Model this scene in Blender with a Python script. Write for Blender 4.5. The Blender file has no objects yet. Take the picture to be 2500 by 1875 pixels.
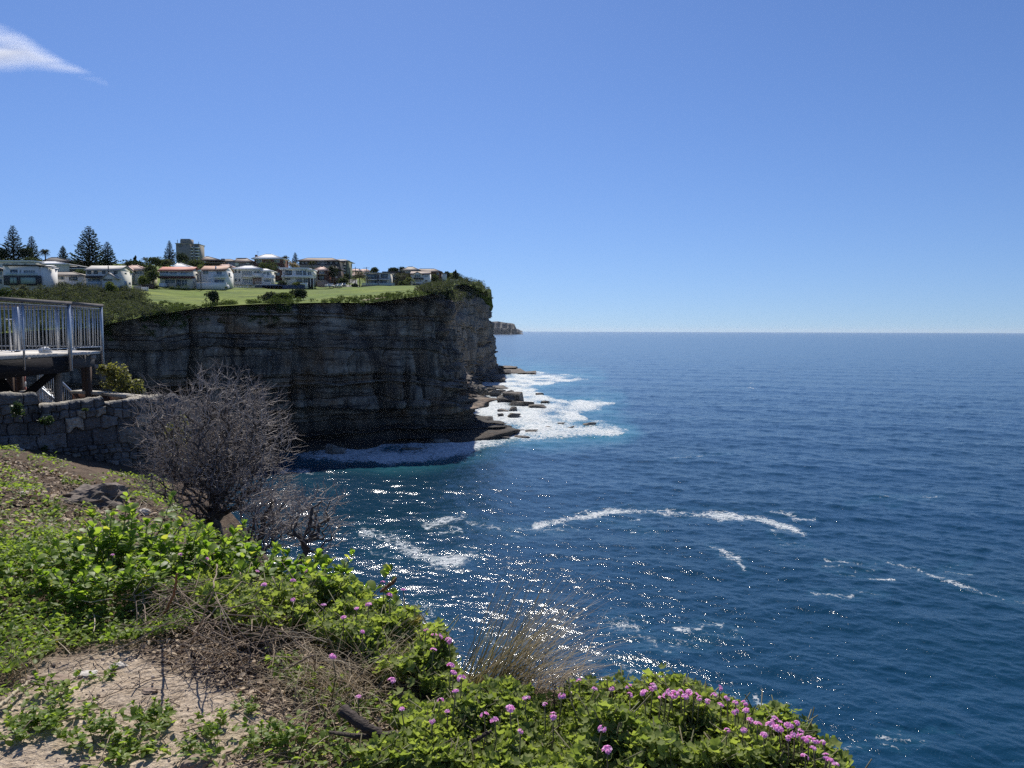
import bpy, math, random
import numpy as np
from mathutils import Matrix, Vector
R = math.radians
random.seed(7); RNG = np.random.default_rng(7)
SC = bpy.context.scene; COL = SC.collection

# ------------------------------------------------------------------ camera, sky, sun, exposure
EYE = 28.0; FPX = 1889.0; CX, CY = 1250.0, 937.5
cam_d = bpy.data.cameras.new("camera"); cam = bpy.data.objects.new("camera", cam_d); COL.objects.link(cam)
cam_d.sensor_width = 36.0; cam_d.lens = 36.0 * FPX / 2500.0; cam_d.clip_start = 0.05; cam_d.clip_end = 80000
CAMR = Matrix.Rotation(R(90 - 3.93), 3, 'X') @ Matrix.Rotation(R(0.17), 3, 'Z')
M4 = CAMR.to_4x4(); M4.translation = (0, 0, EYE); cam.matrix_world = M4
SC.camera = cam
SUN_EL, SUN_AZ = 48.0, -13.0                      # azimuth measured from the view direction (+Y), negative = to the left
w = bpy.data.worlds.new("World"); SC.world = w; w.use_nodes = True
nt = w.node_tree; nt.nodes.clear()
sky = nt.nodes.new('ShaderNodeTexSky'); sky.sky_type = 'NISHITA'; sky.sun_disc = False
sky.sun_elevation = R(SUN_EL); sky.sun_rotation = R(SUN_AZ); sky.altitude = 0
sky.air_density = 1.0; sky.dust_density = 0.2; sky.ozone_density = 3.5
bg = nt.nodes.new('ShaderNodeBackground'); bg.inputs[1].default_value = 0.068
wo = nt.nodes.new('ShaderNodeOutputWorld')
# a clear sea-air sky: the lookup is lifted a little off the horizon and tinted towards blue
tc = nt.nodes.new('ShaderNodeTexCoord'); sx = nt.nodes.new('ShaderNodeSeparateXYZ'); nt.links.new(tc.outputs['Generated'], sx.inputs[0])
mm = nt.nodes.new('ShaderNodeMath'); mm.operation = 'MULTIPLY_ADD'; mm.inputs[1].default_value = 0.92; mm.inputs[2].default_value = 0.047; nt.links.new(sx.outputs[2], mm.inputs[0])
cxyz = nt.nodes.new('ShaderNodeCombineXYZ'); nt.links.new(sx.outputs[0], cxyz.inputs[0]); nt.links.new(sx.outputs[1], cxyz.inputs[1]); nt.links.new(mm.outputs[0], cxyz.inputs[2])
nn = nt.nodes.new('ShaderNodeVectorMath'); nn.operation = 'NORMALIZE'; nt.links.new(cxyz.outputs[0], nn.inputs[0]); nt.links.new(nn.outputs[0], sky.inputs[0])
mx = nt.nodes.new('ShaderNodeMix'); mx.data_type = 'RGBA'; mx.blend_type = 'MULTIPLY'; mx.inputs[0].default_value = 1.0; mx.inputs[7].default_value = (0.74, 0.895, 1.235, 1)
nt.links.new(sky.outputs[0], mx.inputs[6]); nt.links.new(mx.outputs[2], bg.inputs[0]); nt.links.new(bg.outputs[0], wo.inputs[0])
sd = bpy.data.lights.new("sun", 'SUN'); sd.energy = 4.9; sd.angle = R(0.5); sd.color = (1.0, 0.95, 0.87)
sun = bpy.data.objects.new("sun", sd); COL.objects.link(sun)
SUNV = Vector((math.sin(R(SUN_AZ)) * math.cos(R(SUN_EL)), math.cos(R(SUN_AZ)) * math.cos(R(SUN_EL)), math.sin(R(SUN_EL))))
sun.rotation_euler = SUNV.to_track_quat('Z', 'Y').to_euler(); sun.location = (-60, 200, 300)
vs = SC.view_settings; vs.view_transform = 'Standard'; vs.look = 'None'; vs.gamma = 1; vs.use_curve_mapping = False
vs.exposure = 0.28
SC.cycles.max_bounces = 8; SC.cycles.transparent_max_bounces = 12; SC.cycles.volume_bounces = 0
SC.cycles.sample_clamp_indirect = 4.0; SC.cycles.use_denoising = False; SC.cycles.denoiser = 'OPENIMAGEDENOISE'; SC.cycles.denoising_prefilter = 'ACCURATE'; SC.cycles.denoising_input_passes = 'RGB_ALBEDO_NORMAL'
SC.cycles.caustics_reflective = False; SC.cycles.caustics_refractive = False

# ------------------------------------------------------------------ pixel of the photograph -> place
CN = np.array(CAMR)
def ray(px, py):
    d = CN @ np.array([(px - CX) / FPX, -(py - CY) / FPX, -1.0]); return d
def at(px, py, Y):
    d = ray(px, py); t = Y / d[1]
    return np.array([d[0] * t, Y, EYE + d[2] * t])
def on_sea(px, py):
    d = ray(px, py); t = -EYE / d[2]
    return np.array([d[0] * t, d[1] * t, 0.0])
def proj(P):
    q = (np.asarray(P, float) - np.array([0, 0, EYE])) @ CN
    z = np.maximum(-q[:, 2], 1e-3)
    return CX + FPX * q[:, 0] / z, CY - FPX * q[:, 1] / z

# ------------------------------------------------------------------ numpy noise
def _hash(ix, iy, seed):
    n = (ix.astype(np.int64) * 374761393 + iy.astype(np.int64) * 668265263 + seed * 974634777) & 0x7fffffff
    n = ((n ^ (n >> 13)) * 1274126177) & 0x7fffffff
    return ((n ^ (n >> 16)) & 0xffff) / 65535.0
def vnoise(x, y, seed=0):
    x = np.asarray(x, float); y = np.asarray(y, float); x, y = np.broadcast_arrays(x, y)
    ix = np.floor(x); iy = np.floor(y); fx = x - ix; fy = y - iy
    fx = fx * fx * (3 - 2 * fx); fy = fy * fy * (3 - 2 * fy)
    a = _hash(ix, iy, seed); b = _hash(ix + 1, iy, seed); c = _hash(ix, iy + 1, seed); d = _hash(ix + 1, iy + 1, seed)
    return (a * (1 - fx) + b * fx) * (1 - fy) + (c * (1 - fx) + d * fx) * fy
def fbm(x, y, seed=0, o=4, g=0.5):
    r = 0; a = 1; t = 0
    for i in range(o):
        r = r + a * (vnoise(x, y, seed + i * 31) - 0.5); t += a; a *= g
        x = np.asarray(x) * 2.03 + 7.1; y = np.asarray(y) * 2.03 + 3.7
    return r / t * 2
def sstep(a, b, x):
    t = np.clip((x - a) / (b - a), 0, 1); return t * t * (3 - 2 * t)
def rbf_fit(pts, vals):
    P = np.asarray(pts, float); V = np.asarray(vals, float); s = max(np.ptp(P[:, 0]), np.ptp(P[:, 1])); Q = P / s
    d = np.linalg.norm(Q[:, None] - Q[None], axis=2); n = len(P)
    K = d + np.eye(n) * 1e-3; A = np.zeros((n + 3, n + 3)); A[:n, :n] = K
    A[:n, n] = 1; A[:n, n + 1:] = Q; A[n:, :n] = A[:n, n:].T
    c = np.linalg.solve(A, np.concatenate([V, np.zeros(3)]))
    def f(x, y):
        x = np.asarray(x, float); y = np.asarray(y, float); sh = x.shape; q = np.stack([x.ravel(), y.ravel()], 1) / s
        out = np.empty(len(q))
        for i in range(0, len(q), 50000):
            b = q[i:i + 50000]; dd = np.linalg.norm(b[:, None] - Q[None], axis=2)
            out[i:i + 50000] = dd @ c[:n] + c[n] + b @ c[n + 1:]
        return out.reshape(sh)
    return f

# ------------------------------------------------------------------ objects
def tag(o, label=None, cat=None, group=None, kind=None):
    if label: o['label'] = label
    if cat: o['category'] = cat
    if group: o['group'] = group
    if kind: o['kind'] = kind
    return o
def empty(name, loc, label=None, cat=None, group=None, rz=0):
    o = bpy.data.objects.new(name, None); COL.objects.link(o); o.location = tuple(float(v) for v in loc)
    o.rotation_euler = (0, 0, rz); o.empty_display_size = 0.2
    return tag(o, label, cat, group)
def mesh_of(name, verts, faces, attrs=None, smooth=False):
    me = bpy.data.meshes.new(name); V = np.asarray(verts, np.float32).reshape(-1, 3)
    fs = [np.asarray(f, np.int32) for f in faces if len(f)]
    me.vertices.add(len(V)); me.vertices.foreach_set('co', V.ravel())
    tot = np.concatenate([np.full(len(f), f.shape[1], np.int32) for f in fs]); idx = np.concatenate([f.ravel() for f in fs])
    st = np.concatenate([[0], np.cumsum(tot)[:-1]]).astype(np.int32)
    me.loops.add(len(idx)); me.loops.foreach_set('vertex_index', idx)
    me.polygons.add(len(tot)); me.polygons.foreach_set('loop_start', st)
    me.update(calc_edges=True)
    if smooth: me.polygons.foreach_set('use_smooth', np.ones(len(tot), bool))
    for k, v in (attrs or {}).items():
        a = me.attributes.new(k, 'FLOAT', 'POINT'); a.data.foreach_set('value', np.asarray(v, np.float32).ravel())
    me.validate(); return me
def obj(name, me, mat=None, parent=None, loc=None):
    o = bpy.data.objects.new(name, me); COL.objects.link(o)
    if mat is not None and not me.materials: me.materials.append(mat)
    if parent is not None: o.parent = parent
    if loc is not None: o.location = tuple(float(v) for v in loc)
    return o
def copy_tree(o, parent=None):
    c = o.copy(); COL.objects.link(c)
    if parent is not None: c.parent = parent
    for ch in o.children: copy_tree(ch, c)
    return c
class MB:
    """collects shapes in world space; build() links them as one mesh, placed relative to its parent"""
    def __init__(s): s.v = []; s.f = {3: [], 4: []}; s.n = 0; s.poly = []
    def add(s, V, F):
        V = np.asarray(V, float).reshape(-1, 3)
        for f in F:
            f = np.asarray(f)
            if f.ndim == 1: f = f[None]
            if f.shape[1] in (3, 4): s.f[f.shape[1]].append(f + s.n)
            else:
                for k in range(1, f.shape[1] - 1): s.f[3].append(f[:, [0, k, k + 1]] + s.n)
        s.v.append(V); s.n += len(V); return s
    def hexa(s, c8):                                # 4 bottom ccw, 4 top ccw
        return s.add(c8, [[[0, 3, 2, 1], [4, 5, 6, 7], [0, 1, 5, 4], [1, 2, 6, 5], [2, 3, 7, 6], [3, 0, 4, 7]]])
    def box(s, lo, hi):
        x0, y0, z0 = lo; x1, y1, z1 = hi
        return s.hexa([(x0, y0, z0), (x1, y0, z0), (x1, y1, z0), (x0, y1, z0), (x0, y0, z1), (x1, y0, z1), (x1, y1, z1), (x0, y1, z1)])
    def bar(s, a, b, wd, ht, up=(0, 0, 1)):
        a = np.array(a, float); b = np.array(b, float); d = b - a; d /= np.linalg.norm(d); u = np.array(up, float)
        sd_ = np.cross(d, u); sd_ /= np.linalg.norm(sd_); u = np.cross(sd_, d)
        q = [(-1, -1), (1, -1), (1, 1), (-1, 1)]
        return s.hexa([a + sd_ * wd / 2 * i + u * ht / 2 * j for i, j in q] + [b + sd_ * wd / 2 * i + u * ht / 2 * j for i, j in q])
    def tube(s, pts, rad, n=6, cap=True):
        P = np.asarray(pts, float); k = len(P); rad = np.broadcast_to(np.asarray(rad, float), (k,))
        T = np.gradient(P, axis=0); T /= np.linalg.norm(T, axis=1)[:, None] + 1e-9
        ref = np.array([0.31, 0.17, 0.93]) if abs(T[0] @ np.array([0.31, 0.17, 0.93])) < 0.9 else np.array([1.0, 0, 0])
        A = np.cross(T, ref); A /= np.linalg.norm(A, axis=1)[:, None] + 1e-9; B = np.cross(T, A)
        th = np.arange(n) * 2 * math.pi / n
        V = P[:, None] + rad[:, None, None] * (np.cos(th)[None, :, None] * A[:, None] + np.sin(th)[None, :, None] * B[:, None])
        i = np.arange(k - 1)[:, None] * n; j = np.arange(n)[None]; j2 = (j + 1) % n
        F = np.stack([i + j, i + j2, i + n + j2, i + n + j], 2).reshape(-1, 4)
        fs = [F]
        if cap: fs += [np.arange(n)[::-1][None], (np.arange(n) + (k - 1) * n)[None]]
        return s.add(V.reshape(-1, 3), fs)
    def prism(s, poly_xz, y0, y1):                  # outline in x,z pushed through y
        p = np.asarray(poly_xz, float); n = len(p)
        V = np.concatenate([np.stack([p[:, 0], np.full(n, y0), p[:, 1]], 1), np.stack([p[:, 0], np.full(n, y1), p[:, 1]], 1)])
        i = np.arange(n); j = (i + 1) % n
        return s.add(V, [i[None], (i[::-1] + n)[None], np.stack([i, i + n, j + n, j], 1)])
    def build(s, name, mat, parent=None, base=None, smooth=False, attrs=None):
        V = np.concatenate(s.v)
        if base is None and parent is not None:
            b = np.zeros(3); p = parent
            while p is not None: b = b + np.array(p.location); p = p.parent
            base = b
        off = np.zeros(3) if base is None else np.asarray(base, float)
        F = [np.concatenate(s.f[k]) for k in (3, 4) if s.f[k]]
        o = obj(name, mesh_of(name, V - off, F, attrs, smooth), mat, parent)
        if parent is None and base is not None: o.location = tuple(off)
        return o
def inst(tv, tf, M, T, rnd=None):
    """template verts/faces repeated with matrices M (N,3,3) at T (N,3)"""
    tv = np.asarray(tv, float); N = len(T); nv = len(tv)
    V = (np.einsum('nij,vj->nvi', M, tv) + T[:, None]).reshape(-1, 3); off = np.arange(N) * nv
    F = [(np.asarray(f)[None] + off[:, None, None]).reshape(-1, np.asarray(f).shape[1]) for f in tf]
    r = np.repeat(RNG.random(N) if rnd is None else rnd, nv)
    return V, F, r
def rotm(yaw, pitch, roll):
    cy, sy = np.cos(yaw), np.sin(yaw); cp, sp = np.cos(pitch), np.sin(pitch); cr, sr = np.cos(roll), np.sin(roll); z = np.zeros_like(cy); o = z + 1
    Z = np.stack([np.stack([cy, -sy, z], -1), np.stack([sy, cy, z], -1), np.stack([z, z, o], -1)], -2)
    X = np.stack([np.stack([o, z, z], -1), np.stack([z, cp, -sp], -1), np.stack([z, sp, cp], -1)], -2)
    Y = np.stack([np.stack([cr, z, sr], -1), np.stack([z, o, z], -1), np.stack([-sr, z, cr], -1)], -2)
    return Z @ X @ Y
class Acc:
    """accumulates instanced geometry with a per-vertex 'rnd' value"""
    def __init__(s): s.v = []; s.f = {3: [], 4: []}; s.r = []; s.n = 0
    def add(s, V, F, r):
        for f in F: s.f[f.shape[1]].append(f + s.n)
        s.v.append(V); s.r.append(np.broadcast_to(r, (len(V),))); s.n += len(V)
    def mesh(s, name, base=(0, 0, 0), smooth=False):
        return mesh_of(name, np.concatenate(s.v) - np.asarray(base, float), [np.concatenate(s.f[k]) for k in (3, 4) if s.f[k]], {'rnd': np.concatenate(s.r)}, smooth)

# ------------------------------------------------------------------ materials
def newmat(name):
    m = bpy.data.materials.new(name); m.use_nodes = True; m.node_tree.nodes.clear(); return m, m.node_tree
class NT:
    def __init__(s, t): s.t = t
    def n(s, ty, ins=None, **kw):
        x = s.t.nodes.new('ShaderNode' + ty)
        for k, v in kw.items(): setattr(x, k, v)
        for k, v in (ins or {}).items():
            if isinstance(v, bpy.types.NodeSocket): s.t.links.new(v, x.inputs[k])
            else: x.inputs[k].default_value = v
        return x
    def noise(s, vec, scale, detail=4, rough=0.55, **kw):
        return s.n('TexNoise', {'Vector': vec, 'Scale': scale, 'Detail': detail, 'Roughness': rough}, **kw).outputs[0]
    def math(s, op, a, b=0.0, clamp=False):
        return s.n('Math', {0: a, 1: b}, operation=op, use_clamp=clamp).outputs[0]
    def ramp(s, fac, stops):
        x = s.n('ValToRGB', {0: fac}); e = x.color_ramp.elements
        while len(e) > 1: e.remove(e[-1])
        for i, (p, c) in enumerate(stops):
            k = e[0] if i == 0 else e.new(p)
            k.position = p; k.color = (c, c, c, 1) if np.isscalar(c) else (*c, 1)
        return x.outputs[0]
    def mix(s, fac, a, b, bt='MIX'):
        def c(v): return v if isinstance(v, bpy.types.NodeSocket) else ((*v, 1) if len(v) == 3 else v)
        x = s.n('Mix', data_type='RGBA', blend_type=bt)
        for k, v in ((0, fac), (6, c(a)), (7, c(b))):
            if isinstance(v, bpy.types.NodeSocket): s.t.links.new(v, x.inputs[k])
            else: x.inputs[k].default_value = v
        return x.outputs[2]
    def attr(s, name): return s.n('Attribute', attribute_name=name).outputs['Fac']
    def pos(s): return s.n('NewGeometry').outputs['Position']
    def objc(s): return s.n('TexCoord').outputs['Object']
    def scl(s, v, sc): return s.n('Mapping', {'Vector': v, 'Scale': sc}).outputs[0]
    def bump(s, h, st=0.5, d=0.1, nrm=None):
        i = {'Height': h, 'Strength': st, 'Distance': d}
        if nrm is not None: i['Normal'] = nrm
        return s.n('Bump', i).outputs[0]
    def out(s, sh): s.n('OutputMaterial', {'Surface': sh})
    def bsdf(s, **kw):
        names = {'col': 'Base Color', 'rough': 'Roughness', 'metal': 'Metallic', 'nrm': 'Normal', 'spec': 'Specular IOR Level', 'ior': 'IOR'}
        i = {}
        for k, v in kw.items():
            if k == 'col' and not isinstance(v, bpy.types.NodeSocket): v = (*v, 1)
            i[names[k]] = v
        return s.n('BsdfPrincipled', i).outputs[0]
_MC = {}
def pm(name, a, b=None, rough=0.7, scale=1.0, bump=0.0, bscale=None, metal=0.0, spec=0.4, det=5, stretch=(1, 1, 1)):
    """plain procedural surface: two colours broken up by noise, with a little bump"""
    if name in _MC: return _MC[name]
    m, t = newmat(name); q = NT(t); b = b or tuple(x * 0.75 for x in a)
    p = q.scl(q.objc(), stretch); n = q.noise(p, scale, det); c = q.mix(q.ramp(n, [(0.3, 0.0), (0.7, 1.0)]), a, b)
    kw = dict(col=c, rough=rough, metal=metal, spec=spec)
    if bump: kw['nrm'] = q.bump(q.noise(p, bscale or scale * 6, 4), bump, 0.02)
    q.out(q.bsdf(**kw)); _MC[name] = m; return m
def foliage(name, a, b, trans=0.35, rough=0.5, c=None, spec=0.35, tcol=None):
    if name in _MC: return _MC[name]
    m, t = newmat(name); q = NT(t); r = q.attr('rnd')
    st = [(0.0, a), (0.75, b)] + ([(0.93, b), (0.96, c)] if c else [])
    cc = q.ramp(r, st)
    pb = q.bsdf(col=cc, rough=rough, spec=spec)
    tc = q.mix(1.0, cc, tcol or (1.9, 2.0, 0.9), 'MULTIPLY')
    tr = q.n('BsdfTranslucent', {'Color': tc}).outputs[0]
    q.out(q.n('MixShader', {0: trans, 1: pb, 2: tr}).outputs[0]); _MC[name] = m; return m
# ------------------------------------------------------------------ the sea
def fft_tile(N, L, wl_peak, seed, wind, kmax=None, sp=2.0):
    rg = np.random.default_rng(seed); k1 = np.fft.fftfreq(N, L / N) * 2 * math.pi
    kx, ky = np.meshgrid(k1, k1, indexing='ij'); k = np.hypot(kx, ky); k[0, 0] = 1e-6; kp = 2 * math.pi / wl_peak
    S = k ** -4.0 * np.exp(-1.0 * (kp / k) ** 2)
    ca = (kx * math.cos(wind) + ky * math.sin(wind)) / k
    S *= 0.18 + np.abs(ca) ** sp
    S[0, 0] = 0; S[k < 2 * math.pi / L * 1.5] = 0
    if kmax: S *= np.exp(-(k / kmax) ** 4)
    A = np.sqrt(S) * (rg.normal(size=(N, N)) + 1j * rg.normal(size=(N, N)))
    return A, k
def tile_levels(N, L, wl, seed, wind, slope, cuts, sp):
    A, k = fft_tile(N, L, wl, seed, wind, sp=sp); base = np.fft.ifft2(A).real
    gx = np.gradient(base, L / N, axis=0); gy = np.gradient(base, L / N, axis=1); sc_ = slope / math.sqrt((gx ** 2 + gy ** 2).mean())
    out = []
    for c in cuts:
        h = np.fft.ifft2(A * np.exp(-(k / (math.pi / c)) ** 4)).real * sc_
        g = math.sqrt((np.gradient(h, L / N, axis=0) ** 2 + np.gradient(h, L / N, axis=1) ** 2).mean()); out.append((h, g))
    return out
def samp(h, L, x, y):
    N = h.shape[0]; u = (x / L) % 1 * N; v = (y / L) % 1 * N; i = np.floor(u).astype(int); j = np.floor(v).astype(int); fu = u - i; fv = v - j
    i %= N; j %= N; i2 = (i + 1) % N; j2 = (j + 1) % N
    return (h[i, j] * (1 - fu) + h[i2, j] * fu) * (1 - fv) + (h[i, j2] * (1 - fu) + h[i2, j2] * fu) * fv
def seg_dist(px, py, poly):
    d = np.full(px.shape, 1e9)
    for (a, b), (c, e) in zip(poly[:-1], poly[1:]):
        vx, vy = c - a, e - b; t = np.clip(((px - a) * vx + (py - b) * vy) / (vx * vx + vy * vy + 1e-9), 0, 1)
        d = np.minimum(d, np.hypot(px - a - t * vx, py - b - t * vy))
    return d
def in_poly(px, py, poly):
    r = np.zeros(px.shape, bool); n = len(poly)
    for i in range(n):
        (x0, y0), (x1, y1) = poly[i], poly[(i + 1) % n]
        c = ((y0 > py) != (y1 > py)) & (px < (x1 - x0) * (py - y0) / (y1 - y0 + 1e-12) + x0); r ^= c
    return r
SURF = [(1165, 893), (1230, 898), (1300, 906), (1380, 916), (1445, 922), (1395, 932), (1330, 940), (1300, 950), (1330, 962), (1400, 978), (1470, 972), (1505, 980), (1490, 1000), (1420, 1010),
        (1440, 1026), (1500, 1030), (1542, 1050), (1500, 1062), (1420, 1066), (1340, 1072), (1250, 1084), (1150, 1104), (1060, 1124), (960, 1134), (900, 1128), (850, 1124), (800, 1118), (735, 1120),
        (690, 1100), (700, 1070), (900, 1066), (1060, 1060), (1110, 1040), (1125, 1000), (1125, 950), (1135, 915)]
STREAKS = [([(1310, 1280), (1400, 1265), (1480, 1248), (1550, 1243), (1650, 1251), (1750, 1255), (1860, 1264), (1930, 1280), (1965, 1300)], 10, 0.98),
           ([(1540, 1241), (1650, 1247), (1720, 1256)], 7, 1.0), ([(1330, 1276), (1440, 1258)], 6, 0.9), ([(1840, 1262), (1905, 1272)], 7, 0.9),
           ([(1880, 1290), (1925, 1326)], 10, 0.7), ([(890, 1298), (960, 1312), (1000, 1350), (1060, 1372), (1115, 1368)], 20, 0.95), ([(930, 1312), (1010, 1350)], 10, 1.0),
           ([(1040, 1292), (1090, 1275), (1140, 1262)], 11, 0.85), ([(1150, 1280), (1260, 1290), (1370, 1290)], 13, 0.62), ([(1480, 1270), (1560, 1290)], 9, 0.6), ([(1730, 1340), (1795, 1368), (1812, 1396)], 9, 0.72),
           ([(2020, 1370), (2110, 1374), (2170, 1370)], 6, 0.72), ([(2160, 1370), (2230, 1388), (2255, 1400)], 7, 1.0), ([(2240, 1395), (2330, 1432), (2420, 1458), (2520, 1480)], 10, 0.75), ([(1980, 1452), (2090, 1460)], 9, 0.68),
           ([(2000, 1385), (2060, 1382)], 5, 0.6), ([(1500, 1520), (1560, 1530), (1600, 1565)], 24, 0.74), ([(1655, 1530), (1700, 1543), (1722, 1536)], 11, 1.0), ([(1705, 1525), (1770, 1530)], 11, 0.82),
           ([(1560, 1575), (1640, 1590)], 10, 0.66), ([(1530, 1625), (1575, 1640), (1560, 1668)], 18, 0.85), ([(1480, 1600), (1540, 1612)], 7, 0.65), ([(1600, 1655), (1760, 1690), (1830, 1705), (1880, 1750)], 11, 0.72),
           ([(1830, 1700), (1850, 1725)], 12, 0.85), ([(1870, 1755), (1905, 1775)], 16, 0.85), ([(2140, 1800), (2200, 1812), (2260, 1818)], 10, 0.76), ([(1960, 1800), (2060, 1830)], 10, 0.66), ([(2060, 1230), (2150, 1218), (2300, 1215)], 6, 0.52),
           ([(1020, 1470), (1060, 1490), (1030, 1500)], 18, 0.8), ([(700, 1150), (760, 1150)], 10, 0.7), ([(2130, 1790), (2200, 1786)], 5, 0.6), ([(1190, 1545), (1230, 1600)], 14, 0.55), ([(1640, 1120), (1720, 1118)], 4, 0.45), ([(1780, 945), (1830, 947)], 3, 0.6), ([(1560, 1008), (1600, 1012)], 3, 0.5)]
# azimuth columns: fine across the bay, coarse far to the sides
azf = np.linspace(R(-24), R(37), 1500); azc = R(60); az = np.concatenate([np.linspace(-azc, R(-24), 60)[:-1], azf, np.linspace(R(37), azc, 50)[1:]])
dep = np.concatenate([np.linspace(0.85, 0.62, 12)[:-1], np.linspace(0.62, 0.0030, 860), np.array([0.0024, 0.0018, 0.0013, 0.00085])])
dist = EYE / dep
D, A_ = np.meshgrid(dist, az, indexing='ij'); X = D * np.sin(A_); Yc = D * np.cos(A_)
X = D * np.tan(A_); Yc = D
row = np.gradient(dist)[:, None] * np.ones_like(A_); col_ = D * np.gradient(az)[None] / np.cos(A_) ** 2; space = np.maximum(np.minimum(row, 4 * col_) * 0.55, col_)
CUTS = [0.22, 0.5, 1.1, 2.4, 5.0, 11.0]
ta = tile_levels(1024, 173.0, 14.0, 3, R(62), 0.085, CUTS, 2.0); tb = tile_levels(1024, 91.0, 4.2, 5, R(100), 0.10, CUTS, 1.6)
ca_, sa_ = math.cos(0.45), math.sin(0.45); xr, yr = X * ca_ - Yc * sa_, X * sa_ + Yc * ca_
lv = np.clip(np.interp(np.log(space), np.log(CUTS), np.arange(len(CUTS))), 0, len(CUTS) - 1.001); li = lv.astype(int); lf = lv - li
HA = np.zeros_like(X); slope2 = np.zeros_like(X)
for i in range(len(CUTS)):
    wgt = np.where(li == i, 1 - lf, 0) + np.where(li + 1 == i, lf, 0); m_ = wgt > 0
    if not m_.any(): continue
    h = samp(ta[i][0], 173.0, X[m_], Yc[m_]) + samp(tb[i][0], 91.0, xr[m_], yr[m_])
    HA[m_] += wgt[m_] * h; slope2[m_] += wgt[m_] * (ta[i][1] ** 2 + tb[i][1] ** 2)
full = 0.085 ** 2 + 0.10 ** 2
gust = 0.80 + 0.45 * vnoise(X / 60 + 3, Yc / 140, 5)
HA *= gust
HA += 0.12 * np.sin((Yc * 0.97 + X * 0.25) / 41.0 * 2 * math.pi + 2 * fbm(X / 120, Yc / 120, 9)) * sstep(4000, 900, D)
HA = HA * sstep(9000, 3000, D)
lost = np.sqrt(np.clip(full - slope2 * 0.9, 0.0, None))
PX, PY = proj(np.stack([X.ravel(), Yc.ravel(), np.zeros(X.size)], 1)); PX = PX.reshape(X.shape); PY = PY.reshape(X.shape)
wob = fbm(X / 9, Yc / 14, 21, 4); wx = PX + 24 * wob; wy = PY + 7 * fbm(X / 11 + 9, Yc / 16, 33, 4)
sd_ = seg_dist(wx, wy * 1.0, SURF + SURF[:1]); ins = in_poly(wx, wy, SURF)
sdy = np.where(ins, sd_, -sd_)
foam = 0.50 + 0.034 * np.clip(sdy, -14, 8); foam = np.where(sdy < -13.5, 0, foam)
foam += np.where(ins, 0.46 * fbm(X / 7, Yc / 13, 41, 5), 0) - 0.26 * ins * sstep(1300, 1480, PX) * sstep(0.0, 0.5, fbm(X / 16, Yc / 26, 43, 3) + 0.15)
foam = np.clip(foam, 0, 1)
teal = sstep(-42, 2, sdy) * (0.62 + 0.5 * fbm(X / 14, Yc / 20, 55, 3)); teal = np.clip(teal, 0, 1)
rgs = np.random.default_rng(4); brk = np.clip(.93 + .62 * fbm(X / 4.0, Yc / 7, 49, 4), .80, 1.15)
for pl, hw, inten in list(STREAKS):
    for _ in range(2):
        (x0, y0), (x1, y1) = pl[0], pl[-1]; t_ = rgs.random(); ox, oy = rgs.normal(0, 40), rgs.normal(6, 16); STREAKS.append(([(x0 + (x1 - x0) * t_ + ox, y0 + (y1 - y0) * t_ + oy), (x0 + (x1 - x0) * t_ + ox + rgs.uniform(20, 90), y0 + (y1 - y0) * t_ + oy + rgs.normal(4, 8))], hw * .7, inten * .72))
for pl, hw, inten in STREAKS:
    xs_ = [p[0] for p in pl]; ys_ = [p[1] for p in pl]; k_ = np.where((PX > min(xs_) - 90) & (PX < max(xs_) + 90) & (PY > min(ys_) - 60) & (PY < max(ys_) + 60))
    if not len(k_[0]): continue
    d_ = seg_dist(wx[k_], PY[k_] + (wy[k_] - PY[k_]) * 1.2, pl); foam[k_] = np.maximum(foam[k_], brk[k_] * (0.23 + 0.50 * inten) * np.clip(1.1 - d_ / hw / 1.3, 0, 1) ** 0.6)
    teal[k_] = np.maximum(teal[k_], 0.10 * np.clip(1 - d_ / hw / 2.2, 0, 1))
cap = fbm(X / 5, Yc / 9, 77, 3) * sstep(140, 260, D) * (PX > 1200); foam = np.maximum(foam, 0.5 * sstep(0.66, 0.8, cap))
HA += np.clip(foam - 0.35, 0, 1) * 0.35 * (1 + fbm(X / 2.5, Yc / 4, 61, 4)) * (ins)
n0, n1 = X.shape; I = np.arange(n0 - 1)[:, None] * n1 + np.arange(n1 - 1)[None]
quads = np.stack([I, I + n1, I + n1 + 1, I + 1], -1).reshape(-1, 4)[:, ::-1]
me = mesh_of('sea', np.stack([X, Yc, HA], -1), [quads], {'foam': foam, 'teal': teal, 'lost': lost}, True)
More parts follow.
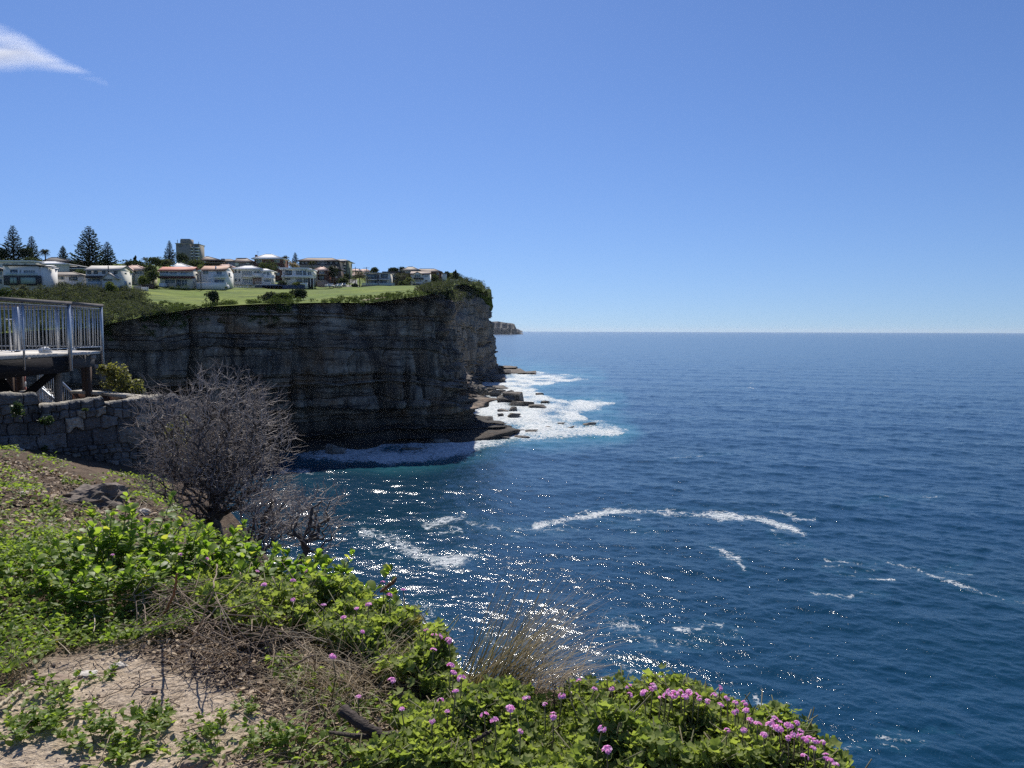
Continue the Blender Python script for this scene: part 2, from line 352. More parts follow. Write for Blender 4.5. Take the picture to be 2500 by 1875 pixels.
def sea_mat():
    m, t = newmat('sea_water'); q = NT(t); p = q.pos(); foam = q.attr('foam'); teal = q.attr('teal'); lost = q.attr('lost')
    ps = q.scl(p, (1.0, 0.72, 1.0))
    r1 = q.noise(ps, 1.1, 4, 0.6); r2 = q.noise(ps, 4.2, 3, 0.62)
    h = q.math('ADD', q.math('MULTIPLY', r1, 0.13), q.math('ADD', q.math('MULTIPLY', r2, 0.085), q.math('MULTIPLY', q.noise(ps, 9.0, 2, 0.6), 0.035)))
    nrm = q.bump(h, 1.0, 0.55)
    patch = q.ramp(q.noise(p, 0.02, 3), [(0.35, 0.0), (0.7, 1.0)])
    deep = q.mix(patch, (0.0024, 0.029, 0.056), (0.0038, 0.034, 0.074))
    c = q.mix(teal, deep, (0.026, 0.15, 0.185))
    rough = q.math('ADD', q.math('MULTIPLY', lost, 0.72), 0.082)
    wat = q.bsdf(col=c, rough=rough, ior=1.333, spec=0.5, nrm=nrm)
    # lacy foam: cells and threads
    pf = q.scl(p, (1.0, 0.8, 1.0)); wrp = q.n('TexNoise', {'Vector': pf, 'Scale': 0.9, 'Detail': 3.0})
    pv = q.n('VectorMath', {0: pf, 1: q.n('VectorMath', {0: wrp.outputs[1], 1: (0.9, 0.9, 0.9)}, operation='MULTIPLY').outputs[0]}, operation='ADD').outputs[0]
    v1 = q.n('TexVoronoi', {'Vector': pv, 'Scale': 0.8}, feature='DISTANCE_TO_EDGE').outputs[0]
    v2 = q.n('TexVoronoi', {'Vector': pv, 'Scale': 2.6}, feature='DISTANCE_TO_EDGE').outputs[0]
    nz = q.noise(q.scl(pv, (0.6, 1.4, 1)), 1.5, 6, 0.75)
    lace = q.math('ADD', q.math('ADD', q.math('MULTIPLY', q.math('MINIMUM', v1, 0.45), 0.62), q.math('MULTIPLY', q.math('MINIMUM', v2, 0.4), 0.75)), q.math('MULTIPLY', nz, 0.80))
    fm = q.ramp(q.math('SUBTRACT', foam, lace), [(0.0, 0.0), (0.035, 0.35), (0.16, 1.0)])
    fb = q.bump(q.noise(p, 0.9, 7, 0.72), 1.0, 1.0)
    fc = q.ramp(q.noise(p, 0.8, 6, 0.7), [(0.32, (0.36, 0.45, 0.48)), (0.60, (0.78, 0.80, 0.81))])
    fo = q.bsdf(col=fc, rough=0.75, spec=0.2, nrm=fb)
    q.out(q.n('MixShader', {0: fm, 1: wat, 2: fo}).outputs[0]); return m
tag(obj('sea', me, sea_mat()), 'deep blue ocean with white surf along the rocks', kind='structure')
# ------------------------------------------------------------------ the headland: rock face, land behind it, rock platforms
PATH = [(-900, 95), (-500, 118), (-200, 126), (0, 134), (240, 148), (500, 166), (740, 180), (900, 187), (1040, 192), (1095, 203), (1113, 222), (1112, 250), (1108, 292), (1132, 350), (1163, 410), (1192, 470), (1207, 520),
        (1203, 560), (1150, 640), (1050, 760)]
TOPY = [852, 838, 826, 818, 800, 752, 741, 741, 724, 712, 708, 703, 700, 692, 700, 720, 748, 760, 770, 790]
FW = [0.25, 0.4, 0.6, 1.0, 1, 1, 1, 1, 1, 1, 1, 0.7, 0.8, 0.9, 1, 1, 1, 0.5, 0.3, 0.2]     # relative column density
PXY = np.array([at(px, CY, Y)[:2] for px, Y in PATH]); PXY[:, 0] = [(px - CX) / FPX * Y * 1.0024 for px, Y in PATH]
TOPZ = np.array([at(px, ty, Y)[2] for (px, Y), ty in zip(PATH, TOPY)])
def smooth_path(P, n):
    seg = np.linalg.norm(np.diff(P[:, :2], axis=0), axis=1); s = np.concatenate([[0], np.cumsum(seg)])
    return s
SARC = smooth_path(PXY, 0)
dens = np.array(FW) / np.array([Y for _, Y in PATH]); 
# columns: about even in the distance-weighted length
fine = np.linspace(0, SARC[-1], 6000); wgt = np.interp(fine, SARC, dens); cum = np.cumsum(wgt); cum = (cum - cum[0]) / (cum[-1] - cum[0])
NC = 1250; S = np.interp(np.linspace(0, 1, NC), cum, fine)
def along(v, s, sm=0.0): return np.interp(s, SARC, v)
ker = lambda a, k: np.convolve(np.pad(a, (k, k), 'edge'), np.ones(2 * k + 1) / (2 * k + 1), 'valid')
px_f = ker(along(PXY[:, 0], fine), 45); py_f = ker(along(PXY[:, 1], fine), 45); tz_f = ker(along(TOPZ, fine), 60)
BX = np.interp(S, fine, px_f); BY = np.interp(S, fine, py_f); BT = np.interp(S, fine, tz_f)
tx = np.gradient(px_f, fine); ty = np.gradient(py_f, fine); ln = np.hypot(tx, ty); NXf = ker(ty / ln, 60); NYf = ker(-tx / ln, 60)
NX = np.interp(S, fine, NXf); NY = np.interp(S, fine, NYf)
NR = 380; Urow = np.linspace(0, 1, NR)
Sg = np.broadcast_to(S[None], (NR, NC)); Z = -1.5 + Urow[:, None] * (BT[None] + 1.5)
farw = sstep(215, 260, BY)[None] * np.ones_like(Z)
jit = fbm(Sg / 60, Z * 0 + 3, 2, 3)
blk = np.floor(Sg / 21 + 1.3 * fbm(Sg / 30, Z / 14, 13, 3)); zz = Z + 0.035 * (Sg - 200) * (1 - farw) * 0.4 + 3.6 * fbm(Sg / 42, Z / 22, 11, 3) + 0.9 * fbm(Sg / 9, Z / 5, 12, 3) + 1.3 * (_hash(blk, blk * 0, 3) - .5)
rg = np.random.default_rng(12); th = []; 
while sum(th) < 110: th.append(rg.choice([0.35, 0.6, 1.0, 1.9, 3.4, 5.5], p=[.18, .18, .20, .18, .15, .11]) * rg.uniform(0.8, 1.25))
zb = np.concatenate([[-20], -20 + np.cumsum(th)]); nl = len(th); lay = np.clip(np.searchsorted(zb, zz.ravel()) - 1, 0, nl - 1).reshape(Z.shape)
lth = np.array(th)[lay]; frac = np.clip((zz - zb[lay]) / lth, 0, 1)
loff = rg.normal(0, 0.75, nl); loff[np.array(th) < 0.6] -= 0.55; lo = loff[lay]
bw = rg.uniform(1.6, 5.5, nl)[lay] * (0.7 + 0.25 * lth); ph = rg.uniform(0, 50, nl)[lay]
u_ = Sg / bw + ph + 0.35 * fbm(Sg / 5, Z / 3, 15, 2); cell = np.floor(u_); cf = u_ - cell
bo = (_hash(cell, lay, 5) - 0.5)
joint = 1 - sstep(0.0, 0.07, np.minimum(cf, 1 - cf))
big = fbm(Sg / 38, Z / 30, 21, 4); mid = fbm(Sg / 9, Z / 16, 22, 4); fin = fbm(Sg / 1.6, Z / 0.9, 23, 3)
amp = 0.85 + 1.0 * sstep(-0.25, 0.4, fbm(Sg / 24, Z / 9, 31, 3))
but = np.abs(fbm(Sg / 17, Z / 70, 24, 3)); out = 3.4 * big + 1.6 * mid - 4.2 * (sstep(0.0, 0.16, 0.16 - but)) * sstep(2, 10, Z) + 0.7 * (_hash(blk, blk * 0, 7) - .5) * 2 + amp * (lo + 0.8 * bo * np.clip(lth, .5, 2.2) * 0.7) - 0.3 * joint * amp + 0.16 * fin
out -= 0.6 * amp * (np.abs(frac - 0.5) > 0.43)                         # bedding cracks
slope = -0.10 * (Z - 0.5 * BT[None]); out += slope * (1 - farw * 0.55)
hollow = sstep(0.24, 0.42, fbm(Sg / 26, Z / 5.0, 41, 3)); out -= 4.4 * hollow
# the notch cut by the sea and the ledge above it
zc = Z + 0.9 * fbm(Sg / 12, Z * 0, 51, 3)
nearf = (1 - farw)
out -= 3.4 * nearf * sstep(0.9, 2.2, zc) * (1 - sstep(8.2, 9.6, zc + 1.2 * fbm(Sg / 18, Z * 0 + 2, 52, 2)))
out += 1.3 * nearf * sstep(9.0, 9.8, zc) * (1 - sstep(13, 15.5, zc))
out += 1.6 * nearf * (1 - sstep(0.8, 1.6, zc))
# stepped ledges running out at the corner, low rock shelf round the point
cor = 1.45 * np.exp(-((BY - 213) / 17.0) ** 2)[None] * (BX > -40)[None]
st_ = 9.5 * (1 - sstep(9.2, 9.7, zc)) + 5.0 * (sstep(9.2, 9.7, zc) * (1 - sstep(11.0, 11.4, zc))) + 2.4 * (sstep(11.0, 11.4, zc) * (1 - sstep(14.0, 14.5, zc))) + 2.4 * (1 - sstep(2.0, 2.6, zc)) - 2.4 * sstep(2.2, 3, zc) * (1 - sstep(6.5, 7.3, zc))
out += cor * st_
out += farw * 3.5 * (1 - sstep(2.0, 5.5, zc + 1.5 * fbm(Sg / 15, Z * 0 + 5, 57, 3)))
# terraced upper rim: thin ledges stepping back that catch the sun
tr = np.clip(Z - (BT[None] - 5.5 - 2.5 * vnoise(Sg / 22, Z * 0, 63)), 0, 8) * sstep(0.25, 0.75, vnoise(Sg / 30 + 9, Z * 0, 64)) * nearf
lzmid = zb[lay] + 0.5 * lth - (zz - Z); out -= 0.75 * np.clip(lzmid - (BT[None] - 5.5 - 2.5 * vnoise(Sg / 22, Z * 0, 63)), 0, 8) * sstep(0.2, 0.7, vnoise(Sg / 30 + 9, Z * 0, 64)) * nearf
# rounded crown
rim = sstep(0.90, 1.0, Urow)[:, None]; out -= rim ** 2 * (1.2 + 1.2 * vnoise(Sg / 6, Z * 0, 61)) * (1 + 4.0 * farw)
VX = BX[None] + NX[None] * out; VY = BY[None] + NY[None] * out
# land behind the face
LP = [(0, 722, 205), (100, 725, 198), (-200, 722, 190), (-200, 800, 140), (0, 765, 165), (100, 768, 165), (200, 770, 166), (315, 714, 225), (450, 706, 260), (400, 741, 205), (400, 768, 172), (250, 740, 190), (600, 702, 285), (520, 735, 214), (600, 738, 222),
      (690, 741, 200), (500, 749, 176), (800, 702, 300), (800, 730, 214), (720, 712, 255), (560, 715, 250), (900, 703, 320), (960, 706, 330), (900, 729, 206), (1030, 700, 345), (1050, 719, 240), (1090, 704, 280),
      (1140, 684, 400), (1110, 667, 430), (1060, 680, 400), (1175, 688, 470), (1195, 705, 500), (440, 650, 420), (0, 645, 300), (-300, 640, 300), (220, 652, 320), (620, 672, 350), (760, 686, 380), (860, 690, 450), (1000, 676, 440), (1000, 690, 380), (700, 690, 520), (300, 650, 520), (0, 640, 520), (1000, 700, 700), (500, 690, 720), (0, 680, 720)]
lpts = [at(*p) for p in LP]
for i in range(2, len(PATH)): lpts.append(np.array([PXY[i, 0], PXY[i, 1], TOPZ[i] + 0.1]))
for i in range(5, NC, 45): lpts.append(np.array([BX[i] - NX[i] * 3, BY[i] - NY[i] * 3, BT[i] + 0.5]))
land_z = rbf_fit([p[:2] for p in lpts], [p[2] for p in lpts])
# cap rows leading inland
CAPW = [0.6, 1.5, 3.0, 6.0, 11.0]
V = [np.stack([VX, VY, Z], -1)]
for i, c_ in enumerate(CAPW):
    cx_, cy_ = VX[-1] - NX * c_, VY[-1] - NY * c_; f_ = min(1, (i + 1) / 3)
    V.append(np.stack([cx_, cy_, BT * (1 - f_) + f_ * (land_z(cx_, cy_) - 0.12)], -1)[None])
V = np.concatenate(V); n0, n1 = V.shape[:2]; I = np.arange(n0 - 1)[:, None] * n1 + np.arange(n1 - 1)[None]
me = mesh_of('cliff', V, [np.stack([I, I + 1, I + n1 + 1, I + n1], -1).reshape(-1, 4)], {'strat': np.concatenate([(rg.random(nl)[lay]), np.zeros((len(CAPW), NC))]), 'far_tone': np.concatenate([farw, farw[:len(CAPW)]])})
def rock_mat(name, a, b, c, stain, wet=True, sscale=1.0):
    m, t = newmat(name); q = NT(t); p = q.pos(); st = q.attr('strat')
    nb = q.noise(q.scl(p, (0.05, 0.05, 0.42)), 1.2 * sscale, 6, 0.62); n2 = q.noise(p, 0.16 * sscale, 5, 0.6); n3 = q.noise(p, 1.7 * sscale, 6, 0.65)
    vs_ = q.math('ADD', q.math('MULTIPLY', q.noise(q.scl(p, (0.55, 0.55, 0.05)), 1.0 * sscale, 5, 0.62), 0.62), q.math('MULTIPLY', q.noise(q.scl(p, (1, 1, 1.6)), 0.055 * sscale, 4, 0.6), 0.38))
    col = q.mix(q.ramp(nb, [(0.38, 0.0), (0.60, 1.0)]), a, b)
    col = q.mix(q.math('MULTIPLY', q.ramp(n2, [(0.46, 0.0), (0.66, 1.0)]), 0.8), col, c)
    col = q.mix(q.math('MULTIPLY', q.ramp(vs_, [(0.45, 0.0), (0.58, 1.0)]), 0.78), col, stain)
    col = q.mix(q.math('MULTIPLY', st, 0.45), col, stain)
    ck = q.noise(q.scl(p, (0.06, 0.06, 0.8)), 1.0 * sscale, 6, 0.72); col = q.mix(q.math('MULTIPLY', q.ramp(ck, [(0.38, 1.0), (0.46, 0.0)]), 0.9), col, stain)
    col = q.mix(0.55, col, q.ramp(n3, [(0.3, 0.15), (0.7, 0.85)]), 'OVERLAY')
    wz_ = q.attr('far_tone'); col = q.mix(wz_, col, q.mix(.55, col, q.ramp(n2, [(.3, (0.20, .155, .12)), (.7, (.36, .29, .225))])))  # blends the face beyond the corner towards a paler, warmer brown
    if wet:
        z = q.n('SeparateXYZ', {0: p}).outputs[2]
        wl = q.ramp(q.math('ADD', q.math('MULTIPLY', z, 0.1), q.math('MULTIPLY', n2, 0.5)), [(0.55, 1.0), (1.0, 0.0)])
        col = q.mix(q.math('MULTIPLY', wl, 0.8), col, (0.016, 0.015, 0.014))
    nr = q.bump(q.math('ADD', n3, q.noise(q.scl(p, (0.6, 0.6, 3.0)), 1.0, 6, 0.7)), 0.8, 0.35)
    q.out(q.bsdf(col=col, rough=0.85, spec=0.25, nrm=nr)); return m
M_CLIFF = rock_mat('sandstone_cliff', (0.195, 0.160, 0.128), (0.36, 0.295, 0.23), (0.28, 0.165, 0.09), (0.028, 0.026, 0.027))
tag(obj('cliff', me, M_CLIFF), 'dark layered sandstone sea cliff', kind='structure')

ry = np.concatenate([np.linspace(108, 300, 220), np.linspace(301, 770, 180)[1:]])
order = np.argsort(py_f); ex = np.interp(ry, py_f[order], px_f[order])
cw = np.linspace(0, 1, 220) ** 1.7; XX = ex[:, None] - 2.2 - cw[None] * (70 + ry[:, None] * 0.85); YY = ry[:, None] * np.ones_like(XX)
inl = sstep(2, 30, ex[:, None] - XX); XX[:, 0] += 1.5
ZZ = land_z(XX, YY) + inl * (0.35 * fbm(XX / 7, YY / 7, 71, 3) + 0.6 * fbm(XX / 25, YY / 18, 72, 2))
n0, n1 = XX.shape; I = np.arange(n0 - 1)[:, None] * n1 + np.arange(n1 - 1)[None]
me = mesh_of('hillside', np.stack([XX, YY, ZZ], -1), [np.stack([I, I + n1, I + n1 + 1, I + 1], -1).reshape(-1, 4)], None, True)
def lawn_mat():
    m, t = newmat('lawn_grass'); q = NT(t); p = q.pos()
    n1_ = q.noise(q.scl(p, (0.5, 1.0, 1.0)), 0.06, 5); n2 = q.noise(p, 0.6, 6, 0.7); n3 = q.noise(q.scl(p, (0.25, 1, 1)), 0.22, 4)
    c = q.mix(q.ramp(n1_, [(0.35, 0.0), (0.65, 1.0)]), (0.105, 0.16, 0.020), (0.19, 0.23, 0.04))
    c = q.mix(q.math('MULTIPLY', q.ramp(n3, [(0.42, 0.0), (0.60, 1.0)]), 0.85), c, (0.07, 0.108, 0.024))
    c = q.mix(0.5, c, q.ramp(n2, [(0.3, 0.2), (0.7, 0.8)]), 'OVERLAY')
    q.out(q.bsdf(col=c, rough=0.9, spec=0.1, nrm=q.bump(n2, 0.6, 0.3))); return m
tag(obj('hillside', me, lawn_mat()), 'grassy hillside above the cliff', kind='structure')
def lz(x, y): return float(land_z(np.array([x]), np.array([y]))[0])

# the road at the end of the lawn
def strip(name, pts, wd, mat, lift=0.12, kind='structure', label=None):
    mb = MB(); P = []
    for (x, y) in pts: P.append((x, y, lz(x, y) + lift))
    P = np.array(P); T = np.gradient(P[:, :2], axis=0); T /= np.linalg.norm(T, axis=1)[:, None]; Nn = np.stack([T[:, 1], -T[:, 0]], 1)
    L = P.copy(); L[:, :2] += Nn * wd / 2; Rr = P.copy(); Rr[:, :2] -= Nn * wd / 2
    n = len(P); i = np.arange(n - 1)
    mb.add(np.concatenate([L, Rr]), [np.stack([i, i + 1, i + n + 1, i + n], 1)])
    return tag(mb.build(name, mat), label, kind=kind)
M_ROAD = pm('asphalt', (0.17, 0.165, 0.16), (0.12, 0.12, 0.12), 0.9, 0.4)

# far headlands across the water
def far_head(name, prof, Y, thick, label):
    mb = MB(); xs = np.linspace(prof[0][0], prof[-1][0], 90); top = np.interp(xs, [p[0] for p in prof], [p[1] for p in prof])
    Lo = np.array([at(x, 806, Y) for x in xs]); H_ = np.array([at(x, y, Y)[2] for x, y in zip(xs, top)])
    rows = []
    for f, dy in ((0, 0), (0.25, 25), (0.5, 30), (0.52, 60), (0.8, 70), (1.0, 100), (1.0, 400), (1.0, thick), (0, thick + 50)):
        o = 60 * fbm(xs / 6, xs * 0 + f * 3, 5, 3)
        rows.append(np.stack([Lo[:, 0], np.full(len(xs), Y) + dy + o * (f < 1), H_ * f - 2 * (f == 0)], -1))
    V = np.stack(rows); a, b = V.shape[:2]; I = np.arange(a - 1)[:, None] * b + np.arange(b - 1)[None]
    mb.add(V.reshape(-1, 3), [np.stack([I, I + 1, I + b + 1, I + b], -1).reshape(-1, 4)])
    return tag(mb.build(name, pm('far_rock', (0.075, 0.07, 0.066), (0.045, 0.043, 0.042), 0.9, 0.01, stretch=(1, 1, 5))), label, kind='structure')
far_head('headland', [(1150, 785), (1195, 785), (1215, 784), (1232, 787), (1250, 789), (1256, 791), (1260, 800), (1263, 808), (1270, 812), (1278, 815.0)], 6200, 2600, 'hazy blue headland across the water')
far_head('headland', [(1255, 801), (1264, 803), (1270, 806), (1276, 808)], 12000, 2500, 'faint sliver of land beyond the headland')
mb = MB(); xs = np.linspace(1190, 1290, 60)
for i, x in enumerate(xs[:-1]):
    a = on_sea(x, 815.3); 
base = [on_sea(x, 814.6 + 0.5 * math.sin(x * 1.3)) for x in xs]; back = [on_sea(x, 813.9) for x in xs]
# haze: the sea air between here and the horizon
hb = MB(); hb.box((-34000, -400, -2), (34000, 36000, 118))
hz = hb.build('haze', None); m, t = newmat('sea_haze'); q = NT(t)
pv = q.n('VolumePrincipled', {'Color': (0.82, 0.90, 1.0, 1), 'Density': 1.5e-5, 'Anisotropy': 0.2})
q.n('OutputMaterial', {'Volume': pv.outputs[0]}); hz.data.materials.append(m); tag(hz, 'thin blue sea haze over the whole bay', kind='stuff')
# ------------------------------------------------------------------ houses on the hill
M_GLASS = None
def glass_mat():
    m, t = newmat('window_glass'); q = NT(t); n = q.noise(q.objc(), 0.7, 2)
    q.out(q.bsdf(col=q.mix(n, (0.09, 0.13, 0.165), (0.19, 0.25, 0.29)), rough=0.08, spec=0.6)); return m
M_GLASS = glass_mat()
_m2, _t2 = newmat('balcony_glass'); _q = NT(_t2)
_q.out(_q.n('MixShader', {0: 0.55, 1: _q.n('BsdfTransparent').outputs[0], 2: _q.bsdf(col=_q.mix(_q.noise(_q.objc(), 0.5), (0.42, 0.52, 0.58), (0.5, 0.6, 0.66)), rough=0.1)}).outputs[0]); M_BALGL = _m2
W_ = lambda n, a, b=None: pm('wall_' + n, a, b or tuple(x * 0.9 for x in a), 0.85, 0.35, 0.15, 4)
def roofm(n, a, b=None): return pm('roof_' + n, a, b or tuple(x * 0.72 for x in a), 0.75, 0.6, 0.4, 5, stretch=(1, 1, 3))
WHITE = W_('white', (0.80, 0.79, 0.76)); CREAM = W_('cream', (0.70, 0.64, 0.52)); PALE = W_('pale', (0.66, 0.64, 0.58)); GREY = W_('grey', (0.34, 0.34, 0.34)); DARK = W_('dark', (0.055, 0.058, 0.065)); BRICK = W_('brick', (0.16, 0.075, 0.055), (0.10, 0.05, 0.04))
TAN = W_('tan', (0.42, 0.36, 0.29)); NAVY = W_('navy', (0.06, 0.08, 0.13)); BROWN = W_('brown', (0.12, 0.085, 0.07)); OLIVE = W_('olive', (0.25, 0.26, 0.19)); BEIGE = W_('beige', (0.29, 0.265, 0.235))
R_GREY = roofm('grey', (0.42, 0.40, 0.38)); R_WHITE = roofm('white', (0.80, 0.80, 0.78), (0.7, 0.7, 0.68)); R_BROWN = roofm('brown', (0.22, 0.155, 0.12)); R_RED = roofm('red', (0.42, 0.13, 0.085)); R_PINK = roofm('pink', (0.62, 0.40, 0.32)); R_DARK = roofm('dark', (0.07, 0.06, 0.06)); R_RUST = roofm('rust', (0.36, 0.19, 0.12)); R_TAUPE = roofm('taupe', (0.33, 0.28, 0.23))
M_TRIM = pm('white_trim', (0.8, 0.8, 0.78), None, 0.5, 2); M_DTRIM = pm('dark_trim', (0.05, 0.05, 0.055), None, 0.5, 2)
class House:
    def __init__(s, name, label, cat, x0, y0, x1, y1, Y, D, wall, group='houses above the cliff'):
        """front wall rectangle in photograph pixels at depth Y, D metres deep"""
        s.Y = Y; s.D = D; a = at(x0, y1, Y); b = at(x1, y0, Y); s.x0, s.x1 = a[0], b[0]; s.z1 = b[2]
        s.zb = min(a[2], lz(a[0], Y), lz(b[0], Y)) - 0.6; s.z0 = a[2]
        s.e = empty(name, ((s.x0 + s.x1) / 2, Y, s.z0), label, cat, group); s.w = wall
        s.mb = MB().box((s.x0, Y, s.zb), (s.x1, Y + D, s.z1)); s.done = False
    def X(s, px, dy=0): return at(px, 700, s.Y + dy)[0]
    def Z(s, py, dy=0): return at(600, py, s.Y + dy)[2]
    def wing(s, x0, y0, x1, y1, dy, D, wall=None, name='wing'):
        z0 = s.Z(y1, dy); zb = min(z0, lz(s.X(x0), s.Y + dy), lz(s.X(x1), s.Y + dy)) - 0.5 if y1 > 690 else z0
        mb = MB().box((s.X(x0, dy), s.Y + dy, zb), (s.X(x1, dy), s.Y + dy + D, s.Z(y0, dy)))
        return mb.build(name, wall or s.w, s.e)
    def walls(s):
        o = s.mb.build('wall', s.w, s.e); s.done = True; return s
    def hip(s, ey, ry, rx0, rx1, m, ov=0.5, x0=None, x1=None, dy=0, D=None, name='roof', th=0.18):
        Y0, Y1 = s.Y + dy - ov, s.Y + dy + (D or s.D) + ov; X0 = (s.X(x0, dy) if x0 is not None else s.x0) - ov; X1 = (s.X(x1, dy) if x1 is not None else s.x1) + ov
        ze = s.Z(ey, dy); ym = (Y0 + Y1) / 2; k = ym - s.Y; zr = s.Z(ry, k); a, b = s.X(rx0, k), s.X(rx1, k); a = max(a, X0 + .2); b = min(max(b, a + .1), X1 - .05)
        mb = MB(); e = [(X0, Y0, ze), (X1, Y0, ze), (X1, Y1, ze), (X0, Y1, ze)]; e2 = [(x, y, z - th) for x, y, z in e]
        mb.add(e + [(a, ym, zr), (b, ym, zr)] + e2, [[[0, 1, 5, 4], [2, 3, 4, 5]], [[1, 2, 5], [3, 0, 4]], [[9, 8, 7, 6], [6, 7, 1, 0], [7, 8, 2, 1], [8, 9, 3, 2], [9, 6, 0, 3]]])
        r = mb.build(name, m, s.e)
        if zr - ze > 1.0:
            c = MB(); 
            for p, q_ in (((X0, Y0, ze), (a, ym, zr)), ((X1, Y0, ze), (b, ym, zr)), ((a, ym, zr), (b, ym, zr))):
                if np.linalg.norm(np.subtract(p, q_)) > 0.3: c.bar(np.add(p, (0, 0, .05)), np.add(q_, (0, 0, .05)), 0.28, 0.14)
            c.build('ridge_cap', m, r)
        return r
    def gable(s, ey, ry, m, ov=0.45, x0=None, x1=None, dy=0, D=None, wall=True, name='roof'):
        """ridge running left to right; triangular end walls"""
        D = D or s.D; Y0, Y1 = s.Y + dy - ov, s.Y + dy + D + ov; X0 = (s.X(x0, dy) if x0 is not None else s.x0); X1 = (s.X(x1, dy) if x1 is not None else s.x1)
        ze = s.Z(ey, dy); ym = (Y0 + Y1) / 2; zr = s.Z(ry, ym - s.Y); th = 0.2
        for_ = MB()
        for sy, sz in ((Y0, ze), (Y1, ze)):
            a = [(X0 - ov, sy, sz), (X1 + ov, sy, sz), (X1 + ov, ym, zr), (X0 - ov, ym, zr)]; for_.hexa([(x, y, z - th) for x, y, z in a] + a)
        r = for_.build(name, m, s.e)
        if wall:
            Ya, Yb = Y0 + ov, Y1 - ov; zr2 = zr - th - .05; ze2 = ze - th
            for xx, w_ in ((X0 + .002, .2), (X1 - .202, .2)): MB().add([(xx, Ya, ze2), (xx, Yb, ze2), (xx, ym, zr2), (xx + w_, Ya, ze2), (xx + w_, Yb, ze2), (xx + w_, ym, zr2)], [[[0, 1, 2], [5, 4, 3]], [[0, 3, 4, 1], [1, 4, 5, 2], [2, 5, 3, 0]]]).build('gable_end', s.w, s.e)
        return r
    def front_gable(s, x0, x1, ey, ry, rx, m, dy=-1.0, D=4, name='gable_roof', wm=None):
        k = dy; Xa, Xb, Xr = s.X(x0, k), s.X(x1, k), s.X(rx, k); ze, zr = s.Z(ey, k), s.Z(ry, k); Y0, Y1 = s.Y + dy, s.Y + dy + D; th = .18
        mb = MB()
        for xe in (Xa, Xb): a = [(xe, Y0 - .3, ze), (xe, Y1, ze), (Xr, Y1, zr), (Xr, Y0 - .3, zr)]; mb.hexa([(x, y, z - th) for x, y, z in a] + a)
        r = mb.build(name, m, s.e)
        MB().prism([(Xa + .15, ze - th), (Xb - .15, ze - th), (Xr, zr - th - .04)], Y0, Y0 + .2).build('gable_end', wm or s.w, s.e); return r
    def flat(s, y0, y1, m, ov=0.4, x0=None, x1=None, dy=0, D=None, name='roof'):
        X0 = (s.X(x0, dy) if x0 is not None else s.x0) - ov; X1 = (s.X(x1, dy) if x1 is not None else s.x1) + ov
        return MB().box((X0, s.Y + dy - ov, s.Z(y1, dy)), (X1, s.Y + dy + (D or s.D) + ov, s.Z(y0, dy))).build(name, m, s.e)
    def win(s, x0, y0, x1, y1, n=1, dy=0.0, frame=None, glass=None, name='window'):
        X0, X1, Z0, Z1 = s.X(x0, dy), s.X(x1, dy), s.Z(y1, dy), s.Z(y0, dy); Yf = s.Y + dy; f = 0.11
        fr = MB(); fr.box((X0, Yf - .10, Z0), (X1, Yf - .004, Z0 + f)).box((X0, Yf - .10, Z1 - f), (X1, Yf - .004, Z1))
        for i in range(n + 1):
            xx = X0 + (X1 - X0 - f) * i / n; fr.box((xx, Yf - .09, Z0 + f), (xx + f, Yf - .004, Z1 - f))
        w = fr.build(name, frame or M_TRIM, s.e)
        MB().box((X0 + f * .5, Yf - .05, Z0 + f * .5), (X1 - f * .5, Yf - .008, Z1 - f * .5)).build('pane', glass or M_GLASS, w); return w
    def side_win(s, fy0, fy1, y0, y1, right=True):
        xx = s.x1 if right else s.x0; Z0, Z1 = s.Z(y1), s.Z(y0); d = 1 if right else -1
        w = MB().box((min(xx + .004 * d, xx + .09 * d), s.Y + fy0 * s.D, Z0), (max(xx + .004 * d, xx + .09 * d), s.Y + fy1 * s.D, Z1)).build('window', M_TRIM, s.e)
        MB().box((min(xx + .09 * d, xx + .12 * d), s.Y + fy0 * s.D + .1, Z0 + .1), (max(xx + .09 * d, xx + .12 * d), s.Y + fy1 * s.D - .1, Z1 - .1)).build('pane', M_GLASS, w)
    def slab(s, name, x0, y0, x1, y1, dy, D, m):
        return MB().box((s.X(x0, dy), s.Y + dy, s.Z(y1, dy)), (s.X(x1, dy), s.Y + dy + D, s.Z(y0, dy))).build(name, m, s.e)
    def rail(s, x0, y0, x1, y1, dy, m=None, n=8, solid=False, post=None):
        X0, X1, Z0, Z1 = s.X(x0, dy), s.X(x1, dy), s.Z(y1, dy), s.Z(y0, dy); Yf = s.Y + dy; mb = MB()
        if solid: mb.box((X0, Yf, Z0), (X1, Yf + .06, Z1))
        else:
            mb.box((X0, Yf, Z1 - .09), (X1, Yf + .09, Z1)).box((X0, Yf, Z0), (X1, Yf + .07, Z0 + .08))
            for i in range(n + 1): xx = X0 + (X1 - X0 - .07) * i / n; mb.box((xx, Yf + .01, Z0 + .08), (xx + .07, Yf + .06, Z1 - .09))
        return mb.build('balcony_rail', m or M_TRIM, s.e)

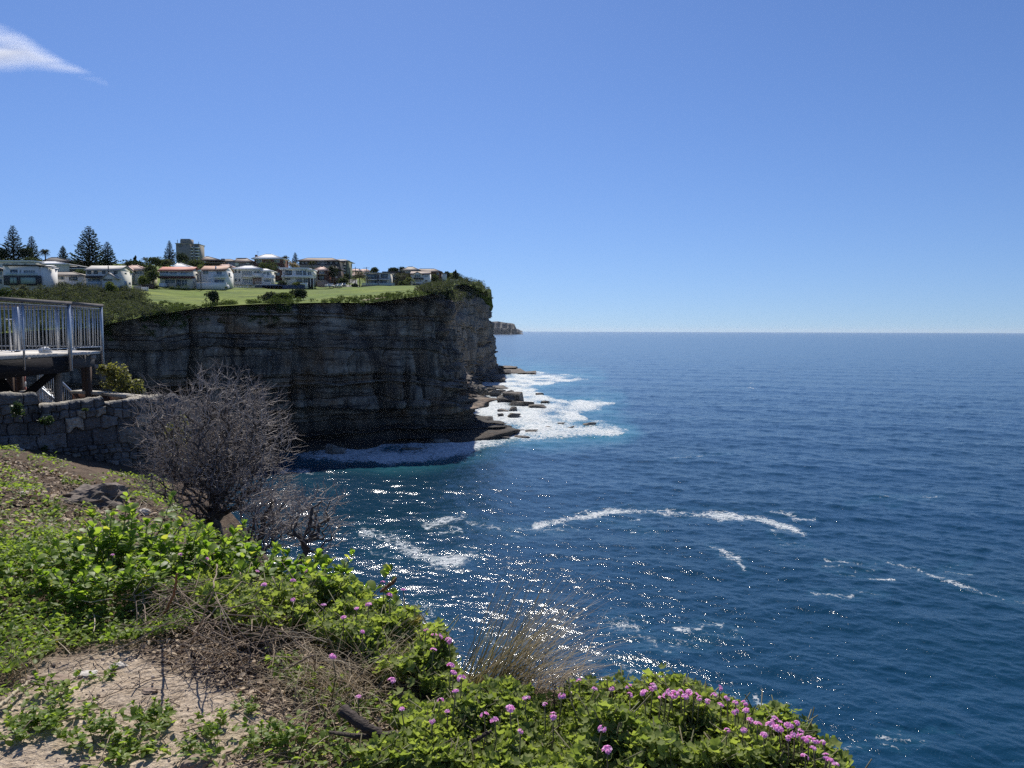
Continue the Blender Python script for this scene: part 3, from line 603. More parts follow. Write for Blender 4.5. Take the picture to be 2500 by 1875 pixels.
def houses():
    h = House('house', 'cream house with a dark tiled roof cut off by the photo edge', 'house', -70, 661, 8, 715, 214, 8, PALE).walls(); h.hip(661, 652, -50, -10, R_DARK)
    h.win(1, 664, 9 - 1, 674, 1); h.win(0, 684, 5, 694, 1, frame=M_DTRIM); h.flat(676.2, 677.4, M_TRIM, .15, D=.5, dy=-.3, name='string_course')
    h = House('house', 'white modern house with large green-tinted windows framed in black', 'house', 10, 650, 93, 712, 212, 7, WHITE)
    h.walls(); h.slab('roof', 8, 647.6, 95, 650.4, -.5, 8.5, R_DARK); h.win(27, 660, 44, 673, 2, frame=M_DTRIM); h.win(49, 660, 54, 673, 1); h.win(59, 661, 88, 672, 5)
    h.slab('surround', 9.5, 674, 95, 698, -1.4, 1.3, DARK); h.win(24, 678, 43, 694, 2, dy=-1.42, frame=M_DTRIM, glass=W_('greenglass', (0.30, 0.40, 0.37))); h.win(50, 678, 89, 695, 1, dy=-1.42, frame=M_DTRIM, glass=W_('greenglass', (0.30, 0.40, 0.37)))
    h.rail(15, 667, 93, 674, -1.4, M_BALGL, solid=True); h.slab('lean_to_roof', 93.5, 650.5, 97, 652, 0, 7, R_DARK); h.wing(93.3, 653, 113, 700, 0.5, 5.5, WHITE); h.flat(651, 653.2, R_DARK, .3, 93.6, 115, .5, 5.5, 'wing_roof')
    for i, (a, y) in enumerate(((98, 650.3), (102, 653.4), (108, 657))): MB().hexa([(h.X(a), h.Y + 2, h.Z(y)), (h.X(a + 20), h.Y + 2, h.Z(y)), (h.X(a + 20), h.Y + 3.4, h.Z(y) + .3), (h.X(a), h.Y + 3.4, h.Z(y) + .3)] + [(h.X(a), h.Y + 2, h.Z(y) + .1), (h.X(a + 20), h.Y + 2, h.Z(y) + .1), (h.X(a + 20), h.Y + 3.4, h.Z(y) + .4), (h.X(a), h.Y + 3.4, h.Z(y) + .4)]).build('solar_panel', R_WHITE, h.e)
    h = House('house', 'low white bungalow with a taupe hip roof behind the scrub', 'house', 111, 674, 204, 704, 222, 8, WHITE).walls(); h.hip(674, 665.5, 140, 180, R_TAUPE, .6); h.win(117, 675.5, 158, 684, 4); h.win(170, 677, 190, 686, 2, frame=M_DTRIM); h.win(105.5 + 6, 690, 112 + 3.5, 697, 1, frame=M_DTRIM, name='door')
    h = House('house', 'long low house with a bright white roof behind the bungalow', 'house', 82, 647, 165, 670, 262, 10, PALE).walls(); h.hip(646, 639.5, 118, 135, R_WHITE, .8); h.win(110, 648, 124, 655, 2); h.win(126, 649, 138, 655, 2); h.wing(138, 652, 205, 672, 1, 6, DARK); h.flat(656.5, 658, R_WHITE, .3, 138, 207, 1, 6, 'wing_roof')
    h = House('house', 'dark gabled house with a sunlit white roof below the tall pines', 'house', 105, 640, 180, 660, 300, 9, BROWN).walls(); h.hip(641, 630, 128, 140, R_DARK, .8); h.slab('skillion_roof', 132, 636, 182, 637.5, 3, 6, R_WHITE)
    h = House('house', 'long flat-roofed pale house behind the modern one, far left', 'house', -40, 641, 80, 655, 258, 9, PALE).walls(); h.flat(637.5, 641, R_WHITE, .5); h.win(60, 644, 68, 649, 1); h.win(10, 644, 24, 648, 2); h.win(32, 644, 46, 648, 2)
    h = House('house', 'two-storey cream house with grey gabled roof and small front gable', 'house', 211, 660.5, 289, 712, 218, 7.5, PALE).walls(); h.gable(660.5, 649.5, R_GREY, .4)
    for a, b in ((214.5, 224), (230, 240), (251, 259), (279.5, 288)): h.win(a, 661.5, b, 669.5, 2, frame=M_DTRIM)
    h.slab('awning', 209, 674, 249, 679.5, -1.6, 1.6, R_DARK); h.wing(250, 681, 284, 712, -2.2, 2.2, PALE, 'porch_wing'); h.front_gable(247, 289, 681, 666.5, 266, R_GREY, -2.4, 2.4); h.win(253, 679.5, 274, 686, 3, dy=-2.22, frame=M_DTRIM); h.slab('flue', 264.6, 650, 266, 669, -.25, .25, M_DTRIM)
    h.win(215, 681, 246, 692, 3); h.rail(214, 688, 247, 696, -1.5, M_BALGL, solid=True); h.side_win(.45, .6, 664, 668.5); h.side_win(.4, .6, 685, 702); h.side_win(.75, .9, 687, 693)
    h = House('house', 'cream house with a pink tiled hip roof in front of the dark cypress', 'house', 305, 660, 357, 690, 262, 8, CREAM).walls(); h.hip(660, 648, 326, 336, R_PINK, .7); h.wing(302, 661, 322, 690, -2, 2, CREAM); h.hip(660.5, 651, 308, 316, R_PINK, .4, 302, 322, -2, 2.2, 'wing_roof'); h.win(315, 663.5, 321, 669, 1, dy=-2, frame=M_DTRIM); h.win(329, 662.5, 348, 670, 3)
    h = House('house', 'two-storey house with a bright red roof and a glass balcony', 'house', 391, 661, 466, 706, 262, 7, PALE).walls(); h.gable(661.5, 652, R_RED, .6); h.slab('balcony', 386, 674.5, 472, 680, -1.6, 1.6, W_('oxblood', (0.085, 0.03, 0.032)))
    h.win(392, 663, 412, 674, 3); h.win(414, 664, 434, 673, 2); h.win(441, 664, 460, 673, 2); h.rail(390, 668, 466, 674.5, -1.6, M_BALGL, solid=True); h.win(403, 682, 428, 693, 2); h.win(431, 683, 442, 700, 2, frame=M_DTRIM, name='door'); h.win(443, 683, 458, 699, 2); h.side_win(.2, .35, 684, 694); h.side_win(.55, .7, 666, 671); h.slab('garage_wall', 388, 692, 402, 706.5, -2.5, 2.5, WHITE)
    h = House('house', 'house showing only a sunlit white roof behind the red-roofed one', 'house', 424, 655, 474, 668, 285, 9, PALE).walls(); h.hip(655.5, 643, 436, 442, R_WHITE, .6)
    h = House('house', 'plain white two-storey house with a rust-brown gabled roof', 'house', 491, 660, 549, 706, 266, 8, WHITE).walls(); h.gable(660.5, 649.5, R_RUST, .3); h.slab('firewall', 526, 650, 529, 660.5, 1.8, .5, WHITE)
    h.win(496, 661, 510, 669.5, 2); h.slab('balcony', 521, 676, 551, 678.5, -1.5, 1.5, WHITE); h.rail(522, 670, 550, 676, -1.5, M_BALGL, solid=True); h.win(529, 662, 543, 676, 2); h.win(523, 682, 549, 695, 2); h.win(513, 680, 521, 695, 1, glass=WHITE); h.wing(483, 664, 491, 706, 1.5, 5, PALE); h.slab('garden_wall', 479, 690, 553, 707, -3.5, .3, WHITE); h.slab('terrace', 512, 694.5, 552, 706, -3, 3, WHITE); h.side_win(.4, .6, 664, 674); h.slab('wall_lamp', 563, 675.5, 566, 678, 2, .3, M_TRIM)
    h = House('house', 'white veranda house with a broad white hip roof and long balconies', 'house', 570, 656.5, 638, 700, 288, 9, WHITE).walls(); h.hip(657, 648.5, 602, 614, R_WHITE, 1.0, 570, 637); h.win(574, 660, 578, 666, 1, frame=M_DTRIM); h.win(583, 660, 587, 666, 1, frame=M_DTRIM)
    for k in range(5): h.win(592 + k * 5, 661, 596 + k * 5, 672, 1); h.win(592 + k * 5, 681, 596 + k * 5, 693, 1)
    h.win(621, 661, 635, 667, 2); h.slab('balcony', 588, 673.5, 640, 677, -1.6, 1.6, WHITE); h.rail(589, 669, 617, 673.5, -1.6, n=12); h.slab('balcony_front', 617, 668, 639, 677, -1.7, .15, WHITE); h.win(574, 680.5, 578, 687, 1, frame=M_DTRIM); h.win(583, 680.5, 587, 687, 1, frame=M_DTRIM); h.slab('lower_balcony', 570, 693.5, 617, 695, -1.6, 1.6, WHITE); h.rail(572, 688.5, 616, 693.5, -1.6, n=20); h.slab('brick_recess', 617, 678, 641, 694, -.2, .2, W_('rosebrick', (0.33, 0.25, 0.22)))
    h.wing(639, 660, 660, 694, -1, 6, WHITE, 'corner_wing'); h.hip(661, 656, 644, 652, R_WHITE, .5, 639, 662, -1, 6, 'wing_roof'); h.win(643, 664, 650, 669, 1, dy=-1); h.win(652, 664, 659, 672, 1, dy=-1); h.slab('bay_roof', 644, 676.5, 668, 679.5, -3, 2, R_WHITE); h.win(644, 682, 662, 688, 4, dy=-1); h.slab('round_balcony', 655, 671.5, 669, 679, -2.6, 1.6, WHITE); h.slab('deck', 623, 694, 690, 695.4, -4, 3, WHITE); h.rail(623, 687.5, 690, 694, -4, n=26)
    f = House('fence', 'white picket fence at the foot of the veranda house', 'fence', 569, 704.5, 622, 706, 276, .12, WHITE, None); f.walls(); f.slab('rail', 569, 697.8, 606, 699, 0, .12, M_TRIM); f.slab('rail', 614, 698, 622, 699.2, 0, .12, M_TRIM)
    for k in range(3): f.slab('post', 569 + k * 17.5, 698, 570.4 + k * 17.5, 705, -.03, .18, M_TRIM)
    for k in range(14): f.slab('picket', 571.5 + k * 2.4, 699.2, 572.5 + k * 2.4, 704.4, .03, .05, M_BALGL)
    h = House('house', 'white flat-roofed modern house with full-height blue glazing', 'house', 690, 658, 750, 702, 292, 8, WHITE).walls(); h.flat(653.2, 658, R_WHITE, .8, 689, 748); h.slab('roof_step', 748, 656.5, 764, 660, -.5, 7, R_WHITE); h.wing(750, 660, 763, 672, 0.5, 6, WHITE)
    h.win(697, 659.5, 713, 671, 3, frame=M_DTRIM); h.win(723, 660, 738, 671, 3); h.win(740, 660, 749, 672, 1); h.win(752, 662, 761, 671, 2, dy=.5); h.slab('balcony', 687, 671.5, 763, 677.5, -1.5, 1.6, WHITE); h.win(697, 679, 709, 683, 2, frame=M_DTRIM); h.win(724, 679, 738, 690, 4); h.win(741, 679, 752, 690, 2); h.slab('column', 738.5, 660, 740, 690, -1.0, .4, M_TRIM); h.slab('column', 757, 677, 758.4, 700, -1.0, .4, M_TRIM); h.slab('side_screen', 753, 678, 765, 700, 1, 4, DARK)
    f = House('garden_wall', 'dark low boundary wall in front of the flat-roofed white house', 'wall', 622, 696, 744, 706, 281, .4, NAVY, None).walls(); f.slab('gate_post', 745, 690, 750, 703, 0, .4, M_TRIM); f.slab('gate_cap', 733, 690.5, 750, 694, .05, .35, WHITE)
    h = House('house', 'three-storey dark brick house under a pale hip roof with brick chimney', 'house', 622, 632, 689, 690, 330, 9, BRICK).walls(); h.hip(631.5, 620.5, 650, 664, R_WHITE, 1.0); c = h.slab('chimney', 624, 622, 628.5, 629, 2, 1.2, BRICK); h.win(671, 634, 684, 641, 2); h.win(675, 650, 684, 655, 2); h.win(675, 666, 684, 672, 2); h.win(627, 633.5, 640, 642, 2)
    MB().tube([h_ for h_ in (at(629.6, 622, 332), at(629.6, 613, 332))], .05, 4).bar(at(626, 615, 332), at(633, 615, 332), .06, .06).build('antenna', M_DTRIM, h.e); h.side_win(.2, .5, 634, 642)
    h = House('house', 'brown house with a low wide gable, right of the tower block', 'house', 494, 642, 540, 656, 345, 9, BROWN).walls(); h.hip(636, 626.5, 505, 510, R_BROWN, .8); h.slab('veranda_roof', 492, 640, 545, 643, -3, 3, R_BROWN); h.win(500, 646, 510, 651, 2, frame=M_DTRIM); h.win(515, 646, 525, 651, 2, frame=M_DTRIM)
    h = House('house', 'grey house with a flat parapet between two brown roofs', 'house', 540, 638, 578, 655, 350, 8, GREY).walls(); h.hip(638, 633, 554, 565, R_BROWN, .4); h.slab('chimney', 541, 631.5, 549, 638, 1, 2, GREY)
    h = House('house', 'tan brick house with white blinds under a brown hip roof', 'house', 574, 640, 620, 662, 335, 8, BEIGE).walls(); h.hip(640, 630.5, 580, 604, R_BROWN, .5); h.win(575, 641, 584, 648.5, 1, glass=WHITE); h.win(602, 641.5, 611, 645, 1, glass=WHITE); h.slab('ridge_vent', 577, 630, 602, 631.2, 3.5, 1.5, R_DARK)
    h = House('house', 'house whose sunlit pink roof peeps behind the rust-roofed white one', 'house', 535, 652, 566, 664, 290, 7, PALE).walls(); h.hip(651.5, 645.5, 546, 558, R_PINK, .4); h.slab('dish', 564, 646, 567, 650, 0, .2, M_TRIM)
    # tower block
    h = House('apartment_tower', 'beige apartment tower with balconies and rooftop masts', 'apartment block', 431, 595, 460, 660, 440, 14, BEIGE, None).walls(); h.slab('lift_house', 443.5, 583.5, 465, 596, 2, 6, BEIGE); h.flat(594, 595.4, GREY, .4); h.wing(460.2, 597, 486, 655, 4, 9, BEIGE, 'balcony_wing'); h.flat(595.6, 597.4, GREY, .4, 460, 486, 4, 9, 'wing_roof'); h.win(438, 596.5, 448, 601.5, 2, frame=M_DTRIM)
    for k in range(6):
        y = 600 + k * 7.2; h.slab('balcony', 462, y + 3.6, 473, y + 6.2, 2.8, 1.2, WHITE); h.slab('balcony', 477, y + 3.8, 487, y + 6.4, 2.8, 1.2, WHITE); h.win(463, y, 472, y + 3.4, 2, dy=4, frame=M_DTRIM); h.win(474, y, 476.4, y + 4, 1, dy=4, glass=WHITE); h.win(478, y, 485, y + 3.4, 2, dy=4, frame=M_DTRIM)
    for a, b in ((433, 585), (440.5, 586), (478, 596), (488.5, 596), (470, 597.5), (485, 590)):
        MB().tube([at(a, 598, 444), at(a, b, 444)], .14, 5).build('mast', M_DTRIM, h.e)
    # long dark block with a pale brown roof, and the tall block at its right end
    h = House('apartment_block', 'long dark apartment block with a shallow brown roof', 'apartment block', 731, 637, 826, 676, 385, 12, DARK, None).walls(); h.hip(636.5, 629.5, 752, 812, R_BROWN, 1.0)
    for k, (a, b) in enumerate(((738, 743), (747, 751), (760, 764), (776, 781), (794, 799), (806, 811), (820, 825))): h.win(a, 638.5, b, 643, 1)
    h.slab('white_panel', 783, 638.5, 793, 646.5, -.3, .3, GREY); h.slab('gutter', 776, 635.8, 792, 637, -1.2, .3, M_TRIM); h.win(820, 650, 826, 654, 1); h.slab('lower_roof', 724, 646.5, 812, 657, -5, 4.5, R_TAUPE)
    h = House('apartment_block', 'tall olive apartment block with stacked balconies, beside power poles', 'apartment block', 829, 637, 848, 690, 410, 12, OLIVE, None).walls(); h.hip(636.8, 632.6, 826, 842, R_GREY, 1.2, 816, 850)
    h.wing(826, 638, 843, 690, -4, 4, DARK, 'balcony_bay')
    for k in range(6): h.slab('balcony', 830, 642.5 + k * 7.3, 842, 645 + k * 7.3, -6, 2, PALE)
    h = House('house', 'small dark-walled house with a pink hip roof and a shaded porch', 'house', 769, 660, 798, 697, 318, 7, BRICK).walls(); h.hip(659.5, 651, 784, 790, R_PINK, .6, 768, 801); h.win(780, 661, 792, 667.5, 3); h.slab('veranda', 766, 668, 795, 669.5, -2, 2, TAN); h.slab('balcony', 772, 684, 796, 686.5, -2.5, 2.5, TAN); h.wing(762, 670, 775, 690, -1, 1, TAN); h.slab('lower_wall', 774, 687, 800, 704, -3, 2.5, W_('rosebrick', (0.33, 0.25, 0.22))); h.win(778, 672, 792, 683, 2, frame=M_DTRIM)
    h = House('house', 'brown house with a steep dark roof and a white awning', 'house', 803, 661, 830, 695, 330, 7, BROWN).walls(); h.hip(656.5, 649, 812, 818, R_DARK, .5); h.slab('chimney', 816, 648, 819.5, 653, 2, 1, BRICK); h.win(812, 664, 822, 672, 2, frame=M_DTRIM)
    MB().hexa([at(809, 670, 326), at(813, 669, 326), at(824, 678, 324), at(819, 679, 324), at(809, 668.8, 326.5), at(813, 668, 326.5), at(824, 677, 324.5), at(819, 677.6, 324.5)]).build('awning', R_WHITE, h.e)
    for i, (a, b, ey, ry, Y, lb) in enumerate(((852, 893, 673, 663, 440, 'nearer house with sunlit pink hip roof behind the big palm'), (858, 882, 661.5, 655.5, 520, 'farther house with pink hip roof between the power poles'), (876, 905, 662, 656, 540, 'farthest pink roof beside the second power pole'))):
        h = House('house', lb, 'house', a, ey, b, ey + 16, Y, 9, PALE).walls(); h.hip(ey, ry, (a + b) / 2 - 6, (a + b) / 2 + 5, R_PINK, .7); h.win(a + 6, ey + 2, a + 12, ey + 6, 2)
    # glass duplex
    h = House('duplex_house', 'modern two-storey glass duplex on a brown and blue podium', 'house', 893, 666.5, 951, 704, 318, 8, PALE).walls(); h.flat(664.5, 666.6, R_GREY, .5, 892, 951, 0, 8); h.slab('party_wall', 921, 667, 924.6, 697, -1.2, 1.2, DARK)
    h.win(895.5, 668, 919.5, 680, 2, frame=M_DTRIM); h.win(930, 668, 947, 677, 1, frame=M_DTRIM); h.slab('balcony_slab', 891, 680.2, 921, 682, -1.5, 1.5, M_TRIM); h.slab('balcony_slab', 924, 680.2, 951, 682, -1.5, 1.5, M_TRIM); h.win(895, 683, 920, 694, 3); h.win(928, 683, 945, 693, 2); h.slab('balcony_fascia', 927, 678.5, 949, 680, -1.4, .2, NAVY)
    h.slab('podium', 881.5, 695.8, 923, 706.5, -5, 5, W_('podium', (0.27, 0.20, 0.16))); h.slab('podium', 923.3, 696.2, 964.5, 706.5, -5, 5, NAVY); h.rail(883, 690, 923, 695.8, -4.9, M_BALGL, solid=True); h.rail(924, 690, 963.5, 696.2, -4.9, M_BALGL, solid=True)
    for a, y in ((922.8, 667.5), (923.5, 687)): h.slab('wall_lamp', a, y, a + 2, y + 2, -1.5, .3, M_TRIM)
    h = House('house', 'dark flat-roofed house just behind the glass duplex', 'house', 944, 666, 985, 699, 336, 8, DARK).walls(); h.flat(662, 664.5, R_DARK, .6, 937, 984); h.flat(665.6, 666.6, R_GREY, .4, 952, 968, -1, 1, 'canopy'); h.win(955, 669, 965, 674, 1); h.slab('flue', 973, 656.5, 975, 661.5, 3, .6, M_TRIM); h.slab('beam', 950, 680, 963, 681, -1, .4, M_TRIM)
    h = House('house', 'white gabled house with dormer bay and blue base near the headland', 'house', 1003, 668, 1048, 690, 338, 8, WHITE).walls(); h.gable(668, 661.5, R_BROWN, .4); h.wing(1010.5, 667, 1029, 677, -2, 2, WHITE, 'bay'); h.front_gable(1007, 1032, 668, 662, 1019, R_DARK, -2.2, 4); h.win(1012, 668, 1027, 676, 3, dy=-2); h.slab('bay_skirt', 1009, 677, 1033, 680, -2.4, 2.4, DARK); h.wing(1012, 680, 1029, 690.5, -1.5, 1.5, WHITE, 'lower_bay')
    for k in range(4): h.win(1013.5 + k * 4, 681, 1016.6 + k * 4, 687, 1, dy=-1.5)
    for k in range(3): h.win(1037 + k * 3, 671, 1039.4 + k * 3, 675, 1)
    h.win(1038, 683, 1044, 686, 2, frame=M_DTRIM); h.slab('base', 1008, 690.7, 1027, 699, -1.6, 1.6, NAVY)
    h = House('house', 'tall house with a pale taupe hip roof at the crown of the headland', 'house', 982, 659, 1024, 680, 362, 8, GREY).walls(); h.hip(659, 650.2, 997, 1008, R_TAUPE, .6); h.win(990, 662, 997, 667, 2)
    h = House('house', 'wide brown-roofed house nearest the cliff end', 'house', 1024, 662.5, 1076, 684, 372, 9, BRICK).walls(); h.hip(662.5, 655, 1024, 1060, R_BROWN, .8); h.slab('chimney', 1043, 661, 1045.6, 664.5, -1, .6, M_TRIM); h.win(1066, 664, 1072, 670, 1); h.slab('flue', 1077, 662, 1078.5, 682, 0, .5, M_DTRIM)
    b = at(1084, 683, 368); t_ = at(1084, 668.5, 368); mb = MB(); n = 28; rr = 1.2; th_ = np.arange(n) * 2 * math.pi / n
    e = empty('water_tank', (b[0], b[1] + rr, b[2] - 1), 'round pale grey water tank on the headland top', 'water tank'); mb.tube([(b[0], b[1] + rr, b[2] - 1), (b[0], b[1] + rr, t_[2])], rr, n).build('tank_body', PALE, e); MB().tube([(b[0], b[1] + rr, t_[2] + .002), (b[0], b[1] + rr, t_[2] + .15)], rr + .08, n).build('lid', R_GREY, e)
    h = House('shed', 'small white shed on the slope among headland bushes', 'shed', 1100, 682.5, 1117, 688, 372, 3, WHITE, None).walls(); h.flat(681.2, 682.5, R_WHITE, .2); h.win(1104, 684, 1108, 686.5, 1)
houses()
tail = [at(846, 702, 300)[:2], at(848, 699, 325)[:2], at(846, 695, 360)[:2], at(850, 692, 400)[:2]]
strip('road', [tuple(p) for p in tail], 9.5, M_ROAD)
pth = [at(p, 706, Y)[:2] for p, Y in ((300, 244), (400, 254), (480, 258), (570, 270), (700, 280), (790, 292), (830, 299), (880, 305), (960, 310))]
strip('path', [tuple(p) for p in pth], 2.2, pm('concrete', (0.42, 0.40, 0.37), None, 0.9, 0.5), 0.10)
# ------------------------------------------------------------------ vegetation on the headland
F_SCRUB = foliage('scrub_leaf', (0.040, 0.052, 0.034), (0.105, 0.115, 0.078), 0.18, 0.85, spec=0.06)
F_EDGE = foliage('edge_leaf', (0.035, 0.055, 0.022), (0.10, 0.13, 0.045), 0.2, 0.85, spec=0.06)
F_PINE = foliage('pine_needle', (0.022, 0.038, 0.024), (0.05, 0.072, 0.044), 0.15, 0.85, spec=0.06)
F_TREE = foliage('tree_leaf', (0.030, 0.045, 0.022), (0.085, 0.105, 0.05), 0.2, 0.85, spec=0.06)
F_LIME = foliage('bright_leaf', (0.06, 0.085, 0.025), (0.14, 0.16, 0.06), 0.25, 0.85, spec=0.06)
F_DARK = foliage('dark_leaf', (0.020, 0.032, 0.020), (0.045, 0.062, 0.034), 0.12, 0.85, spec=0.06)
F_PALM = foliage('palm_leaf', (0.024, 0.033, 0.016), (0.062, 0.070, 0.032), 0.15, 0.8, spec=0.06)
F_DRYP = foliage('dry_palm_leaf', (0.14, 0.10, 0.05), (0.24, 0.17, 0.08), 0.2, 0.7)
M_BARK = pm('bark', (0.11, 0.09, 0.075), (0.06, 0.05, 0.042), 0.9, 3, 0.5)
QV = np.array([(-.5, 0, 0), (0, .28, .06), (.5, 0, 0), (0, -.28, .06)]); QF = [np.array([[0, 1, 2, 3]])]
def unit(n, rng=RNG):
    v = rng.normal(size=(n, 3)); return v / np.linalg.norm(v, axis=1)[:, None]
def blob(acc, c, r, n, leaf, lobes=7, up=0.2, rng=RNG, tone=None):
    """leaf clumps through the outer part of a lumpy ellipsoid"""
    c = np.asarray(c, float); r = np.asarray(r, float) * np.ones(3)
    L = unit(lobes, rng) * rng.uniform(0.25, 0.62, (lobes, 1)); L[:, 2] = np.abs(L[:, 2]) * 0.9 - 0.12; lr = rng.uniform(0.34, 0.62, lobes)
    k = rng.integers(0, lobes, n); d = unit(n, rng); rad = lr[k] * rng.uniform(0.45, 1.06, n) ** 0.6
    P = (L[k] + d * rad[:, None]); P = P[P[:, 2] > -0.72]; m = len(P)
    T = c + P * r
    M = rotm(rng.uniform(0, 6.28, m), rng.uniform(-1.2, 1.2, m), rng.uniform(-1.2, 1.2, m)) * (leaf * rng.uniform(0.6, 1.4, m))[:, None, None]
    t = np.clip(rng.random(m) * 0.55 + (rng.random(lobes) * 0.45)[k[:m] if len(k) >= m else 0], 0, 1)
    V, F, rr = inst(QV, QF, M, T, t); acc.add(V, F, rr)
def vis_points(poly, n, seed=1, top=None):
    rg_ = np.random.default_rng(seed); gx, gy, gz = XX.ravel(), YY.ravel(), ZZ.ravel()
    if top is not None: gx, gy, gz = top
    a, b = proj(np.stack([gx, gy, gz], 1)); ok = np.where(in_poly(a, b, poly))[0]
    # even out in the picture
    key = (a[ok] // 9).astype(int) * 10000 + (b[ok] // 4).astype(int); _, first = np.unique(key, return_index=True); ok = ok[first]
    if n == 0: return np.zeros((0, 3))
    pick = rg_.choice(ok, min(n, len(ok)), replace=False); return np.stack([gx[pick], gy[pick], gz[pick]], 1)
def scrub(name, label, poly, n, rlo, rhi, leaf, per, mat, seed, hz=0.8, extra=None):
    acc = Acc(); rg_ = np.random.default_rng(seed); P = vis_points(poly, n, seed)
    if extra is not None: P = np.concatenate([P, extra])
    for p in P:
        r = rg_.uniform(rlo, rhi); blob(acc, p + (0, 0, r * hz * 0.35), (r, r, r * hz), int(per * (r / rhi) ** 1.3) + 20, leaf, 6, rng=rg_)
    o = obj(name, acc.mesh(name), mat); return tag(o, label, kind='stuff')
PA = [(100, 722), (125, 697), (165, 690), (250, 700), (300, 714), (345, 735), (372, 758), (425, 768), (395, 792), (250, 806), (0, 835), (-60, 835), (-60, 748), (55, 738), (95, 742)]
scrub('coastal_scrub', 'dense grey-green coastal scrub on the slope below the houses', PA, 420, 0.9, 2.5, 0.34, 260, F_SCRUB, 4, 0.95)
scrub('coastal_scrub', 'tall grey-green scrub hiding the feet of the leftmost houses', [(92, 735), (105, 708), (330, 716), (350, 735)], 90, 1.7, 3.2, 0.40, 420, F_SCRUB, 24, 1.0)
PB = [(350, 742), (415, 738), (470, 748), (520, 746), (560, 752), (640, 748), (700, 742), (760, 744), (820, 728), (905, 722), (1000, 713), (1062, 716), (1080, 738), (900, 748), (640, 760), (480, 772), (360, 768)]
scrub('cliff_edge_scrub', 'low green scrub hanging along the cliff edge', PB, 360, 0.35, 1.1, 0.24, 130, F_EDGE, 5, 0.75)
order_b = np.argsort(BY); rimP = np.concatenate([V[NR:NR + 4].reshape(-1, 3), V[int(NR * .87):NR:5].reshape(-1, 3)]); a_, b_ = proj(rimP); rg_ = np.random.default_rng(18); hz_ = np.interp(rimP[:, 1], BY[order_b], BT[order_b]) - rimP[:, 2]
pr = .22 * np.clip(.55 + 1.6 * fbm(a_ / 34, b_ * 0, 4, 3), 0, 1.3) * np.exp(-np.clip(hz_, 0, 9) / np.where(a_ < 780, 2.4, 1.1)); kp = (a_ > 240) & (a_ < 1085) & (rg_.random(len(a_)) < pr) & (rimP[:, 1] < 225)
scrub('cliff_edge_scrub', 'fringe of bushes along and just below the rim of the rock face', [(0, 0), (1, 0), (1, 1)], 0, 0.45, 1.75, 0.27, 190, F_EDGE, 15, 0.85, rimP[kp])
# crown of the headland
PC = [(1020, 712), (1040, 700), (1075, 688), (1110, 665), (1135, 664), (1165, 684), (1190, 700), (1203, 730), (1185, 742), (1100, 726)]
topm = BY > 205; u0 = int(NR * 0.80); ex_ = V[u0:NR:6, topm][:, ::4].reshape(-1, 3); a_, b_ = proj(ex_); rg_ = np.random.default_rng(8)
keep = (a_ > 1085) & (a_ < 1213) & (b_ < 745 + 30 * fbm(a_ / 30, b_ * 0, 3) - 0.15 * (a_ - 1100)) & (rg_.random(len(a_)) < 0.34); ex_ = ex_[keep]
scrub('headland_scrub', 'thick dark scrub covering the rounded top of the headland', PC, 230, 1.0, 2.6, 0.42, 170, F_SCRUB, 6, 0.9, ex_)

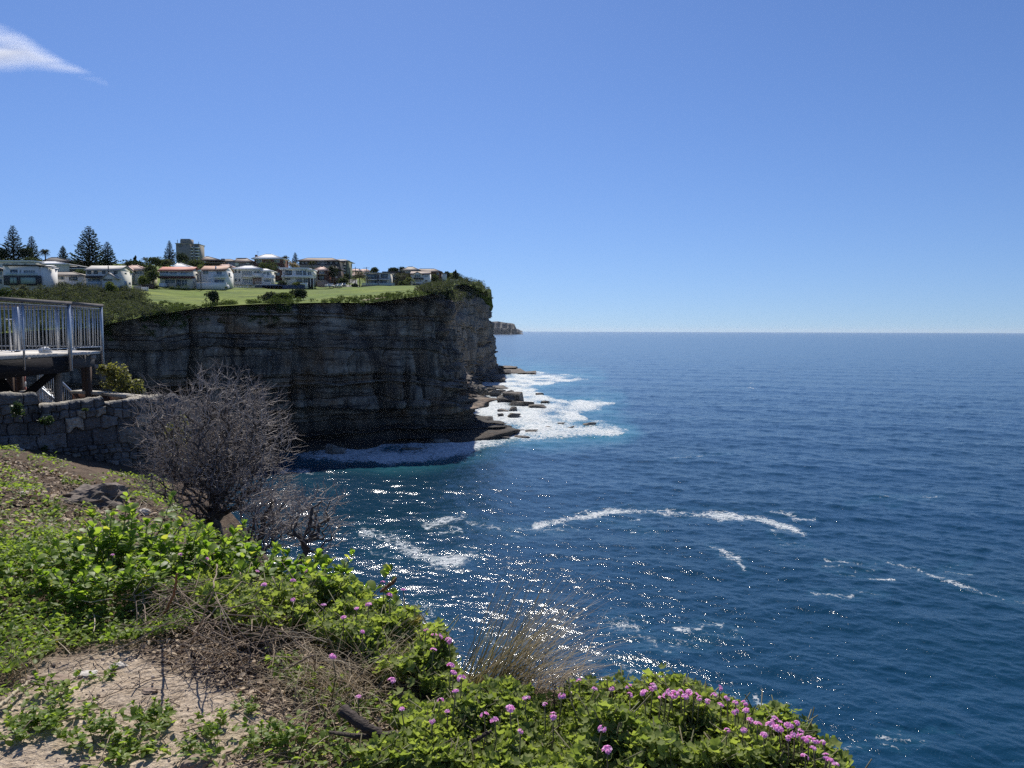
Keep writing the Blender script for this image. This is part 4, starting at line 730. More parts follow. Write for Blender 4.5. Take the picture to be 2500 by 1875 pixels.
def tree_at(name, label, px, top, base, Y, wpx, kind, mat, group=None, cat='tree', seed=1):
    rg_ = np.random.default_rng(seed); b = at(px, base, Y); t_ = at(px, top, Y); g = lz(b[0], Y); zb_ = min(g - 0.1, b[2]); H = t_[2] - zb_; Wd = wpx / FPX * Y
    
    if kind == 'bush' and Y < 215 and g > b[2]: zb_ = g - .15
    e = empty(name, (b[0], Y, zb_), label, cat, group); acc = Acc(); tr = MB(); B = np.array([b[0], Y, zb_])
    if kind == 'pine':
        tr.tube([B, B + (0.05, 0, H * .5), B + (0, 0, H * .98)], [H * .018 + .08, H * .012 + .05, .04], 7); n = int(15 + H * 0.85)
        for i in range(n):
            f = 0.10 + 0.88 * i / (n - 1); z = H * f; L = Wd / 2 * (1.02 - f) ** 0.72 * 1.06 * rg_.uniform(.82, 1.08) * min(1, (f + .25) / .45); nb = rg_.integers(7, 10); a0 = rg_.uniform(0, 6.28)
            if L < .15: L = .15
            for j in range(nb):
                a = a0 + j * 6.28 / nb + rg_.uniform(-.2, .2); LL = L * rg_.uniform(.75, 1.08); m = max(5, int(LL * 7)); s_ = np.linspace(.12, 1, m); lift = -0.10 * LL * np.sin(s_ * 3.1) + 0.16 * LL * s_ ** 2 + rg_.normal(0, .03, m)
                T = B + np.stack([np.cos(a) * s_ * LL, np.sin(a) * s_ * LL, z + lift], 1); M = rotm(np.full(m, a) + rg_.normal(0, .35, m), rg_.normal(0, .45, m), rg_.normal(-.1, .25, m))
                sc_ = np.stack([np.full(m, LL / m * 2.6 + .22), np.full(m, .62 + LL * .15), np.ones(m)], 1); V_, F_, r_ = inst(QV, QF, M * sc_[:, None, :], T, rg_.random(m)); acc.add(V_, F_, r_)
    elif kind == 'palm':
        R_ = Wd / 2; hz_ = max(H - R_ * .55, H * .35); tr.tube([B, B + (.12, 0, hz_ * .5), B + (0, 0, hz_)], [.28, .22, .2] if R_ > 2 else [.16, .13, .12], 7)
        nf = 46 if R_ > 2.2 else 22
        for j in range(nf):
            a = rg_.uniform(0, 6.28); el = rg_.uniform(-.55, 1.35); m = 12; s_ = np.linspace(.06, 1, m); L = R_ * rg_.uniform(.85, 1.15); hh = np.cos(el) * s_ * L; vv = np.sin(el) * s_ * L - .55 * L * s_ ** 2.2
            T = B + (0, 0, hz_) + np.stack([np.cos(a) * hh, np.sin(a) * hh, vv], 1)
            for sd in (-1, 1):
                M = rotm(a + sd * (0.9 + rg_.normal(0, .1, m)), rg_.normal(0, .3, m), np.full(m, .45)); ll = L * .30 * np.sin(np.clip(s_ * 2.9 + .25, 0, 3.0)) + .1
                V_, F_, r_ = inst(QV + (.5, 0, 0), QF, M * np.stack([ll, np.full(m, .16 + .03 * L), np.ones(m)], 1)[:, None, :], T, rg_.random(m)); acc.add(V_, F_, r_)
    elif kind == 'cypress':
        tr.tube([B, B + (0, 0, H * .9)], [.3, .1], 6)
        for k in range(9):
            f = k / 8; blob(acc, B + (rg_.normal(0, .2), rg_.normal(0, .2), H * (.2 + .72 * f)), (Wd / 2 * (1.02 - f) ** .8 + .3, Wd / 2 * (1.02 - f) ** .8 + .3, H * .16), 260, .45, 7, rng=rg_)
    else:
        hb = .30 if kind == 'tree' else .05
        tr.tube([B, B + (.1, 0, H * .35), B + (.3, .1, H * .72)], [.12 + H * .02, .08 + H * .015, .06], 6); tr.tube([B + (.05, 0, H * .3), B + (-Wd * .22, .2, H * .68)], [.09, .04], 5); tr.tube([B + (.05, 0, H * .28), B + (Wd * .25, -.3, H * .62)], [.09, .04], 5)
        n = int(min(1500, 260 + 45 * Wd * H)); blob(acc, B + (0, 0, H * (.5 + hb * .5)), (Wd / 2, Wd / 2 * .9, H * (.56 - hb * .42)), n, .30 + .035 * Wd, 11, rng=rg_)
    tr.build('trunk', M_BARK, e); me_ = acc.mesh('crown', B); obj('crown', me_, mat, e); return e
TREES = [('norfolk_pine', 'tall slender tiered pine on the skyline, leftmost of the big pines', 35, 550, 662, 300, 78, 'pine', F_PINE), ('norfolk_pine', 'mid-sized tiered pine just right of the leftmost big pine', 80, 576, 662, 305, 52, 'pine', F_PINE),
    ('norfolk_pine', 'small pale pine standing alone above the white skillion roof', 155, 600, 645, 350, 34, 'pine', F_PINE), ('norfolk_pine', 'biggest broad dark pine, above the grey-gabled cream house', 220, 552, 668, 285, 105, 'pine', F_PINE),
    ('norfolk_pine', 'shorter bushy pine touching the right side of the biggest pine', 264, 590, 668, 280, 66, 'pine', F_PINE), ('norfolk_pine', 'narrow pine close against the left side of the tower block', 415, 587, 650, 395, 36, 'pine', F_PINE),
    ('norfolk_pine', 'small dark pine between brick house and long dark block', 721, 616, 655, 400, 34, 'pine', F_PINE), ('broadleaf_tree', 'dark leafy tree cut by the left edge under the tall pine', 2, 602, 655, 295, 56, 'tree', F_DARK), ('broadleaf_tree', 'dark rounded tree between the two left pines', 62, 600, 655, 300, 46, 'tree', F_DARK),
    ('broadleaf_tree', 'low green tree below the second left pine', 82, 628, 656, 290, 46, 'tree', F_TREE), ('palm_tree', 'feathery palm right of the left pines against the sky', 111, 607, 648, 300, 28, 'palm', F_PALM), ('cypress_tree', 'flat spreading dark cypress behind the pink-roofed cream house', 327, 628, 662, 300, 78, 'bush', F_DARK), ('cypress_tree', 'pointed dark tip of a cypress above the pink roof', 331, 626, 660, 305, 22, 'cypress', F_DARK),
    ('palm_tree', 'thin small palm left of the broad trees on the skyline', 355, 627, 662, 330, 20, 'palm', F_PALM), ('broadleaf_tree', 'broad skyline tree right of the thin palm', 380, 622, 668, 320, 48, 'tree', F_TREE), ('broadleaf_tree', 'large grey-green tree above the red-roofed house', 402, 630, 668, 330, 58, 'tree', F_SCRUB), ('broadleaf_tree', 'dark tree hiding the foot of the tower block', 446, 614, 662, 395, 42, 'tree', F_DARK),
    ('broadleaf_tree', 'wide dark tree just right of the tower foot', 474, 632, 672, 320, 58, 'tree', F_TREE), ('broadleaf_tree', 'yellow-green tree beside the rust-roofed white house', 492, 643, 672, 290, 26, 'tree', F_LIME), ('broadleaf_tree', 'bright green tree in front of the pink-roofed cream house', 353, 668, 700, 250, 34, 'bush', F_LIME), ('broadleaf_tree', 'dark tree left of the red-roofed house', 374, 655, 704, 252, 40, 'tree', F_TREE),
    ('broadleaf_tree', 'big rounded tree covering the front of the brick house', 655, 631, 692, 312, 66, 'bush', F_TREE), ('palm_tree', 'palm just right of the brick house roof', 697, 622, 668, 370, 24, 'palm', F_PALM), ('palm_tree', 'dry brown palm left of the long dark block', 714, 636, 682, 345, 34, 'palm', F_DRYP), ('palm_tree', 'palm in front of the long dark block', 762, 635, 690, 345, 24, 'palm', F_PALM),
    ('broadleaf_tree', 'tall tree beside the small pink-roofed porch house', 812, 644, 690, 322, 28, 'tree', F_DARK), ('broadleaf_tree', 'dense dark bushy tree behind the parked cars', 838, 674, 702, 318, 36, 'bush', F_TREE), ('broadleaf_tree', 'dark leafy tree at the foot of the olive apartment block', 845, 664, 694, 380, 30, 'bush', F_DARK), ('phoenix_palm', 'big bushy palm left of the glass duplex', 878, 660, 705, 306, 56, 'palm', F_PALM),
    ('phoenix_palm', 'bushy palm between the glass duplex and the gabled bay house', 981, 662, 704, 322, 52, 'palm', F_PALM), ('palm_tree', 'slim yellow-green palm left of the gabled bay house', 1001, 674, 704, 316, 30, 'palm', F_LIME), ('broadleaf_tree', 'round dark bush under the palm beside the duplex podium', 983, 684, 708, 312, 40, 'bush', F_TREE), ('broadleaf_tree', 'leafy tree peeping over the roof of the glass duplex', 915, 651, 668, 430, 26, 'tree', F_TREE),
    ('broadleaf_tree', 'long low clump of trees behind the dark flat-roofed house', 962, 651, 668, 430, 36, 'tree', F_DARK), ('broadleaf_tree', 'bushy tree right of the clump, beside the taupe hip roof', 982, 650, 668, 440, 26, 'tree', F_DARK), ('broadleaf_tree', 'rounded tree in front of the wide brown-roofed house', 1059, 666, 690, 348, 32, 'bush', F_TREE), ('broadleaf_tree', 'small tree right of the water tank', 1090, 660, 686, 385, 22, 'tree', F_DARK),
    ('broadleaf_tree', 'tall dark triangular bush at the highest point of the headland', 1112, 660, 690, 392, 44, 'cypress', F_DARK), ('broadleaf_tree', 'dark tree between the tall house and the dark flat roof', 1000, 664, 692, 345, 24, 'tree', F_DARK), ('phoenix_palm', 'large shaggy palm on the lawn at far left', 44, 690, 726, 200, 82, 'palm', F_PALM), ('broadleaf_tree', 'low leafy bush right of the shaggy palm', 62, 718, 740, 196, 60, 'bush', F_SCRUB),
    ('broadleaf_tree', 'round bush at the lower left of the shaggy palm', 10, 712, 738, 194, 46, 'bush', F_EDGE), ('broadleaf_tree', 'yellowish tree between the cream house and the garden fence', 270, 685, 708, 208, 36, 'bush', F_LIME), ('broadleaf_tree', 'spreading dark tree right of the pink-roofed cream house', 366, 640, 702, 262, 42, 'tree', F_TREE), ('broadleaf_tree', 'grey-green tree left of the rust-roofed white house', 481, 648, 690, 280, 30, 'bush', F_SCRUB), ('broadleaf_tree', 'dark tree on the skyline between the two cypress clumps and the broad trees', 345, 640, 668, 310, 34, 'bush', F_DARK), ('broadleaf_tree', 'low tree filling the gap beside the tan brick house', 560, 640, 664, 320, 26, 'bush', F_DARK), ('broadleaf_tree', 'dense tree behind the white bungalow', 196, 652, 690, 240, 40, 'bush', F_TREE), ('bush', 'grey rounded bush beside the darker one on the lawn edge', 662, 722, 755, 198, 66, 'bush', F_SCRUB), ('bush', 'dark dome-shaped bush standing out at the lawn edge', 725, 716, 756, 192, 58, 'bush', F_DARK),
    ('bush', 'dark ragged bush at the left end of the open lawn edge', 519, 732, 775, 172, 44, 'bush', F_DARK), ('bush', 'low bush on the cliff edge below the grey rounded one', 692, 732, 760, 184, 60, 'bush', F_EDGE), ('bush', 'bush beside the low boundary wall of the white modern house', 728, 686, 700, 283, 40, 'bush', F_TREE), ('bush', 'bush at the right end of the white deck', 690, 683, 698, 284, 28, 'bush', F_DARK), ('bush', 'small shrub by the road next to the big bushy palm', 866, 690, 706, 302, 20, 'bush', F_TREE),
    ('bush', 'wide bush on the bank below the gabled bay house', 1055, 686, 712, 318, 62, 'bush', F_SCRUB), ('bush', 'bush on the headland bank below the white shed', 1085, 688, 716, 308, 50, 'bush', F_SCRUB), ('bush', 'dark bush along the bank right of the duplex podium', 1010, 700, 714, 300, 40, 'bush', F_EDGE), ('bush', 'grey bush at the left corner of the red-roofed house', 380, 694, 708, 254, 22, 'bush', F_SCRUB)]
for i, (nm, lb, px, tp, bs, Y, wd, kd, mt) in enumerate(TREES): tree_at(nm, lb, px, tp, bs, Y, wd, kd, mt, {'norfolk_pine': 'tiered pines on the skyline', 'bush': 'bushes around the lawn'}.get(nm, 'trees among the houses'), 'bush' if nm == 'bush' else ('palm' if 'palm' in nm else 'tree'), 100 + i)
for i, (px, py, r, lb) in enumerate(((403, 706, 6, 'small dark clipped shrub, first in front of the red-roofed house'), (420, 706, 7, 'yellow-green clipped shrub second along the red-roofed house'), (436, 706, 8, 'round clipped shrub third along the red-roofed house'), (453, 707, 12, 'wide low clipped shrub at the corner of the red-roofed house'), (552, 706, 6, 'small dark shrub by the white house garden wall'))):
    acc = Acc(); p = at(px, py, 256); R_ = r / FPX * 256; blob(acc, p + (0, 0, R_ * .5), (R_, R_, R_ * .9), 220, .2, 9, rng=np.random.default_rng(i)); o = obj('clipped_shrub', acc.mesh('clipped_shrub', p), [F_DARK, F_LIME, F_EDGE, F_EDGE, F_DARK][i], None, p); tag(o, lb, 'shrub', 'clipped shrubs in the front gardens')

# ------------------------------------------------------------------ street things on the hill
def pole(name, lb, cat, px, top, base, Y, arms=(), lamp=None, mat=M_DTRIM, w_=.14):
    b = at(px, base, Y); t_ = at(px, top, Y); g = min(b[2], lz(b[0], Y)); e = empty(name, (b[0], Y, g), lb, cat, 'poles along the street'); MB().tube([(b[0], Y, g - .3), (b[0], Y, t_[2])], w_, 8).build('pole', mat, e)
    for f, L in arms: z = t_[2] - f; MB().box((b[0] - L, Y - .18, z), (b[0] + L, Y - .05, z + .14)).build('crossarm', mat, e)
    for dx in (lamp or ()): MB().prism([(b[0] + dx - .35, t_[2] - .1), (b[0] + dx + .35, t_[2] - .1), (b[0] + dx + .25, t_[2] + .5), (b[0] + dx - .25, t_[2] + .5)], Y - .55, Y - .2).build('lamp_head', M_TRIM, e)
pole('power_pole', 'power pole nearest the olive apartment block', 'power pole', 854, 654, 702, 330, ((.5, .9),)); pole('power_pole', 'tall power pole with wide crossarm above the pink roofs', 'power pole', 868, 652, 700, 345, ((.8, 1.3), (1.7, 1.0)))
pole('power_pole', 'thin far power pole between the two with crossarms', 'power pole', 878, 655, 690, 470, ((.6, .9),)); pole('power_pole', 'power pole with double crossarm rising behind the glass duplex', 'power pole', 895, 652, 690, 380, ((.5, 1.5), (1.6, 1.2)))
pole('power_pole', 'dark power pole in front of the flat-roofed white house', 'power pole', 694, 656, 704, 282, ((.6, .9),)); pole('street_lamp', 'dark lamp post with white head left of the rust-roofed house', 'street lamp', 491, 663, 706, 256, (), (-.5, .0)); pole('street_lamp', 'pale lamp post with two white heads beside the street', 'street lamp', 766, 679, 704, 283, (), (-.45, .45), M_TRIM)
def car(lb, px, base, Y, col, rz):
    p = at(px, base, Y); p[2] = lz(p[0], Y) + .16; e = empty('parked_car', p, lb, 'car', 'cars parked by the lawn', rz); m = pm('paint_' + lb.split()[0], col, tuple(c * .93 for c in col), .25, 1, spec=.6)
    pr = [(-2.1, .3), (2.1, .3), (2.12, .75), (1.9, .95), (1.0, 1.0), (-2.0, 1.02), (-2.12, .7)]
    def pris(nm, o, y, mt, par): 
        q_ = MB().prism([(a, b) for a, b in o], -y, y); ob = q_.build(nm, mt, None, base=(0, 0, 0)); ob.parent = par; ob.location = (0, 0, 0); return ob
    pris('body', pr, .86, m, e); c = pris('cabin', [(-1.75, 1.0), (1.05, 1.0), (.35, 1.46), (-1.35, 1.48)], .74, M_GLASS, e); pris('roof', [(-1.4, 1.47), (.4, 1.47), (.25, 1.53), (-1.2, 1.53)], .72, m, c)
    for x in (-1.3, 1.3):
        for y in (-.8, .8): ob = MB().tube([(x, y - .1, .32), (x, y + .1, .32)], .32, 14).build('wheel', M_DTRIM, None, base=(0, 0, 0)); ob.parent = e; ob.location = (0, 0, 0)
    for y in (-.6, .6): ob = MB().box((2.09, y - .2, .62), (2.14, y + .2, .76)).build('headlight', M_TRIM, None, base=(0, 0, 0)); ob.parent = e; ob.location = (0, 0, 0)
car('white car parked nose to the lawn, left of the three', 805, 704, 292, (.72, .72, .72), -1.9); car('silver car with bright roof, middle of the three parked', 827, 704, 291, (.62, .62, .62), -1.57); car('grey car standing a little up the road', 838, 701, 312, (.30, .31, .33), -1.6)
p = at(315, 715, 224); p[2] = lz(p[0], 224); e = empty('park_bench', p, 'dark park bench on the lawn above the scrub', 'bench')
MB().box((p[0] - .9, 223.8, p[2] + .42), (p[0] + .9, 224.25, p[2] + .5)).build('seat', M_DTRIM, e); MB().box((p[0] - .9, 224.28, p[2] + .55), (p[0] + .9, 224.33, p[2] + .95)).build('backrest', M_DTRIM, e)
for dx in (-.75, .7): MB().box((p[0] + dx, 223.85, p[2]), (p[0] + dx + .06, 224.3, p[2] + .418)).build('leg', M_DTRIM, e)
p = at(365, 706, 246); 
def fence(lb, xa, xb, y0, y1, Y, mat, n):
    a = at(xa, y1, Y); b = at(xb, y1, Y); h_ = at(xa, y0, Y)[2] - a[2]; a[2] = min(a[2], lz(a[0], Y)); e = empty('fence', (a + b) / 2, lb, 'fence'); z = a[2]
    MB().box((a[0], Y, z - .3), (b[0], Y + .05, z + h_)).build('panel', mat, e)
    for k in range(n + 1): x = a[0] + (b[0] - a[0]) * k / n; MB().box((x - .06, Y - .10, z - .3), (x + .06, Y - .004, z + h_ + .1)).build('post', mat, e)
fence('grey timber fence right of the grey-gabled cream house', 327, 345, 696, 708, 236, GREY, 3); fence('short white fence panel on the lawn above the park bench', 345, 362, 697, 706, 238, WHITE, 4); fence('dark brown fence behind the garden left of the red roof', 338, 376, 688, 697, 250, BROWN, 5); fence('pale rendered garden wall beside the grey-gabled house', 300, 314, 692, 706, 232, PALE, 2); fence('low dark retaining fence along the bank by the palms', 975, 1045, 701, 706, 304, BROWN, 8)
fence('dark boundary fence below the white deck', 640, 690, 698, 706, 281, NAVY, 5)

# ------------------------------------------------------------------ rocks in the surf
import bmesh
M_BOULD = rock_mat('wet_boulder', (0.19, 0.17, 0.15), (0.29, 0.26, 0.225), (0.16, 0.13, 0.105), (0.06, 0.057, 0.055), wet=False, sscale=2.0)
def rock_obj(name, c, sz, lb, cat='rock', group='boulders in the surf', seed=0, flat=0.0, mat=None, rz=0.0, npts=11, kind=None):
    rg_ = np.random.default_rng(seed + 11); bm = bmesh.new(); pts = unit(npts, rg_); pts /= np.abs(pts).max(1)[:, None] ** rg_.uniform(.55, 1.0, npts)[:, None]
    pts[:, 2] = np.clip(pts[:, 2], -.9, .62 if flat else 1.0)
    for p_ in pts * np.asarray(sz) / 2: bm.verts.new(p_)
    bmesh.ops.convex_hull(bm, input=bm.verts); loose = [v for v in bm.verts if not v.link_faces]; bmesh.ops.delete(bm, geom=loose, context='VERTS')
    bmesh.ops.bevel(bm, geom=bm.edges[:], offset=min(sz) * .02, segments=1, affect='EDGES'); bmesh.ops.triangulate(bm, faces=bm.faces[:]); bmesh.ops.subdivide_edges(bm, edges=bm.edges[:], cuts=2, use_grid_fill=True)
    for v in bm.verts:
        k = float(fbm(np.array([v.co.x / sz[0] * 5 + seed]), np.array([v.co.y / sz[1] * 5 + v.co.z / sz[2] * 4]), seed, 3)[0]); v.co += v.normal * k * min(sz) * .05 if v.normal.length else Vector((0, 0, 0))
    me_ = bpy.data.meshes.new(name); bm.to_mesh(me_); bm.free(); o = obj(name, me_, mat or M_BOULD, None, c); o.rotation_euler = (0, 0, rz); return tag(o, lb, cat, group, kind)
def surf_rock(px, py, wpx, hpx, lb, seed, flat=0.0, up=0.0, deep=0.8):
    c = on_sea(px, py); k = c[1] / FPX; wd = wpx * k; ht = hpx * k / math.cos(math.atan2(EYE, c[1])) * 1.25; c[1] += wd * deep * .3; c[2] = ht * .28 + up
    return rock_obj('boulder', c, (wd * 1.12, wd * deep, ht), lb, seed=seed, flat=flat, rz=.3 * math.sin(seed * 7.0))
RK = [(1256, 982, 58, 26, 'largest sharp-backed boulder standing in the surf', 0), (1234, 983, 40, 20, 'dark block leaning against the left of the largest boulder', 0), (1270, 992, 66, 15, 'long flat slab awash just below the largest boulder', 1), (1312, 995, 44, 10, 'flat-topped slab with water pouring off, seaward of the long slab', 1), (1329, 985, 28, 7, 'low dark rock just seaward behind the pouring slab', 0),
      (1250, 1005, 26, 14, 'small triangular rock below the long flat slab', 0), (1228, 1006, 26, 8, 'low wet rock left of the small triangular one', 0), (1221, 1018, 16, 11, 'pointed rock close under the cliff corner', 0), (1256, 1020, 30, 12, 'lone angular boulder nearer than the triangular rock', 0), (1318, 965, 20, 6, 'small rock far out in the white water', 0), (1222, 962, 24, 12, 'square block at the back of the boulder field', 0), (1206, 968, 34, 18, 'rounded block left of the square one at the back', 0),
      (1190, 962, 40, 16, 'broken boulder beside the rubble under the far face', 0), (1372, 1035, 20, 5, 'tiny dark rock in mid surf, left of the outer pair', 0), (1340, 1046, 18, 5, 'tiny rock awash nearest the outer reef', 0), (1396, 1045, 20, 5, 'tiny flat rock between mid surf and outer reef', 0), (1440, 1038, 34, 8, 'outermost dark reef rock in the white water', 1), (1303, 1056, 38, 8, 'low reef rock in the near white water', 1), (1262, 1052, 36, 4, 'thin strip of reef left of the low reef rock', 1),
      (1225, 1070, 40, 5, 'nearest thin strip of reef in the foam', 1), (1275, 1068, 40, 4, 'thin awash reef strip right of the nearest one', 1), (818, 1108, 54, 24, 'lone dark boulder at the shadowed foot of the cliff', 0), (1010, 1100, 62, 8, 'long low rock awash at the shaded cliff foot', 1), (1080, 1085, 40, 14, 'dark block fallen at the foot of the shaded wall', 0), (1240, 965, 30, 13, 'square dark block behind the largest boulder', 0), (1213, 950, 60, 10, 'broad flat shelf rock at the far side of the boulder field', 1), (1180, 978, 40, 14, 'flat rock at the foot of the rubble', 1)]
for i, (px, py, wd, ht, lb, fl) in enumerate(RK): surf_rock(px, py, wd, ht, lb, i + 3, fl, deep=.55 if fl else .75)
# rock shelves: bedded slabs at sea level
def shelf(lb, items, seed):
    e = empty('rock_shelf', items[0][0], None, None); e['kind'] = 'structure'; e['label'] = lb
    for j, (c, sz) in enumerate(items):
        o = rock_obj('ledge', np.array(c) - np.array(e.location), sz, None, None, None, seed + j, 1.0, M_CLIFFR, .15 * math.sin(j * 3.1), 22); o.parent = e
M_CLIFFR = rock_mat('shelf_rock', (0.12, 0.105, 0.09), (0.20, 0.175, 0.15), (0.14, 0.10, 0.075), (0.045, 0.042, 0.04), wet=False, sscale=1.5)
def sp(px, py, up=0.0): c = on_sea(px, py); c[2] = up; return c
shelf('low brown rock shelf running out from the far end of the headland', [(sp(1255, 909, .6), (22, 34, 4.4)), (sp(1235, 905, 1.4), (17, 36, 5.5)), (sp(1285, 911, .2), (15, 26, 3.0)), (sp(1222, 912, 1.0), (14, 22, 5))], 40)
shelf('dark rock shelf at the foot of the far face', [(sp(1205, 925, .6), (14, 26, 5)), (sp(1165, 930, 1.0), (16, 30, 6)), (sp(1215, 932, .4), (9, 14, 5))], 50)
shelf('stepped wet ledges at the near corner of the cliff', [(sp(1160, 1052, .3), (9, 9, 3.0)), (sp(1195, 1046, .0), (11, 8, 2.2)), (sp(1218, 1044, -.2), (8, 6, 1.6)), (sp(1135, 1062, .2), (8, 8, 3)), (sp(1175, 1038, 1.0), (8, 10, 4))], 60)
for i in range(16):
    rg_ = np.random.default_rng(300 + i); px = 1122 + 66 * rg_.random(); f = (px - 1122) / 66; Y = 236 + 10 * rg_.random(); c = at(px, 962 - 26 * (1 - abs(f - .35) * 1.3) * rg_.random(), Y); s0 = rg_.uniform(1.6, 4.2)
    rock_obj('fallen_block', c, (s0 * 1.3, s0, s0 * .8), 'dark angular block in the rubble heap at the cliff corner', 'rock', 'rubble heap at the cliff corner', 200 + i, 0, M_BOULD, rg_.uniform(0, 3))
# ------------------------------------------------------------------ near ground: the clifftop we stand on
GP = [(-2, 2.6, -1.5), (0, 2.6, -1.5), (1, 2.6, -1.53), (-3, 4, -1.45), (-1, 4, -1.52), (-4.5, 4.5, -1.4), (-2, 4.6, -1.55), (-4, 6, -1.6), (-3, 6.5, -1.75), (-6, 8, -1.6), (-4, 8.5, -1.95), (-7.3, 11, -1.83), (-5.4, 11, -2.25), (-9, 13.2, -1.95),
      (-7.5, 13.2, -2.35), (-6.4, 13.2, -2.75), (-12, 12, -1.6), (-12, 6, -1.2), (-7, 3, -1.2), (-9, 18, -2.5), (-7, 18, -2.7), (-14, 18, -2.4), (-1.2, 0, -1.5), (3, 0, -1.6), (-1.8, 5.2, -1.65), (-3.2, 7.4, -2.0), (-8, 16, -2.5), (-20, 16, -2.0), (-20, 5, -0.9), (-6, 0, -1.3), (-4.4, 10.6, -3.05), (-4.1, 9.0, -2.75)]
base_z = rbf_fit([p[:2] for p in GP], [p[2] for p in GP])
EDGE = [(7, -3), (3.2, .9), (1.62, 2.0), (1.22, 2.5), (.95, 2.85), (.5, 3.15), (-.12, 3.35), (-.5, 3.7), (-.95, 4.1), (-1.4, 4.55), (-2.0, 5.25), (-3.25, 7.5), (-3.55, 9.2), (-3.6, 10.4), (-4.1, 11.6), (-5.2, 13), (-6.5, 14.6), (-8.1, 18.4), (-8.6, 20.2)]
EPOLY = EDGE + [(-40, 21), (-40, -3)]
def ground(x, y):
    x = np.asarray(x, float); y = np.asarray(y, float); d = seg_dist(x, y, EPOLY); d = np.where(in_poly(x, y, EPOLY), 0, d)
    z = base_z(x, y) - 1.1 * np.minimum(d, .45) - 3.4 * np.maximum(d - .45, 0) - .10 * (d > 0) * d
    return EYE + z + .05 * fbm(x / .9, y / .9, 81, 4) + .16 * fbm(x / 2.6, y / 2.6, 82, 3) * sstep(5, 8, y) + .3 * np.clip(d, 0, 3) * fbm(x / 1.5, y / 1.5, 83, 4)
gy = np.concatenate([np.linspace(-2.5, 1.6, 30)[:-1], 1.6 * 1.0105 ** np.arange(262)]); gu = np.linspace(0, 1, 460)
GX = np.zeros((len(gy), len(gu))); GY = np.broadcast_to(gy[:, None], GX.shape).copy()
lo = np.minimum(-4, -1.05 * gy - 3); hi = np.maximum(3.6, .9 * gy + .6); GX = lo[:, None] + (hi - lo)[:, None] * gu[None]; GZ = ground(GX, GY)
GZ += .018 * fbm(GX / .13, GY / .13, 91, 4) + .010 * fbm(GX / .04, GY / .04, 92, 2) * (GY < 6)
ga, gb = proj(np.stack([GX, GY, GZ], -1).reshape(-1, 3)); ga = ga.reshape(GX.shape); gb = gb.reshape(GX.shape)
SAND = [(-300, 1950), (-300, 1740), (0, 1730), (50, 1650), (150, 1590), (260, 1565), (350, 1590), (470, 1630), (600, 1665), (720, 1720), (830, 1780), (860, 1840), (760, 1890), (500, 1950)]
sd2 = seg_dist(ga, gb, SAND + SAND[:1]) * np.where(in_poly(ga, gb, SAND), 1, -1); front = (GY > 1.2)
sand = np.where(front, sstep(-26, 40, sd2 + 46 * fbm(GX / .25, GY / .25, 95, 4)), .7)
n0, n1 = GX.shape; I = np.arange(n0 - 1)[:, None] * n1 + np.arange(n1 - 1)[None]
me = mesh_of('ground', np.stack([GX, GY, GZ], -1), [np.stack([I, I + 1, I + n1 + 1, I + n1], -1).reshape(-1, 4)], {'sand': sand}, True)
def ground_mat():
    m, t = newmat('clifftop_soil'); q = NT(t); p = q.pos(); s_ = q.attr('sand'); n1_ = q.noise(p, 2.6, 6, .65); n2 = q.noise(p, 26, 6, .7); n3 = q.noise(p, 120, 3, .6); v = q.n('TexVoronoi', {'Vector': p, 'Scale': 42.0}).outputs[0]
    sandc = q.mix(q.ramp(n2, [(.35, 0.), (.65, 1.)]), (.34, .265, .19), (.53, .435, .335)); soil = q.mix(q.ramp(n1_, [(.35, 0.), (.65, 1.)]), (.055, .038, .028), (.145, .105, .076))
    soil = q.mix(q.math('MULTIPLY', q.ramp(n2, [(.52, 0.), (.6, 1.)]), .5), soil, (.26, .20, .14))
    c = q.mix(s_, soil, sandc); c = q.mix(.5, c, q.ramp(n3, [(.3, .25), (.7, .75)]), 'OVERLAY')
    h = q.math('ADD', q.math('MULTIPLY', n2, .7), q.math('ADD', q.math('MULTIPLY', n3, .35), q.math('MULTIPLY', v, .4)))
    q.out(q.bsdf(col=c, rough=.95, spec=.12, nrm=q.bump(h, .9, .03))); return m
tag(obj('ground', me, ground_mat()), 'sandy clifftop soil sloping to the edge', kind='structure')

# ------------------------------------------------------------------ viewing deck at the left
M_TIMB = pm('dark_timber', (.026, .024, .026), (.014, .013, .014), .8, 2, .5, 12, stretch=(1, 1, 8), spec=.08); M_TIMB2 = pm('brown_timber', (.10, .065, .05), (.06, .042, .034), .8, 3, .5, 14, stretch=(6, 6, 1)); M_GREYT = pm('grey_timber', (.27, .235, .20), (.19, .165, .145), .85, 3, .4, 14, stretch=(6, 6, 1))
M_GALV = pm('galvanised_steel', (.46, .49, .53), (.38, .41, .45), .42, 6, .1, metal=.75); M_RAILT = pm('rail_timber', (.20, .175, .16), (.13, .115, .105), .7, 3, .3, 12); M_DECK = pm('deck_boards', (.60, .56, .50), (.50, .46, .41), .8, 3, .3, 10)
A = at(-110, 880, 12.9); B = at(165, 862, 16.2); C = at(248, 857.5, 17.8); zf = B[2]; A[2] = C[2] = zf; Bk1 = np.array([C[0] - 1.0, C[1] + .5, zf]); Bk2 = np.array([C[0] - 4.6, C[1] + .6, zf]); A2 = A + (-4.3, .3, 0)
dk = empty('viewing_deck', (B[0] - 1.5, B[1], zf), 'raised timber viewing deck on posts above the stone wall', 'deck')
